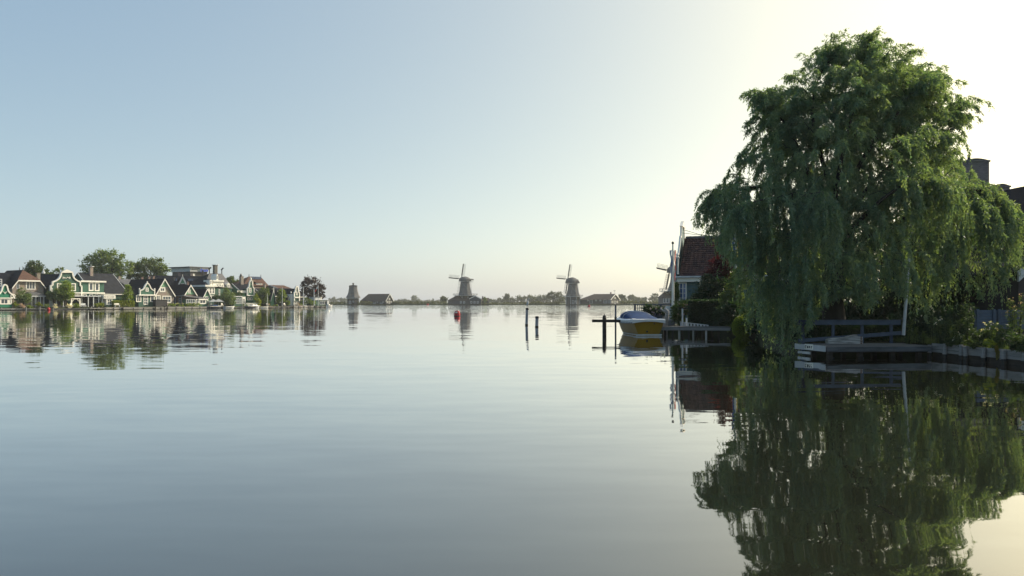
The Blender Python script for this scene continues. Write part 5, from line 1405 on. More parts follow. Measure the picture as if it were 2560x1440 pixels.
# sail-less drying mill
c = P(883, HOR, 528); s = 528 / F; c.z = FB
t = empty("mill_stump", c, "flared mill tower without sails, small vent on its flat cap", "mill")
z0, z1 = P(0, 744, 528).z, P(0, 716, 528).z; h = z1 - z0
MB().lathe((c.x, c.y, z0), [(18.5 * s, 0), (16.2 * s, h * .12), (13.6 * s, h * .3), (11.8 * s, h * .55), (10.6 * s, h * .8), (10.2 * s, h)], 8, math.pi / 8).build("smock", M['hazed_thatch'], t)
MB().lathe((c.x, c.y, z1), [(10.6 * s, 0), (10.6 * s, .35), (8.2 * s, .8), (2 * s, .95)], 8, math.pi / 8).build("cap", M['slate'], t)
MB().lathe((c.x, c.y, z1 + .9), [(.55, 0), (.5, 1.1), (.85, 1.2), (.8, 1.55)], 8).build("vent", M['iron'], t)
MB().lathe((c.x, c.y, FB - .3), [(14.6 * s, 0), (14.4 * s, z0 - FB + .28)], 8, math.pi / 8).build("base", M['black'], t)
MB().lathe((c.x, c.y, z0 - .75), [(16 * s, 0), (16.5 * s, .2), (16.5 * s, .74)], 8, math.pi / 8).build("gallery", M['greywhite'], t)
pf = Pl((c.x, c.y - 14.5 * s * math.cos(math.pi / 8)), (1, 0))
window_m(t, pf, -2.2, FB + .1, -.6, FB + 2.3, 0, 2, 3, 'greywhite', name="door"); window_m(t, pf, .4, FB + 1.2, 1.4, FB + 2.4, 0, 2, 2, 'greywhite')
# small brick house left of the windmill with its own roof, seen right of the first mill
pl = Pl(((1215 - 1280) / F * 532, 532), (1, 0))
t = empty("small_barn", pl.w(0, 3, FB), "small dark shed with chimney right beside the barn-footed windmill", "shed")
mb = MB(); pl.box(mb, pl.a(1204), 0, FB - .2, pl.a(1222), 6, pl.z(0, 751)); mb.build("wall", M['millwood'], t)
roof_slab(pl, [(pl.a(1203), -.3, pl.z(0, 751)), (pl.a(1223), -.3, pl.z(0, 751)), (pl.a(1222), 3, pl.z(0, 744.5)), (pl.a(1204), 3, pl.z(0, 744.5))]).build("roof", M['barnroof'], t)
roof_slab(pl, [(pl.a(1223), 6.3, pl.z(0, 751)), (pl.a(1203), 6.3, pl.z(0, 751)), (pl.a(1204), 3, pl.z(0, 744.5)), (pl.a(1222), 3, pl.z(0, 744.5))]).build("roof", M['barnroof'], t)
chimney(t, pl, pl.a(1206), 3, pl.z(0, 746), pl.z(0, 741), .8, 'redbrick', False)
# low hedge-and-reed belt along the far shore, distant woods: masses nobody could count
def belt(name, label, segs, n, size, lm, kind="stuff"):
    bs = []
    for (x0, x1, ytop, Y, ry) in segs:
        s = Y / F; k = max(1, int((x1 - x0) / (ry * 1.3)))
        for i in range(k + 1):
            x = x0 + (x1 - x0) * i / max(1, k) + rng.uniform(-.3, .3) * ry
            y = ytop + rng.uniform(-.3, .5) * ry
            c = P(x, y + ry, Y + rng.uniform(-4, 4)); zb = .3
            top = c.z + ry * s; cz = (top + zb) / 2
            bs.append((c.x, c.y, cz, ry * s * 1.2, ry * s * 1.2, max(.3, (top - zb) / 2)))
    return quads_mesh(name, crown(bs, n, size, .4), lm, None, label, None, None, kind)
L_['reed'] = mat_leaf("reed_and_hedge_leaves", (.055, .075, .030), (.10, .115, .045), patch=.08)
belt("shore_vegetation", "reeds and low bushes along the far shore", [(822, 866, 755, 530, 3), (983, 1118, 754, 532, 3), (895, 925, 753, 523, 2.6), (1206, 1260, 756.5, 526, 2), (1260, 1404, 756, 530, 2.2), (1330, 1350, 754, 530, 3), (1548, 1660, 753, 530, 3), (1375, 1396, 755, 528, 3)], 26000, .55, L_['reed'])
belt("distant_woods", "hazy belt of woods far behind the meadow", [(826, 866, 746, 1300, 4), (985, 1118, 751, 1500, 3), (1000, 1045, 749, 1250, 4), (1230, 1262, 747, 900, 4.5), (1262, 1330, 742, 880, 6), (1330, 1400, 739, 880, 7), (1395, 1412, 740, 880, 6), (1548, 1600, 744, 900, 5), (1585, 1660, 744, 1000, 4), (1200, 1235, 750, 1100, 3)], 30000, 1.5, L_['far'])
def ft(label, px, Y, blobs, n=900, size=.9, lm='far', name="distant_tree", **k):
    return tree(name, label, "tree", px, 757, Y, blobs, n, size, L_[lm], base_z=FB, **k)
ft("low round tree touching the left foot of the barn-footed windmill", 1110, 560, [(1110, 748, 7, 6)], 900)
ft("round pale tree beside the small shed right of the barn-footed windmill", 1212.5, 524, [(1212, 749.5, 4, 6)], 700, .5, 'olive')
ft("twin-humped hazy trees at the left of the sail-less mill", 838, 1250, [(834, 748, 4, 5), (853, 748, 4, 5.5)], 700, 1.6)
ft("single round hazy treetop midway between barn and windmill", 1038, 1400, [(1037, 746, 7, 6)], 700, 1.8)
ft("thin hazy poplar left of the barn-footed windmill", 1082, 1300, [(1082, 748, 1.6, 6)], 300, 1.2)
ft("tall feathery tree left of the middle windmill, sky showing through", 1383, 620, [(1378, 731, 7, 5), (1389, 737, 8, 6), (1398, 737, 7, 7), (1374, 739, 7, 6), (1403, 746, 6, 8)], 2600, .7)
ft("leaning round hazy tree in the wood right of the barn-footed windmill", 1266, 800, [(1266, 742, 6, 6)], 900, 1.2)
ft("dark-topped tree behind the nearest smock mill's stage", 1638, 900, [(1637, 740, 7, 5.5), (1631, 746, 5, 4)], 800, 1.4)
ft("loose two-headed tree right of the long low barn", 1556, 760, [(1553, 741, 5, 5), (1559, 743, 5, 5)], 700, 1.1)
ft("rounded tree standing in the wood right of the long low barn", 1578, 820, [(1577, 743, 7, 5)], 700, 1.2)
# harbour buoys
def buoy(label, px, pyb, wpx, hpx, plate=True):
    Y = CH * F / (pyb - HOR); s = Y / F; w = wpx * s / 2; h = hpx * s
    c = P(px, HOR, Y); c.z = 0
    t = empty("channel_buoy", c, label, "buoy", "red channel buoys")
    MB().lathe((c.x, c.y, -.3), [(w * 1.02, 0), (w * 1.05, .38), (w, h * .45 + .3), (w * .78, h * .8 + .3), (w * .70, h * .86 + .3)], 14).build("body", M['red'], t, smooth=False)
    MB().lathe((c.x, c.y, -.02), [(w * 1.08, 0), (w * 1.08, .1)], 14).build("waterline_band", M['darkwood'], t)
    MB().tube([(c.x, c.y, h * .84), (c.x, c.y, h)], w * .10, 6).build("lifting_eye", M['iron'], t)
    if plate:
        pq = Pl((c.x - w * .12, c.y - w * .9), (1, 0))
        mb = MB(); pq.box(mb, -w * .42, -.02, h * .5, w * .25, .02, h * .72); mb.build("plate", M['white'], t)
buoy("largest red buoy with a white number plate, in mid river before the barn-footed mill", 1143, 790.5, 15, 16)
buoy("small distant red buoy left of the barn-footed mill", 1069, 762.8, 5, 4.5, False)
buoy("small red buoy in front of the long low barn's wall", 1472.5, 767.5, 6, 6.5, False)
# two piles in the river and a gull on the taller
def pile(label, px, pyb, pyt, wpx, lean=0.0):
    Y = CH * F / (pyb - HOR); s = Y / F; c = P(px, HOR, Y); zt = P(px, pyt, Y).z
    t = empty("river_pile", (c.x, c.y, 0), label, "pile", "bare steel piles in the river")
    r = wpx * s / 2
    mb = MB(); mb.tube([(c.x - lean, c.y, -1.5), (c.x, c.y, 0), (c.x + lean, c.y, zt)], [r * 1.02, r, r * .98], 14); mb.build("shaft", M['steel'], t, smooth=False)
    MB().lathe((c.x + lean, c.y, zt), [(r * 1.1, -.14), (r * 1.1, 0), (r * .9, .03)], 14).build("collar", M['iron'], t)
    MB().lathe((c.x, c.y, -.02), [(r * 1.05, 0), (r * 1.05, .12)], 14).build("wet_band", M['darkwood'], t)
    return c.x + lean, c.y, zt, r
M['steel'] = mat("weathered_blue_grey_steel", (.27, .30, .34), .55, .4, 2, (1, 1, .4), bump=.3, bscale=6)
gx, gy, gz, gr = pile("taller grey river pile with a bird on its top", 1316.5, 813, 770.5, 7.2, .05)
pile("shorter grey river pile to the right of the taller one", 1342, 817.5, 791.5, 8.4, .02)
g = empty("grey_heron", (gx, gy, gz), "slim pale wading bird standing upright on the taller river pile", "bird")
mb = MB(); mb.tube([(gx + .02, gy, gz + .03), (gx + .02, gy, gz + .30)], .014, 5); mb.tube([(gx + .08, gy, gz + .03), (gx + .07, gy, gz + .30)], .014, 5)
mb.tube([(gx - .06, gy, gz + .22), (gx + .0, gy, gz + .30), (gx + .06, gy, gz + .42), (gx + .10, gy, gz + .55), (gx + .07, gy, gz + .66), (gx + .11, gy, gz + .76), (gx + .13, gy, gz + .80), (gx + .25, gy, gz + .79)], [.015, .07, .10, .06, .03, .03, .04, .006], 8)
mb.build("body", M['greywhite'], g, smooth=True)
# ------------------------------------------------------------------ cottage on the near bank
RG = .45
gv = Vector((.35, .937))                     # direction of the gable front, running away from us
K0 = P(1692.5, HOR, 57)
GP = Pl((K0.x, K0.y), gv)                    # gable plane; a runs away, +b to the right
CP = Pl((K0.x, K0.y), (gv.y, -gv.x))         # near flank: a to the right, b into the depth
zE = CP.z(1700, 690); Wg = 6.6
zR = P(0, 597.5, 57 + .937 * Wg / 2).z
LC = 11.0
t = empty("tiled_cottage", CP.w(LC / 2, Wg / 2, RG), "slate-green boarded cottage with red-brown tiled roof and white neck gable, behind the flagpole", "house")
cot = t
mb = MB()
mb.prism([CP.w(.12, 0, RG - .3), CP.w(.12, Wg, RG - .3), CP.w(.12, Wg, zE), CP.w(.12, Wg / 2, zR - .1), CP.w(.12, 0, zE)], CP.w(LC, 0, 0) - CP.w(.12, 0, 0)); mb.build("wall", M['cottage'], t)
# boards under the tiles, then every tile as a small bent piece in one mesh
sl = (zR - zE) / (Wg / 2)
roof_slab(CP, [(.16, -.25, zE - .25 * sl + .02), (LC, -.25, zE - .25 * sl + .02), (LC, Wg / 2, zR + .02), (.16, Wg / 2, zR + .02)], .08).build("roof", M['tileroof'], t)
roof_slab(CP, [(LC, Wg + .25, zE - .25 * sl + .02), (.16, Wg + .25, zE - .25 * sl + .02), (.16, Wg / 2, zR + .02), (LC, Wg / 2, zR + .02)], .08).build("roof", M['tileroof'], t)
M['pantile'] = mat("red_brown_pantiles", (.085, .046, .040), .8, .4, 1.5, bump=.3, bscale=12, c2=(.030, .022, .026), spec=.1, island=True)
mb = MB()
rows, cols = 19, 36
sd = Vector(CP.w(0, 1, sl) - CP.w(0, 0, 0)).normalized(); slen = (Wg / 2 + .25) * math.sqrt(1 + sl * sl)
nrm = (CP.r.to_3d()).cross(sd).normalized()
if nrm.z < 0: nrm = -nrm
o0 = CP.w(.2, -.25, zE - .25 * sl + .04)
tw, tl = (LC - .3) / cols, slen / rows
for i in range(rows):
    for j in range(cols):
        p = o0 + CP.r.to_3d() * (j * tw) + sd * (i * tl)
        h0 = .05 + rng.uniform(-.008, .012); x = CP.r.to_3d()
        jit = rng.uniform(-.012, .012)
        n = len(mb.v)
        for (u, hh) in ((0, .012), (.3, .045), (.62, .012), (1.0, .030)):
            mb.v.append(tuple(p + x * (u * tw) + nrm * (h0 + hh) + sd * jit)); mb.v.append(tuple(p + x * (u * tw) + sd * (tl * 1.12) + nrm * (hh + .005)))
        for k in range(3):
            a = n + 2 * k; mb.f.append((a, a + 2, a + 3, a + 1))
        n2 = len(mb.v)
        for (u, hh) in ((0, .012), (.3, .045), (.62, .012), (1.0, .030)): mb.v.append(tuple(p + x * (u * tw) + nrm * (hh - .01) + sd * jit))
        for k in range(3): mb.f.append((n2 + k, n2 + k + 1, n + 2 * k + 2, n + 2 * k))
mb.build("roof_tiles", M['pantile'], t, kind="stuff")
for j in range(26):
    p = CP.w(.25 + j * .41, Wg / 2, zR + .05); q = CP.w(.25 + j * .41 + .45, Wg / 2, zR + .09)
    mb = MB(); mb.tube([p, q], [.15, .13], 8); mb.build("ridge_tile", M['greyroof'], t)
mb = MB(); CP.box(mb, -.05, -.52, zE - .14, LC, -.16, zE - .02); mb.build("gutter", M['greywhite'], t)
mb = MB(); CP.box(mb, .02, -.34, zE - .46, LC, -.004, zE - .15); mb.build("fascia", M['white'], t)
# tall neck gable standing above the roof at the river end
half = [(0, zE - .4), (0, zE + 1.35), (.35, zE + 1.5), (.8, zE + 1.75), (1.4, zE + 2.4), (1.95, zE + 3.2), (2.35, zR + .1), (2.5, zR + .75), (2.7, zR + 1.0)]
ol = half + [(Wg / 2, zR + 1.3)] + [(Wg - a, z) for a, z in reversed(half)]
mb = MB(); GP.slab(mb, ol, 0, .1); mb.build("neck_gable", M['cottage'], t)
mb = MB()
for i in range(1, len(ol) - 2):
    p, q = GP.w(ol[i][0], .02, ol[i][1]), GP.w(ol[i + 1][0], .02, ol[i + 1][1])
    mb.bar(p, q + (q - p).normalized() * .03, .14, .15, up=(p - q).cross(GP.n.to_3d()).normalized())
mb.build("gable_trim", M['white'], t)
mb = MB(); GP.slab(mb, [(2.35, zR + .95), (Wg - 2.35, zR + .95), (Wg / 2, zR + 1.45)], -.10, .14); mb.build("pediment", M['white'], t)
for a in (.12, Wg - .12):
    k = GP.w(a, -.02, zE + 1.35); MB().lathe(k, [(.13, -1.2), (.10, -1.1), (.10, 0), (.17, .05), (.17, .12), (.08, .16), (.13, .3), (.05, .42)], 8).build("pilaster", M['white'], t)
mb = MB(); k = GP.w(Wg / 2, .1, zR + .8); q = CP.w(2.6, Wg / 2, zR + .1); mb.tube([k, k.lerp(q, .5) + Vector((0, 0, -.1)), q], .018, 5); q2 = CP.w(2.6, Wg / 2 + .1, zR + .1); mb.tube([k + Vector((0, 0, -.3)), q2], .018, 5); mb.build("gable_stay", M['iron'], t)
M['blueglass'] = mat_glass("blue_curtained_glass", (.03, .05, .11), .08)
a0, zt = CP.at(1697.5, 706); a1, zb = CP.at(1717, 760)
w_ = window_m(t, CP, a0, zb, a1, zt, 0, 2, 4, 'white', fw=.09, gm='blueglass', tb=.012)
mb = MB(); CP.box(mb, a0 + .24, -.0315, zb + .1, a0 + .34, -.0355, zt - .1); mb.build("curtain", M['greywhite'], t)
a0, zt = CP.at(1749, 704); a1, zb = CP.at(1768, 745)
window_m(t, CP, a0, zb, a1, zt, 0, 2, 4, 'white', fw=.09, tb=.012)
a0 = CP.a(1790); window_m(t, CP, a0, zb, a0 + .75, zt, 0, 2, 4, 'white', fw=.09, tb=.012)

# ------------------------------------------------------------------ flagpoles of the near bank
def near_pole(label, px0, y0, px1, y1, Y, r0, r1, m='white', ball=True):
    p, q = P(px0, y0, Y), P(px1, y1, Y)
    t = empty("flagpole", p, label, "flagpole")
    MB().tube([p, p.lerp(q, .5), q], [r0, (r0 + r1) / 2, r1], 10).build("pole", M[m], t)
    if ball: MB().lathe((q.x, q.y, q.z), [(.02, 0), (.08, .05), (.09, .11), (.06, .17), (.01, .20)], 8).build("finial", M['iron'], t)
    return t, p, q
def drape(t, p, q, cols, f0, f1, w, side=1):
    """a flag hanging limp along its pole: wavy strips side by side"""
    for i, m in enumerate(cols):
        mb = MB(); n = 10
        for k in range(n + 1):
            f = f0 + (f1 - f0) * k / n; c = q.lerp(p, f)
            x0 = side * (.07 + i * w + .03 * math.sin(k * 1.1 + i)); x1 = x0 + side * w * (1 - .35 * k / n)
            mb.v += [(c.x + x0, c.y - .05 + .05 * math.sin(k * .9 + i * 2), c.z), (c.x + x1, c.y + .06 * math.sin(k * .8 + i), c.z - .05), (c.x + x1, c.y + .03 + .06 * math.sin(k * .8 + i), c.z - .05), (c.x + x0, c.y - .02 + .05 * math.sin(k * .9 + i * 2), c.z)]
        for k in range(n):
            a = 4 * k
            for e in range(4):
                g = (e + 1) % 4; mb.f.append((a + e, a + g, a + 4 + g, a + 4 + e))
        mb.f.append((3, 2, 1, 0)); a = 4 * n; mb.f.append((a, a + 1, a + 2, a + 3))
        mb.build("flag_panel", M[m], t)
t, p, q = near_pole("white flagpole with limp red, white and blue flag, at the cottage's river corner", 1682.8, 803, 1682, 611, 50, .11, .05)
drape(t, p, q, ['white', 'flagred'], .07, .46, .07, 1); drape(t, p, q, ['flagblue', 'greywhite'], .07, .42, .055, -1)
t, p, q = near_pole("white flagpole with limp blue and yellow flag, between the cottage and the willow", 1841, 790, 1837, 545, 47, .09, .05)
drape(t, p, q, ['flagblue'], .16, .52, .10, -1); drape(t, p, q, ['flagyellow'], .2, .62, .10, 1)
t, p, q = near_pole("leaning white pole standing at the deck's right end under the willow", 2258.5, 838, 2273, 640, 28.2, .062, .048, 'greywhite', False)

# ------------------------------------------------------------------ yellow boat with the blue cover
hdg = R(90 + 5.5)
st = P(1622, HOR, 43.4)
t, T, rg = boat("canopy_boat", "yellow-hulled motor boat with white gunwale and domed blue canvas cover, moored at the jetty", (st.x, st.y), hdg, 5.5, 2.15, .88, 'yellowhull', 'whitegel', None, None, rail='whitegel', flat=.88)
# wide white side deck: a band outside the cover
mb = MB()
for i in range(len(rg) - 1):
    a, b = rg[i], rg[i + 1]
    for e in (0, -1):
        mb.hexa([T(a[0][0], a[e][1] * 1.03, a[e][2] - .10), T(a[0][0], a[e][1] * .80, a[e][2] - .10), T(b[0][0], b[e][1] * .80, b[e][2] - .10), T(b[0][0], b[e][1] * 1.03, b[e][2] - .10), T(a[0][0], a[e][1] * 1.03, a[e][2] + .05), T(a[0][0], a[e][1] * .80, a[e][2] + .10), T(b[0][0], b[e][1] * .80, b[e][2] + .10), T(b[0][0], b[e][1] * 1.03, b[e][2] + .05)])
mb.build("side_deck", M['whitegel'], t)
mb = MB(); r0 = rg[0]
for j in range(8):
    p, q = r0[j], r0[j + 1]
sh = mat("grey_rubbing_strake", (.34, .35, .36), .6, .3, 4)
mb = MB(); mb.tube([T(r[0][0], r[0][1] * 1.03, r[0][2] - .13) for r in rg] + [T(r[-1][0], r[-1][1] * 1.03, r[-1][2] - .13) for r in reversed(rg)], .05, 6); mb.build("rubbing_strake", sh, t)
mb = MB(); n = 10
for i in range(n):
    y0, y1 = -.98 + 1.96 * i / n, -.98 + 1.96 * (i + 1) / n
    f = lambda y: .89 + .10 * (1 - (y / .98) ** 2)
    mb.hexa([T(-.06, y0, f(y0) - .14), T(.12, y0, f(y0) - .14), T(.12, y1, f(y1) - .14), T(-.06, y1, f(y1) - .14), T(-.06, y0, f(y0)), T(.12, y0, f(y0)), T(.12, y1, f(y1)), T(-.06, y1, f(y1))])
mb.build("transom_rail", M['whitegel'], t)
mb = MB(); k = [(p[0] - .012, p[1] * .985, p[2]) for p in rg[0]]
bt = mat("white_boot_top", (.60, .62, .62), .4, .2, 4)
mb = MB()
for i in range(len(rg) - 1):
    for e in (0, -1):
        def at_z(r, z, e=e):
            pts = r[:5] if e == 0 else r[:3:-1]
            for u, v in zip(pts, pts[1:]):
                if v[2] <= z <= u[2]:
                    f = (z - v[2]) / (u[2] - v[2] + 1e-6); return T(v[0] + (u[0] - v[0]) * f, (v[1] + (u[1] - v[1]) * f) * 1.012, z)
            return T(*pts[-1])
        mb.poly([at_z(rg[i], .03), at_z(rg[i + 1], .03), at_z(rg[i + 1], .10), at_z(rg[i], .10)])
mb.box(tuple(T(-.012, 0, .03)), tuple(T(-.011, 0, .031)))
yy = [-.80, .80]
mb.hexa([T(-.012, -.76, .02), T(.02, -.76, .02), T(.02, .76, .02), T(-.012, .76, .02), T(-.014, -.80, .11), T(.02, -.80, .11), T(.02, .80, .11), T(-.014, .80, .11)])
mb.build("boot_top", bt, t)
mb = MB(); c0 = T(-.02, .12, .27); ax = (T(-1, 0, 0) - T(0, 0, 0)).normalized(); mb.tube([c0 - ax * .02, c0 + ax * .05], .055, 10); mb.build("exhaust", M['iron'], t)
mb = MB(); c0 = T(-.02, -.32, .72); mb.tube([c0 - ax * .02, c0 + ax * .05], .035, 8); mb.build("stern_light", M['iron'], t)
# domed canvas cover: hoops along the hull, high at the windscreen, falling to the stern
mb = MB(); n, kk = 16, 12
for i in range(n + 1):
    u = i / n; x = .35 + u * 3.55
    hgt = np.interp(u, [0, .12, .35, .62, .80, .90, .97, 1.0], [.06, .15, .30, .48, .52, .46, .28, .06])
    ww = np.interp(x, [r[0][0] for r in rg], [abs(r[0][1]) for r in rg]) * .86
    hz_ = np.interp(x, [r[0][0] for r in rg], [r[0][2] for r in rg])
    for k in range(kk + 1):
        q = math.pi * k / kk
        mb.v.append(tuple(T(x, ww * math.copysign(abs(math.cos(q)) ** .8, math.cos(q)), hz_ + .02 + hgt * math.sin(q) ** .75 + .012 * math.sin(k * 2.1 + i * 1.7))))
for i in range(n):
    for k in range(kk):
        a = i * (kk + 1) + k; mb.f.append((a, a + 1, a + kk + 2, a + kk + 1))
mb.f.append(tuple(range(kk + 1))); mb.f.append(tuple(reversed(range(n * (kk + 1), (n + 1) * (kk + 1)))))
cv = mb.build("canvas_cover", M['cover'], t, smooth=True)
mb = MB()
for uu in (.62, .86):
    x = .35 + uu * 3.55; ww = np.interp(x, [r[0][0] for r in rg], [abs(r[0][1]) for r in rg]) * .865; hz_ = np.interp(x, [r[0][0] for r in rg], [r[0][2] for r in rg]); hgt = np.interp(uu, [0, .12, .35, .62, .80, .90, .97, 1.0], [.06, .15, .30, .48, .52, .46, .28, .06])
    mb.tube([T(x, ww * math.copysign(abs(math.cos(math.pi * k / 12)) ** .8, math.cos(math.pi * k / 12)), hz_ + .03 + hgt * 1.02 * math.sin(math.pi * k / 12) ** .75) for k in range(13)], .014, 5)
mb.build("seam", M['greywhite'], cv)
for x, s in ((.5, 1), (3.4, 1), (.5, -1)):
    k = T(x, s * .93, .94); MB().tube([k, k + Vector((0, 0, .09))], .04, 6).build("cleat", M['iron'], t)

# ------------------------------------------------------------------ mooring frame, jetty, terrace
Yp = 46.5
t = empty("mooring_pile", P(1512, HOR, 46), "dark mooring timber: thick capped pile with a horizontal beam, left of the yellow boat", "mooring pile")
p0 = P(1511, 846, 45.6); 
MB().tube([(p0.x, p0.y, -1.5), (p0.x, p0.y, P(0, 795, 45.6).z), (p0.x, p0.y, P(0, 790.5, 45.6).z)], [.125, .125, .09], 10).build("pile", M['darkwood'], t)
MB().lathe((p0.x, p0.y, P(0, 790.5, 45.6).z), [(.12, -.02), (.10, .03), (.02, .08), (.012, .17)], 10).build("cap", M['iron'], t)
a, b = P(1480, 802, 45.4), P(1549, 802.5, 45.8)
MB().bar(a - Vector((0, .16, 0)), b - Vector((0, .16, 0)), .13, .17).build("beam", M['darkwood'], t)
t = empty("mooring_post", P(1538.5, HOR, 47), "slender tall blue-grey post just left of the yellow boat's bow", "post")
p0 = P(1539, 833, 47.4); zt = P(0, 763, 47.4).z
MB().tube([(p0.x, p0.y, -1.5), (p0.x, p0.y, zt)], .055, 8).build("post", M['bluewood'], t)
MB().tube([(p0.x, p0.y, P(0, 800, 47.4).z), (p0.x, p0.y, P(0, 792, 47.4).z)], .075, 8).build("sleeve", M['darkwood'], t)

def planked_deck(name, label, pl, a0, a1, b0, b1, z, n, m, along='a', th=.05, gap=.014, cat="jetty"):
    """boards laid side by side; every board an object"""
    t = empty(name, pl.w((a0 + a1) / 2, (b0 + b1) / 2, 0), label, cat)
    for i in range(n):
        mb = MB(); jz = rng.uniform(-.008, .008); je = rng.uniform(-.03, .03)
        if along == 'a':
            q0, q1 = b0 + (b1 - b0) * i / n, b0 + (b1 - b0) * (i + 1) / n - gap; pl.box(mb, a0 + je, q0, z - th + jz, a1 + je, q1, z + jz)
        else:
            q0, q1 = a0 + (a1 - a0) * i / n, a0 + (a1 - a0) * (i + 1) / n - gap; pl.box(mb, q0, b0 + je, z - th + jz, q1, b1 + je, z + jz)
        mb.build("plank", M[m], t)
    return t
JP = Pl((P(1660, HOR, 43.6).x, 43.6), (.985, -.17))
jz = JP.z(1700, 816.5)
ja, jb = JP.a(1652), JP.a(1826)
t = planked_deck("jetty", "long low weathered jetty on piles between the yellow boat and the clipped ball shrub", JP, ja, jb, 0, 1.2, jz, 8, 'woodh')
mb = MB(); JP.box(mb, ja, -.02, jz - .22, jb, .05, jz - .052); mb.build("fascia", M['wood'], t)
for i, x in enumerate((1663, 1682, 1699, 1707, 1722, 1734, 1741, 1757, 1766, 1782, 1798)):
    a = JP.a(x); o = rng.uniform(.05, .5); mb = MB(); mb.tube([JP.w(a, o, -1.2), JP.w(a, o, jz - .053)], rng.uniform(.05, .075), 8); mb.build("pile", M['greywhite'] if i in (2, 5, 8) else M['darkwood'], t)
t = empty("jetty_rail", JP.w(JP.a(1706), 1.0, jz), "single pale jetty post carrying a thin dark rail in front of the hydrangea", "railing")
for x, zt_ in ((1708.5, 771), (1719, 795)):
    a = JP.a(x); mb = MB(); JP.box(mb, a - .045, .92, jz, a + .045, 1.01, JP.z(x, zt_, .9)); mb.build("post", M['greywhite'], t)
a = JP.a(1699); zz = JP.z(1708, 771.5, .9); mb = MB(); JP.box(mb, a, .9, zz, JP.a(1722), 1.0, zz + .06); mb.build("rail", M['darkwood'], t)
t = empty("low_lattice", JP.w(JP.a(1730), 1.05, jz), "low whitish lattice edging running back along the jetty under the hedge", "fence")
n = 9
for i in range(n):
    x = 1701 + i * 8.2; a = JP.a(x, .7); h_ = (813 - np.interp(x, [1700, 1722, 1768], [803, 803.5, 809])) / F * 43; mb = MB(); JP.box(mb, a, .70, jz + .008, a + .11, .78, jz + h_ * .85); mb.build("slat", M['greywhite'], t)
mb = MB(); mb.bar(JP.w(JP.a(1700, .7), .74, jz + .25), JP.w(JP.a(1770, .7), .74, jz + .07), .12, .04); mb.build("rail", M['greywhite'], t)
# garden terrace railing behind the boat
t = empty("terrace_railing", P(1632, HOR, 53), "blue-grey terrace railing of thin bars behind the yellow boat", "railing")
TP = Pl((P(1586, HOR, 53).x, 53), (1, -.02))
zt = TP.z(1600, 762.5); z0 = TP.z(1600, 784)
aa = [TP.a(x) for x in (1587, 1620, 1652, 1678)]
for a in aa:
    mb = MB(); TP.box(mb, a - .05, 0, .0, a + .05, .09, zt); mb.build("post", M['bluewood'], t)
mb = MB(); TP.box(mb, aa[0] - .08, -.03, zt, aa[-1] + .1, .12, zt + .07); mb.build("top_rail", M['bluewood'], t)
for zz in (TP.z(1600, 770.5), TP.z(1600, 777.5)):
    mb = MB(); TP.box(mb, aa[0] + .05, .02, zz, aa[-1], .05, zz + .035); mb.build("rail", M['bluewood'], t)
for i in range(18):
    a = aa[0] + (aa[-1] - aa[0]) * (i + .5) / 18; mb = MB(); TP.box(mb, a - .02, .055, z0 - .1, a + .02, .085, zt - .002); mb.build("bar", M['bluewood'], t)
t = empty("terrace_edge", P(1650, HOR, 50.5), "low timber terrace edge and steps behind the yellow boat's stern", "quay wall")
EP = Pl((P(1608, HOR, 50.4).x, 50.4), (1, -.05))
for i in range(4):
    z = .12 + i * .17; mb = MB(); EP.box(mb, .1 + i * .05, 0, z, 2.0, .14, z + .155); mb.build("plank", M['woodh'], t)
for a in (.2, 1.0, 1.85):
    mb = MB(); EP.box(mb, a - .07, -.09, -1, a + .07, -.004, .86); mb.build("post", M['wood'], t)
t = empty("mooring_bollard", P(1668, HOR, 46.5), "gnarled grey driftwood stump with rope, at the boat's stern by the flagpole", "bollard")
p = P(1663, 806, 46.3); mb = MB()
mb.tube([(p.x, p.y, -.8), (p.x + .02, p.y, .70), (p.x + .10, p.y, 1.15), (p.x + .14, p.y, 1.40), (p.x - .05, p.y + .05, 1.62)], [.16, .15, .13, .12, .05], 9)
mb.tube([(p.x + .12, p.y, 1.30), (p.x - .16, p.y - .05, 1.48), (p.x - .30, p.y, 1.60)], [.09, .06, .03], 7); mb.build("stump", M['wood'], t, smooth=True)
mb = MB(); mb.tube([(p.x + .16 * math.cos(k * .7), p.y + .16 * math.sin(k * .7), .78 + k * .012) for k in range(28)], .022, 5); mb.build("rope", M['stone'], t)
t = empty("white_crate", P(1673, HOR, 49), "stack of pale slatted boxes beside the driftwood stump", "crate")
CPb = Pl((P(1664, HOR, 49).x, 49), (1, 0))
for i in range(3):
    mb = MB(); CPb.box(mb, .02 + i * .03, 0, RG + .04 + i * .34 + .3, .55 + i * .02, .4, RG + .04 + i * .34 + .56); mb.build("box_tier", M['greywhite'], t)
mb = MB(); CPb.box(mb, 0, -.02, RG - .2, .6, .42, RG + .339); mb.build("plinth", M['wood'], t)

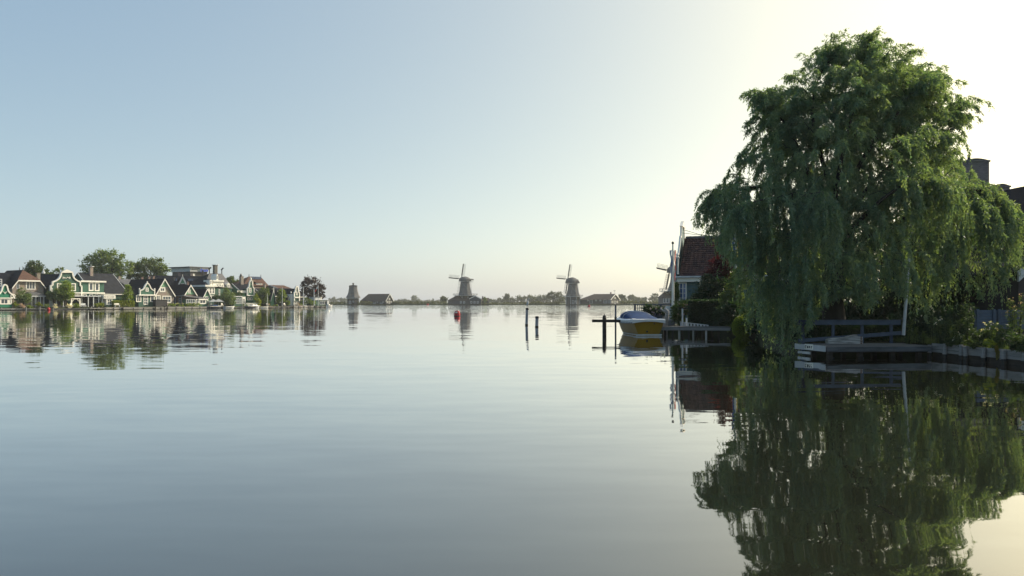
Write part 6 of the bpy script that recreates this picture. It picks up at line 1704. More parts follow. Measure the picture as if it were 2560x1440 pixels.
# ------------------------------------------------------------------ deck under the willow
d0, d1, d2 = Vector((11.21, 26.4)), Vector((15.05, 26.62)), Vector((10.76, 28.05))
DP = Pl((d0.x, d0.y), (d1 - d0))
dz = .425; DL = (d1 - d0).length; DB = 1.75
t = planked_deck("timber_deck", "weathered timber deck over the water under the willow, pale fascia at its left end", DP, 0, DL, 0, DB, dz, 11, 'woodh', cat="deck")
deck = t
mb = MB(); DP.box(mb, .02, -.05, dz - .20, DL, -.004, dz - .035); mb.build("front_fascia", mat("dark_stained_fascia", (.085, .095, .105), .8, .5, 1.2, (1, 5, 5), bump=.6, bscale=10), t)
SP = Pl((d0.x - .0, d0.y), (d0 - d2).normalized())      # left end: a runs towards us
SP = Pl((d2.x, d2.y), (d0 - d2))
SL = (d0 - d2).length
mb = MB(); SP.box(mb, 0, -.045, dz - .20, SL, -.004, dz + .005); mb.build("end_fascia", mat("pale_weathered_board", (.42, .43, .44), .8, .2, 2, bump=.3, bscale=12), t)
mb = MB(); SP.box(mb, .05, .05, dz - .36, .75, .09, dz - .27); mb.build("loose_board", M['greywhite'], t)
for (a, b) in ((.25, .25), (1.4, .3), (2.6, .3), (3.6, .3), (.25, 1.5), (1.4, 1.5), (2.6, 1.5), (3.6, 1.5)):
    mb = MB(); DP.box(mb, a - .08, b - .08, -1.2, a + .08, b + .08, dz - .06); mb.build("pile", M['darkwood'], t)
mb = MB(); DP.box(mb, .12, .12, dz - .24, DL, .22, dz - .061); DP.box(mb, .12, 1.4, dz - .24, DL, 1.5, dz - .061); mb.build("joist", M['darkwood'], t)
sg = SP.at(2015, 868)[0], SP.at(2036, 868)[0]
sgo = empty("name_plate", SP.w(sum(sg) / 2, -.07, dz - .17), "small white plate with dark letters on the pale end board of the deck", "sign")
mb = MB(); SP.box(mb, sg[0], -.062, dz - .17, sg[1], -.047, dz + .02); mb.build("plate", M['white'], sgo)
lettering(sgo, SP, "EWAY", sg[0] + .02, sg[1] - .02, dz - .13, dz - .03, -.066, M['iron'], .022)
# deck railing
t = empty("deck_railing", DP.w(1.8, DB, dz), "blue-grey timber railing along the back of the deck, its lower rail hanging aslant", "railing")
RP = Pl((P(1993, HOR, 28.15).x, 28.15), (1, .015))
zt0 = RP.z(2100, 801.5); zt1 = RP.z(2100, 812)
mb = MB(); RP.box(mb, 0, 0, zt1, RP.a(2252), .05, zt0); mb.build("top_rail", M['bluewood'], t)
mb = MB(); RP.box(mb, -.01, -.04, zt0 + .002, RP.a(2252) + .01, .11, zt0 + .03); mb.build("cap_rail", M['bluewood'], t)
for x in (2010, 2085, 2158, 2231):
    a = RP.a(x); mb = MB(); RP.box(mb, a - .045, .053, dz - .3, a + .045, .145, zt0 - .001); mb.build("post", M['bluewood'], t)
A0, A1 = RP.at(1995, 852), RP.at(2252, 832)
mb = MB(); mb.bar(RP.w(A0[0], -.03, A0[1]), RP.w(A1[0], -.03, A1[1]), .045, .14); mb.build("lower_rail", M['bluewood'], t)
# old log on the deck
t = empty("driftwood_log", DP.w(1.6, 1.2, dz), "splintered grey driftwood beam with a rusty strap lying on the deck", "log")
LPq = Pl((P(2072, HOR, 27.6).x, 27.6), (1, -.02))
A = lambda x, y: LPq.at(x, y)
out = [A(2070, 856), A(2157, 856), A(2157, 838), A(2146, 838.5), A(2142, 833), A(2128, 836), A(2118, 839.5), A(2096, 841), A(2080, 841.5), A(2071, 845)]
zlo = dz + .012 - out[0][1]
out = [(a, z + zlo) for a, z in out]
M['driftwood'] = mat("bleached_splintered_driftwood", (.34, .34, .33), .9, .75, 2.0, (1, 6, 9), bump=1.0, bscale=9)
mb = MB(); LPq.slab(mb, out, 0, .28); mb.build("beam", M['driftwood'], t)
mb = MB(); LPq.box(mb, out[1][0] - .09, -.012, dz + .013, out[1][0] - .03, -.002, out[2][1] + .01); mb.build("strap", M['redbrick'], t)

# ------------------------------------------------------------------ bulkhead of planks and posts
M['bulkplank'] = mat("weathered_bulkhead_planks", (.27, .27, .27), .85, .5, 1.6, (8, 1, 8), bump=.8, bscale=10, island=True)
M['chimneybrick'] = mat_brick("grey_chimney_brick", (.15, .14, .135), mortar=(.22, .21, .20))
M['ridgetile'] = mat("blue_grey_roof_tiles", (.085, .095, .115), .75, .35, 1.5, bump=.4, bscale=8, spec=.2)
bpts = [Vector((15.28, 26.95)), Vector((15.52, 25.2)), Vector((15.76, 23.6)), Vector((16.0, 21.6)), Vector((16.2, 19.0))]
t = empty("timber_bulkhead", (15.6, 24.5, 0), "low grey timber bulkhead of planks and round posts holding the weedy bank at right", "bulkhead")
for i in range(len(bpts) - 1):
    p, q = bpts[i], bpts[i + 1]
    SPn = Pl((p.x, p.y), (q - p)); L = (q - p).length
    for k in range(3):
        mb = MB(); z = .185 + k * .105 + rng.uniform(-.008, .008); SPn.box(mb, .004, rng.uniform(0, .012), z, L - .004, .05, z + .098); mb.build("plank", M['bulkplank'], t)
    mb = MB(); SPn.box(mb, 0, .055, -1.2, L, .12, .47); mb.build("backing_board", M['darkwood'], t)
    for f in np.arange(0, L, .78):
        k = SPn.w(f, -.075, 0); mb = MB(); zw = .17 + rng.uniform(-.02, .02); mb.tube([(k.x, k.y, zw), (k.x + rng.uniform(-.02, .02), k.y, .47 + rng.uniform(-.03, .06))], [.078, .068], 9); po = mb.build("post", M['wood'], t)
        mb = MB(); mb.tube([(k.x, k.y, -1.2), (k.x, k.y, zw - .003)], .076, 9); mb.build("wet_foot", M['darkwood'], po)
# stubby piles left of the deck
for x, w, lb in ((1914, 5, "thin grey stub pile left of two thicker ones, under the willow"), (1927, 11, "thick grey stub pile in the middle of three, under the willow"), (1945, 13, "broad grey stub pile at the willow's hanging curtain")):
    Yq = 40.4; p = P(x, HOR, Yq); r = w / F * Yq / 2
    mb = MB(); mb.tube([(p.x, p.y, -1), (p.x, p.y, .05), (p.x, p.y, P(0, 827 + (3 if w < 6 else 0), Yq).z)], [r, r, r * .95], 9); mb.build("stub_pile", M['wood'], None, lb, "pile", "grey stub piles under the willow")
# fence in the dark garden
t = empty("garden_fence", P(2480, HOR, 27.8), "dark grey horizontal-board garden fence at the right behind the weeds", "fence")
FP = Pl((P(2437, HOR, 28).x, 28), (1, -.06))
z1, z0 = FP.z(2480, 774.5), FP.z(2480, 822)
a1 = FP.a(2600)
for i in range(6):
    z = z0 + (z1 - z0) * i / 6; mb = MB(); FP.box(mb, 0, rng.uniform(0, .01), z, a1, .03, z + (z1 - z0) / 6 - .008); mb.build("board", M['bluewood'], t)
for x in (2443, 2484, 2497, 2530, 2575):
    a = FP.a(x); mb = MB(); FP.box(mb, a - .045, -.06, RG - .2, a + .045, -.003, z1 + .03); mb.build("post", M['bluewood'], t)
# ------------------------------------------------------------------ houses at the right edge
BP = Pl((P(2546, HOR, 31).x, 31), (1, .1))
t = empty("black_cottage", BP.w(3, 3, RG), "black boarded cottage with pale bargeboard cut by the right edge of the photograph", "house")
ze = BP.z(2541, 668); zr = ze + 4.3  # unseen ridge and width enlarged to shade the bank weeds
mb = MB(); BP.slab(mb, [(0, RG - .3), (9.6, RG - .3), (9.6, ze + .1), (4.8, zr - .15), (0, ze + .1)], 0, 7); mb.build("wall", M['black'], t)
for s, e in ((-.35, 4.8), (9.95, 4.8)):
    roof_slab(BP, [(s, -.35, ze - .22), (e, -.35, zr), (e, 7.2, zr), (s, 7.2, ze - .22)]).build("roof", M['slate'], t)
    mb = MB(); BP.slab(mb, [(s, ze - .62), (e, zr - .42), (e, zr + .06), (s, ze - .20)], -.45, -.36); mb.build("bargeboard", M['greywhite'], t)
window_m(t, BP, 1.2, RG + .9, 2.4, RG + 2.2, 0, 2, 2)
HP = Pl((P(2512, HOR, 49).x, 49), (1, .06))
t = empty("chimney_house", HP.w(4, 4, RG), "house with grey ridged tile roof and two big brick chimneys behind the willow at right", "house")
zr, ze = HP.z(2530, 483, 4), HP.z(2530, 596, 0)
mb = MB(); mb.prism([HP.w(-3.2, 0, RG - .3), HP.w(-3.2, 8, RG - .3), HP.w(-3.2, 8, ze), HP.w(-3.2, 4, zr - .1), HP.w(-3.2, 0, ze)], HP.w(9, 0, 0) - HP.w(-3.2, 0, 0)); mb.build("wall", M['chimneybrick'], t)
roof_slab(HP, [(-3.4, -.4, ze - .3), (9.3, -.4, ze - .3), (9.3, 4, zr), (-3.4, 4, zr)]).build("roof", M['ridgetile'], t)
roof_slab(HP, [(9.3, 8.4, ze - .3), (-3.4, 8.4, ze - .3), (-3.4, 4, zr), (9.3, 4, zr)]).build("roof", M['ridgetile'], t)
mb = MB(); s_ = (zr - ze) / 4
for j in range(46):
    a = -3.3 + j * .272
    p, q = HP.w(a, -.38, ze - .28 + .03), HP.w(a, 3.95, zr + .0); mb.tube([p, q], .075, 6)
mb.build("roof_tiles", M['ridgetile'], t, kind="stuff")
for j in range(30):
    mb = MB(); mb.tube([HP.w(-3.3 + j * .42, 4, zr + .03), HP.w(-2.86 + j * .42, 4, zr + .06)], .14, 8); mb.build("ridge_tile", M['greyroof'], t)
mb = MB(); k0 = HP.w(HP.a(2548, 0), -.2, HP.z(2548, 548)); k1 = HP.w(HP.a(2580, 0), -.4, HP.z(2580, 575)); mb.bar(k0, k1, .12, .3); mb.build("verge_board", M['greywhite'], t)
for (x0, x1, yt, yb, b) in ((2414, 2473, 404, 560, 2.6), (2489, 2524.5, 468, 580, 1.4)):
    a0, a1 = HP.a(x0, b), HP.a(x1, b); z1 = HP.z(x0, yt, b); z0 = HP.z(x0, yb, b)
    mb = MB(); w = a1 - a0
    mb2 = MB(); HP.box(mb, a0 + .12, b, z0, a1, b + .95, z1)
    c = mb.build("chimney", M['chimneybrick'], t)
    mb = MB(); HP.box(mb, a0 + .06, b - .06, z1 + .002, a1 + .06, b + 1.01, z1 + .12); mb.build("cap_course", M['chimneybrick'], c)
    ol = [(a0 + w * f, z1 + .122 + .13 * math.sin(math.pi * f)) for f in np.linspace(.0, 1, 9)]
    mb = MB(); HP.slab(mb, [(a0 + .05, z1 + .122)] + ol[1:-1] + [(a1 + .04, z1 + .122)], b, b + .9); mb.build("cowl", M['iron'], c)
    if w > 1.2:
        mb = MB(); HP.slab(mb, [(a0 - .30, z0), (a0 + .119, z0), (a0 + .119, HP.z(x0, 440, b)), (a0 + .02, HP.z(x0, 446, b)), (a0 - .22, HP.z(x0, 460, b))], b + .05, b + .9); mb.build("shoulder", M['chimneybrick'], c)
        k = HP.w(a0 + .45, b + .3, z1 + .12); MB().lathe(k, [(.10, 0), (.09, .35), (.14, .38)], 8).build("chimney_pot", M['iron'], c)
# ------------------------------------------------------------------ the weeping willow
YW = 31.0
s = YW / F
tb = Vector((P(2085, HOR, YW).x, YW, RG - .1))
wil = empty("weeping_willow", tb, "huge weeping willow hanging over the water, deck and bank at the right of the river", "tree")
# boughs: centre-lines given where they arch in the photograph (px, py, metres nearer or farther)
def B(*pts): return [P(x, y, YW + d) for x, y, d in pts]
forkA, forkB = (2085, 600, 0), (2130, 540, .2)
boughs = [
    B((2085, 640, 0), (2070, 520, -.2), (2105, 380, -.3), (2148, 225, 0), (2168, 118, .2)),
    B((2090, 560, 0), (2140, 430, .4), (2200, 320, .6), (2240, 230, .8), (2262, 190, 1.0)),
    B((2080, 560, 0), (2020, 430, -.6), (1980, 340, -.9), (1945, 285, -1.0), (1918, 250, -1.0)),
    B((2085, 580, 0), (2000, 500, -.8), (1920, 470, -1.2), (1850, 472, -1.4), (1790, 486, -1.4)),
    B((2095, 580, 0), (2170, 470, .3), (2260, 380, .5), (2305, 300, .6), (2318, 225, .6)),
    B((2095, 600, .2), (2210, 500, .6), (2320, 420, .8), (2360, 345, .9), (2395, 275, 1.0)),
    B((2100, 620, .2), (2240, 560, .2), (2330, 520, 0), (2385, 485, -.2), (2440, 478, -.4)),
    B((2085, 600, 0), (2030, 470, 1.2), (1985, 370, 1.6), (1965, 310, 1.6), (1945, 268, 1.5)),
    B((2085, 600, -.1), (2090, 480, -1.5), (2110, 370, -2.1), (2130, 290, -2.3), (2150, 250, -2.4)),
    B((2085, 620, -.1), (2020, 540, -1.8), (1960, 500, -2.6), (1900, 500, -3.0), (1860, 520, -3.1)),
    B((2095, 620, -.1), (2160, 540, -1.8), (2230, 480, -2.6), (2290, 450, -3.0), (2340, 460, -3.1)),
    B((2085, 600, .2), (2120, 480, 1.8), (2160, 360, 2.4), (2190, 260, 2.6), (2200, 200, 2.6)),
    B((2095, 610, .2), (2190, 520, 1.8), (2290, 440, 2.4), (2320, 395, 2.6), (2350, 400, 2.6)),
    B((2085, 620, -.1), (2075, 560, -1.6), (2060, 500, -2.6), (2050, 480, -3.3), (2045, 500, -3.6)),
    B((2085, 500, 0), (2050, 380, -.4), (2030, 280, -.5), (2045, 200, -.4), (2080, 140, -.2)),
    B((2120, 470, 0), (2180, 360, -.9), (2240, 290, -1.3), (2270, 240, -1.4), (2300, 225, -1.4)),
    B((2240, 560, .2), (2350, 500, -.2), (2430, 475, -.8), (2490, 490, -1.2), (2515, 540, -1.3)),
]
def cr(pts, t):
    """smooth point on a bough (Catmull-Rom), t in 0..1"""
    n = len(pts) - 1; u = min(t * n, n - 1e-6); i = int(u); f = u - i
    p0, p1, p2, p3 = pts[max(i - 1, 0)], pts[i], pts[i + 1], pts[min(i + 2, n)]
    return .5 * ((2 * p1) + (p2 - p0) * f + (2 * p0 - 5 * p1 + 4 * p2 - p3) * f * f + (3 * p1 - p0 - 3 * p2 + p3) * f ** 3)
tr = MB()
tr.tube([tb + Vector((0, 0, -.3)), tb + Vector((.03, 0, .5)), P(2080, 740, YW), P(2086, 660, YW), P(2088, 560, YW)], [.62, .48, .42, .36, .24], 12)
tr.build("trunk", M['bark'], wil, smooth=True)
for bp in boughs:
    m = MB(); L0 = sum((bp[i + 1] - bp[i]).length for i in range(4))
    m.tube([cr(bp, k / 12) for k in range(13)], [.105 * (1 - k / 12) ** 1.1 + .010 for k in range(13)], 6)
    m.build("bough", M['bark'], wil, smooth=True)
# twigs: from each bough arching shoots leave sideways and outwards, then hang; each carries leaves
def hang_floor(x, y):
    """lowest height the leaf curtain reaches at this plan position, as the photograph shows it"""
    px = 1280 + F * x / y
    py = np.interp(px, [1760, 1800, 1832, 1850, 1880, 1930, 1965, 1990, 2005, 2060, 2120, 2170, 2220, 2260, 2300, 2360, 2400, 2440, 2480, 2505, 2530],
                       [560, 620, 640, 760, 810, 830, 866, 866, 835, 745, 720, 765, 700, 735, 790, 800, 775, 735, 752, 757, 660])
    return CH - (py - HOR) / F * y
def px_of(p): return 1280 + F * p[0] / p[1], HOR - F * (p[2] - CH) / p[1]
S, O, LL = [], [], []
sub = MB()
rd = random.Random(5)
def shoots(bp, k, t0, out, up, ln, dl=1.0):
    for i in range(k):
        t_ = t0 + (1 - t0) * rd.random() ** .8
        p = cr(bp, t_); d = (cr(bp, min(1, t_ + .05)) - cr(bp, max(0, t_ - .05))).normalized()
        a = rd.uniform(0, 2 * math.pi)
        side = Vector((math.cos(a), math.sin(a), 0))
        dr = (d * rd.uniform(.3, 1.1) + side * out + Vector((0, 0, up))).normalized()
        S.append(p); O.append(dr); LL.append(ln * rd.uniform(.6, 1.35))
for i, bp in enumerate(boughs):
    inner = i in (9, 10, 13)
    shoots(bp, 40, .25, .9, .35, 1.25)
    shoots(bp, 16, .80, .6, .55, 1.0)
ENV = [(2155, 250, 165, 115, 0), (2170, 140, 34, 40, .1), (2190, 170, 45, 45, .3), (2130, 175, 45, 40, 0), (2305, 300, 90, 105, .5), (1965, 345, 85, 115, -.3), (2130, 420, 255, 170, 0), (1930, 475, 125, 105, -.8), (1825, 512, 50, 42, -1.3),
       (2280, 520, 180, 140, 0), (2460, 535, 52, 60, -.8), (2060, 590, 200, 150, -.7), (1925, 640, 80, 130, -.8), (2400, 610, 110, 120, -.6), (2200, 640, 130, 110, -1.8),
       (2040, 650, 140, 120, -2.2), (1920, 700, 62, 100, -1.6), (1985, 740, 50, 80, -2.2), (1950, 310, 60, 80, .8), (2060, 260, 110, 110, -1.0), (2250, 260, 100, 90, -.8), (2100, 400, 160, 110, -2.0), (2170, 200, 110, 80, 0), (2040, 240, 90, 70, .3), (2300, 245, 50, 50, .5), (1930, 340, 70, 110, -.6), (2190, 320, 170, 90, .4), (2320, 350, 60, 70, .6), (2150, 470, 110, 90, .2), (2080, 420, 90, 90, .8), (2190, 430, 90, 80, 1.0)]
wt = np.array([e[2] * e[3] for e in ENV], float) ** .8
for _ in range(1400):
    e = ENV[rng.choice(len(ENV), p=wt / wt.sum())]
    d = unit(rng.normal(size=3)); r_ = rng.uniform(.45, .93)
    c = P(e[0], e[1], YW + e[4]); dep = min(3.3, max(.9, e[2] * s * .95))
    p = Vector((c.x + d[0] * r_ * e[2] * s, c.y + d[1] * r_ * dep, c.z + d[2] * r_ * e[3] * s))
    o_ = Vector((d[0], d[1], d[2] * .7 + .28)).normalized()
    if p.y < 27.2: continue
    qx, qy = px_of(p)
    if qx > 2388 and 335 < qy < 480: continue
    S.append(p); O.append(o_); LL.append(rng.uniform(.5, 1.15))
S = np.array([tuple(p) for p in S]); O = np.array([tuple(p) for p in O]); LL = np.array(LL)
NT = len(S)
pyS = HOR - F * (S[:, 2] - CH) / S[:, 1]
LL = LL * np.interp(pyS, [120, 300, 450, 600, 700], [.85, 1.0, 1.35, 1.75, 1.6])
# every shoot is a plume: it arches out, droops, and carries short side twigs with leaves
NS = 11
tp = np.zeros((NT, NS + 1, 3)); tp[:, 0] = S
soft = np.interp(pyS, [150, 330, 480], [.42, .7, 1.0])[:, None]
O = unit(O + np.array([0, 0, 1.0]) * np.interp(pyS, [150, 330, 480], [.55, .3, 0])[:, None])
d = O.copy(); st_ = (LL / NS)[:, None]
for k in range(NS):
    d = unit(d + np.array([0, 0, -1.0]) * (.16 + .035 * k) * soft + rng.normal(0, .05, (NT, 3)))
    tp[:, k + 1] = tp[:, k] + d * st_
    f_ = hang_floor(tp[:, k + 1, 0], tp[:, k + 1, 1])
    tp[:, k + 1, 2] = np.maximum(tp[:, k + 1, 2], f_)
twm = MB()
for pts in tp[::2]:
    twm.tube([Vector(q) for q in pts[::3]], [.017, .012, .008, .004], 3, cap=False)
twm.build("twigs", M['bark'], wil, kind="stuff")
# side twigs
per = 30
it = np.repeat(np.arange(NT), per); u = rng.uniform(.6, NS, NT * per); k0 = np.minimum(u.astype(int), NS - 1); fr = (u - k0)[:, None]
sS = tp[it, k0] * (1 - fr) + tp[it, k0 + 1] * fr
tg = unit(tp[it, k0 + 1] - tp[it, k0])
sD = unit(tg * .55 + rng.normal(0, .55, (NT * per, 3)) * np.array([1, 1, .45]) + np.array([0, 0, -.35]))
sL = rng.uniform(.08, .25, NT * per) * np.interp(u / NS, [0, .3, 1], [.6, 1.15, .8]) * np.interp(pyS[it], [150, 420], [1.55, 1.0])
# plus long thin strands at the skirt of the crown
low = np.where(pyS > 360)[0]
NX = 3600
ex = rng.choice(low, NX); kk_ = rng.integers(4, NS + 1, NX)
eS = tp[ex, kk_]; eD = unit(rng.normal(0, .16, (NX, 3)) * np.array([1, 1, 0]) + np.array([0, 0, -1.0]))
eL = np.minimum(rng.uniform(.4, 1.7, NX), np.clip(eS[:, 2] - hang_floor(eS[:, 0], eS[:, 1]), .1, 3))
cs = np.concatenate([np.full(NT * per, 10), np.clip((eL * 26).astype(int), 4, 60)])
sS = np.concatenate([sS, eS]); sD = np.concatenate([sD, eD]); sL = np.concatenate([sL, eL])
ix = np.repeat(np.arange(len(sS)), cs); tot = len(ix)
tt = rng.uniform(.0, 1, tot)[:, None]
pos = sS[ix] + sD[ix] * sL[ix][:, None] * tt + np.array([0, 0, -1.0]) * (sL[ix][:, None] * .45 * tt ** 2)
tang = unit(sD[ix] + np.array([0, 0, -.9]) * tt)
dirs = unit(tang + rng.normal(0, .42, (tot, 3)))
lnn = rng.uniform(.075, .14, tot)
lv = leaf_quads(pos, dirs, lnn, lnn * .27)
m2 = NT * 26
it = rng.integers(0, NT, m2); u = rng.uniform(.5, 1, m2) * NS; k0 = np.minimum(u.astype(int), NS - 1); fr = (u - k0)[:, None]
pp = tp[it, k0] * (1 - fr) + tp[it, k0 + 1] * fr + rng.normal(0, .02, (m2, 3))
dd = unit(unit(tp[it, k0 + 1] - tp[it, k0]) * .9 + rng.normal(0, .5, (m2, 3)))
l2 = rng.uniform(.08, .14, m2)
lv = np.concatenate([lv, leaf_quads(pp, dd, l2, l2 * .26)])
quads_mesh("crown", lv, L_['willow'], wil)

# ------------------------------------------------------------------ shrubs and garden plants of the near bank
def shrub(name, label, cat, px, Y, blobs, n, size, lm, trunk=False, **k):
    return tree(name, label, cat, px, 800, Y, blobs, n, size, L_[lm], trunk=trunk, base_z=RG, **k)
shrub("purple_maple", "dark purple-leaved small tree with a few bright red sprays, against the tiled roof", "tree", 1815, 51, [(1812, 640, 22, 38), (1800, 672, 26, 26), (1826, 620, 12, 24), (1790, 690, 22, 18), (1822, 690, 20, 30), (1808, 605, 9, 12)], 9000, .13, 'redleaf', trunk=True, rt=.08)
M_red = mat_leaf("bright_red_leaves", (.16, .012, .018), (.28, .025, .03), trans=.4); L_['redspray'] = M_red
rs = quads_mesh("red_leaves", crown([(*P(1784, 650, 50.4), .36, .25, .2), (*P(1776, 655, 50.4), .25, .2, .15), (*P(1792, 640, 50.4), .2, .2, .2)], 200, .11), M_red, [o for o in col.objects if o.name.startswith("purple_maple")][0])
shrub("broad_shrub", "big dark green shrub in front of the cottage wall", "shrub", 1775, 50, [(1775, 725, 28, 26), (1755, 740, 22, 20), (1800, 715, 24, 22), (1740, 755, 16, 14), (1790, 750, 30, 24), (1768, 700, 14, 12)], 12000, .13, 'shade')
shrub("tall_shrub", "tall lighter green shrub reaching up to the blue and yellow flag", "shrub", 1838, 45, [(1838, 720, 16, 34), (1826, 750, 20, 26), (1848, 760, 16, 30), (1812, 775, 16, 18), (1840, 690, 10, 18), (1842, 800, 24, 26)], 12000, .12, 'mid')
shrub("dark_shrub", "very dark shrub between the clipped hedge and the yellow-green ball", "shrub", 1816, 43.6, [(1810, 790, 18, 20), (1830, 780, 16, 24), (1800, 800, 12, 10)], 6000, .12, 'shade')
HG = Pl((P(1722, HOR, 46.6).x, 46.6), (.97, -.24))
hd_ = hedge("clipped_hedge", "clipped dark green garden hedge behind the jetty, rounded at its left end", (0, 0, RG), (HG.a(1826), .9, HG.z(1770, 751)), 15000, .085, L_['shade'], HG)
shrub("hydrangea_bush", "leafy light green hydrangea with pale flower heads under the cottage window", "shrub", 1706, 48.6, [(1706, 770, 18, 16), (1694, 785, 12, 16), (1718, 765, 12, 12), (1700, 800, 12, 10), (1690, 772, 7, 10)], 6500, .15, 'mid')
hb = [o for o in col.objects if o.name.startswith("hydrangea_bush")][0]
fl = [(*P(1692 + rng.uniform(0, 34), 756 + rng.uniform(0, 34), 48.1), .08, .08, .06) for _ in range(26)]
quads_mesh("flowers", crown(fl, 900, .05), L_['flower'], hb, kind="stuff")
L_['ball'] = mat_leaf("yellow_green_clipped_leaves", (.13, .19, .020), (.21, .27, .03), trans=.25)
bb = shrub("clipped_ball", "yellow-green clipped egg-shaped shrub at the water's edge left of the willow", "shrub", 1858, 42.6, [(1857, 820, 23, 22)], 200, .06, 'ball')
c = P(1856, 818, 42.4); d = unit(rng.normal(size=(12000, 3))); rr = np.array([23, 23, 26]) * 42.4 / F
cc = np.array(c) + d * rr * (1 + rng.normal(0, .035, (12000, 1)))
quads_mesh("clipped_leaves", leaf_quads(cc, unit(d + rng.normal(0, .7, (12000, 3))), rng.uniform(.04, .08, 12000), .035), L_['ball'], bb)
MB().lathe((c.x, c.y, .1), [(.25, 0), (.46, .25), (.5, .55), (.35, .9), (.1, 1.05)], 10).build("inner_twigs", M['soil'], bb)
# flower tub on the terrace
tub = empty("flower_tub", P(1640, 800, 50.8), "round bush of dark leaves with lilac flowers above the yellow boat's stern", "plant")
quads_mesh("foliage", crown([(*P(1645, 780, 50.8), .55, .45, .33), (*P(1622, 773, 51), .4, .4, .22), (*P(1655, 786, 50.8), .35, .3, .3)], 4500, .10), L_['shade'], tub)
quads_mesh("flowers", crown([(*P(1630 + rng.uniform(-4, 26), 775 + rng.uniform(-5, 14), 50.4), .09, .09, .07) for _ in range(20)], 800, .05), L_['blueflower'], tub, kind="stuff")
m = MB(); m.lathe((P(1645, 0, 50.8).x, 50.8, .62), [(.3, 0), (.42, .45), (.46, .5)], 12); m.build("tub", M['bluewood'], tub)
shrub("low_bush", "light low bush behind the terrace railing near the flagpole", "shrub", 1693, 56, [(1688, 735, 8, 14), (1690, 715, 5, 9), (1684, 752, 6, 8)], 2500, .13, 'mid')
# dark growth behind the willow that closes the view under its crown
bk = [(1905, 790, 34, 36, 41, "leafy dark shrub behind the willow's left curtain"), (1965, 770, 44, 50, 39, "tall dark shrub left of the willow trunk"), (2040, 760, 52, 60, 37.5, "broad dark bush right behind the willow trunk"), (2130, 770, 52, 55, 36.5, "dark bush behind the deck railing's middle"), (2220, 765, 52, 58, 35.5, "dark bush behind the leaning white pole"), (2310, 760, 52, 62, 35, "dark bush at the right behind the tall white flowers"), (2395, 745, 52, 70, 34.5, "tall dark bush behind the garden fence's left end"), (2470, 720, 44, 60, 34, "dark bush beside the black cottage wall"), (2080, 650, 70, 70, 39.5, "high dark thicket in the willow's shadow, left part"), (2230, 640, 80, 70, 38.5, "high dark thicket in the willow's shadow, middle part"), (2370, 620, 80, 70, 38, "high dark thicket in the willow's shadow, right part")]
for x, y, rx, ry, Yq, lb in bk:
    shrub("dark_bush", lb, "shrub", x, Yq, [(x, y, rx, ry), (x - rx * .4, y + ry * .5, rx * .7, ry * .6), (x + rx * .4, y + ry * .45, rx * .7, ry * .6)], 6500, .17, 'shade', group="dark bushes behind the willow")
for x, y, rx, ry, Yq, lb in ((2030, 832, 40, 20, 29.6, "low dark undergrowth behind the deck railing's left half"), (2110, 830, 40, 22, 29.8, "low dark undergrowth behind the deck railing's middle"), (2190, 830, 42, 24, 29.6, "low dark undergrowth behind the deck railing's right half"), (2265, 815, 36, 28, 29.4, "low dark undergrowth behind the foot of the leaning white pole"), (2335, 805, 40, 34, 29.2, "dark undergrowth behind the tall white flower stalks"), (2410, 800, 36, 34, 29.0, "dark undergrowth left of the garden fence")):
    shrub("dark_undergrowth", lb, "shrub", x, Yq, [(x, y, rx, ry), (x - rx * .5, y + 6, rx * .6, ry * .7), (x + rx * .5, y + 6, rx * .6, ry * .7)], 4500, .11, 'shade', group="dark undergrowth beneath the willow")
shrub("sunlit_tree", "tree of sunlight-tinted leaves between willow and ridged tile roof at the right edge", "tree", 2540, 40, [(2540, 600, 22, 40), (2525, 555, 12, 40), (2560, 620, 22, 30), (2548, 560, 8, 26), (2515, 620, 14, 40), (2575, 590, 14, 40)], 9000, .17, 'yellow', trunk=True, rt=.1)
shrub("dark_tree", "dark leafy shrub below the sunlit tree beside the black cottage", "shrub", 2530, 36, [(2530, 690, 26, 46), (2512, 720, 20, 40), (2552, 660, 22, 26)], 6000, .15, 'shade')
tree("distant_tree", "small leafy treetop peeping over the ridged roof at the right edge", "tree", 2550, 600, 62, [(2545, 481, 7, 5), (2558, 484, 6, 5)], 500, .25, L_['mid'], base_z=RG)

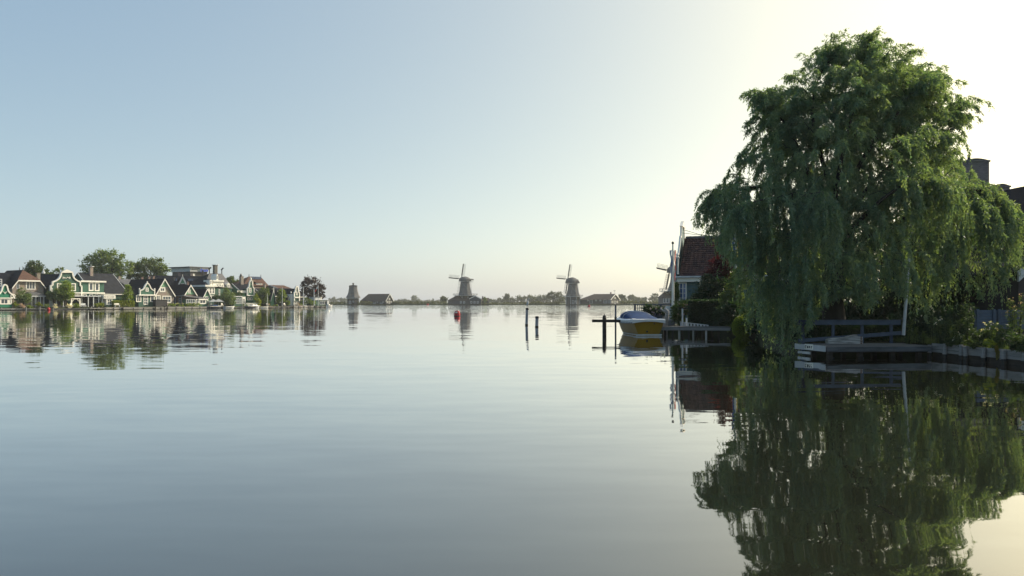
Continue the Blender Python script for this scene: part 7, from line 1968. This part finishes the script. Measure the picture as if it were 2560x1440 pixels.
# weeds on the bank: stems with small leaves, each plant a thing of its own
def weed(name, label, px, pyt, Y, k, spread, lm, n=240, size=.07, flower=None, zb=.47, lean=0.0):
    b = P(px, HOR, Y); b.z = zb; top = P(px, pyt, Y).z; h = max(.15, top - zb)
    t = empty(name, b, label, "plant")
    st_, lv_, dv_, ft_ = MB(), [], [], []
    for i in range(k):
        a = rng.uniform(0, 6.28); r = spread * rng.uniform(.2, 1); hh = h * rng.uniform(.6, 1.0)
        p0 = Vector((b.x + rng.normal(0, .06), b.y + rng.normal(0, .06), zb - .03)); p2 = Vector((b.x + math.cos(a) * r + lean * h, b.y + math.sin(a) * r, zb + hh)); p1 = p0.lerp(p2, .5) + Vector((-math.cos(a) * r * .2, -math.sin(a) * r * .2, hh * .12))
        st_.tube([p0, p1, p2], [.010, .008, .004], 4, cap=False)
        for j in range(n // k):
            f = rng.uniform(.08, 1); q = np.array((1 - f) ** 2 * p0 + 2 * f * (1 - f) * p1 + f * f * p2)
            lv_.append(q + rng.normal(0, .02, 3)); dv_.append(unit(rng.normal(size=3) * np.array([1, 1, .5]) + np.array([0, 0, .35])))
        ft_.append(np.array(p2))
    st_.build("stems", M['soil'], t)
    quads_mesh("foliage", leaf_quads(np.array(lv_), np.array(dv_), size * rng.uniform(.7, 1.5, len(lv_)), size * .38), L_[lm], t)
    if flower:
        c = np.repeat(np.array(ft_), 7, 0) + rng.normal(0, .028, (7 * len(ft_), 3))
        quads_mesh("flowers", leaf_quads(c, unit(rng.normal(size=c.shape)), .045, .04), L_[flower], t, kind="stuff")
    return t
wd = [(2275, 845, 27.6, 5, .25, 'weed', None, "low green weeds at the foot of the leaning white pole"), (2276, 800, 27.4, 3, .10, 'weedlight', None, "thin pale mullein spike right of the leaning white pole"), (2288, 806, 27.3, 2, .06, 'weedlight', None, "second thin pale spike to its right"), (2311, 820, 27.2, 2, .06, 'weedlight', None, "short pale spike above the deck's right end"),
      (2327, 742, 27.6, 3, .12, 'weed', 'whiteflower', "tall flower stalks with white blooms, leftmost on the bank"), (2345, 782, 27.0, 4, .2, 'weed', 'whiteflower', "white-flowered stems in the dark middle of the bank"), (2370, 782, 26.6, 5, .22, 'weed', None, "upright leafy weed right of the white-flowered stems"), (2385, 800, 26.2, 6, .3, 'weedlight', None, "bright leafy weed hanging over the bulkhead's third post"),
      (2405, 800, 26.0, 6, .3, 'shade', None, "dark bushy weed left of the grey seedy one"), (2420, 755, 25.8, 8, .3, 'weed', None, "tallest feathery grey-green weed on the bank"), (2400, 835, 25.6, 6, .3, 'weedlight', 'whiteflower', "low plant with white blooms on the bulkhead edge"), (2440, 810, 25.4, 7, .35, 'weed', None, "spreading weed left of the garden fence post"), (2455, 820, 25.0, 7, .35, 'weed', None, "yellowish spreading weed above the fourth bulkhead post"),
      (2470, 805, 24.8, 6, .3, 'weed', 'whiteflower', "leafy weed with one white bloom before the fence"), (2490, 825, 24.4, 7, .35, 'weedlight', None, "ferny light green weed above the last bulkhead posts"), (2512, 800, 24.2, 7, .4, 'weed', None, "large leafy weed near the right edge"), (2530, 745, 24.6, 5, .25, 'weedlight', 'flower', "tall yellowish flower stems at the right edge"), (2548, 732, 24.8, 5, .25, 'weedlight', 'flower', "tallest yellowish flower stems cut by the right edge"),
      (2535, 835, 23.4, 9, .45, 'shade', None, "dark dense weed covering the bulkhead's near end"), (2556, 830, 22.8, 9, .45, 'weed', None, "broad-leaved weed at the right edge of the bank"), (2430, 850, 24.9, 6, .3, 'weedlight', None, "low trailing weed draping over the planks"), (2300, 835, 27.8, 7, .35, 'weed', None, "low weeds behind the deck's right corner"), (2355, 835, 26.6, 7, .3, 'shade', None, "dark low weeds above the second bulkhead post"), (2380, 845, 26.0, 6, .25, 'weed', None, "low leafy clump with hanging stems at the third post")]
for x, yt, Yq, k, sp_, lm, flw, lb in wd:
    weed("bank_weed", lb, x, yt, Yq, k, sp_, lm, 90 * k, .085, flw)
def fern(label, px, py, Y, ln, dn, lm):
    t = empty("fern_frond", P(px, py, Y), label, "plant")
    p0 = P(px, py, Y); c, d = [], []
    st_ = MB(); pts = []
    for i in range(13):
        f = i / 12; q = p0 + Vector((dn[0] * ln * f, dn[1] * ln * f, dn[2] * ln * f + .12 * ln * math.sin(f * 2.6))); pts.append(q)
        for s_ in (-1, 1):
            for _ in range(7):
                c.append(np.array(q) + rng.normal(0, .006, 3)); d.append(unit(np.array([s_ * dn[1] + .25 * dn[0], -s_ * dn[0] - .2, .1 + s_ * .6]) * (1) + rng.normal(0, .15, 3)))
    st_.tube(pts, .007, 4, cap=False); st_.build("stem", M['soil'], t)
    w_ = np.repeat(np.sin(np.linspace(.25, math.pi, 13)), 14) * .16 + .02
    quads_mesh("leaflets", leaf_quads(np.array(c), np.array(d), w_, .03), L_[lm], t)
fern("bright fern frond lying out over the bulkhead's right part", 2490, 858, 24.0, .55, (-.9, -.2, -.15), 'hedge')
fern("yellowed fern frond hanging down to the water by the last posts", 2492, 868, 23.9, .42, (-.12, -.15, -1.0), 'yellow')
# low grass and ground cover on the bank
pts = []
for i in range(9000):
    Yq = rng.uniform(19, 33); e = np.interp(Yq, [19, 21.6, 23.6, 25.2, 26.95, 28.3, 34], [16.3, 16.1, 15.86, 15.62, 15.4, 15.2, 12.6])
    pts.append((e + .05 + rng.uniform(0, 1) ** 2 * 5.5, Yq, RG - .02))
pts = np.array(pts)
gd = unit(rng.normal(0, .45, (len(pts), 3)) + np.array([0, 0, 1]))
quads_mesh("grass", leaf_quads(pts, gd, rng.uniform(.12, .34, len(pts)), .022), L_['mid'], None, "short grass and ground cover on the near bank", None, None, "stuff")
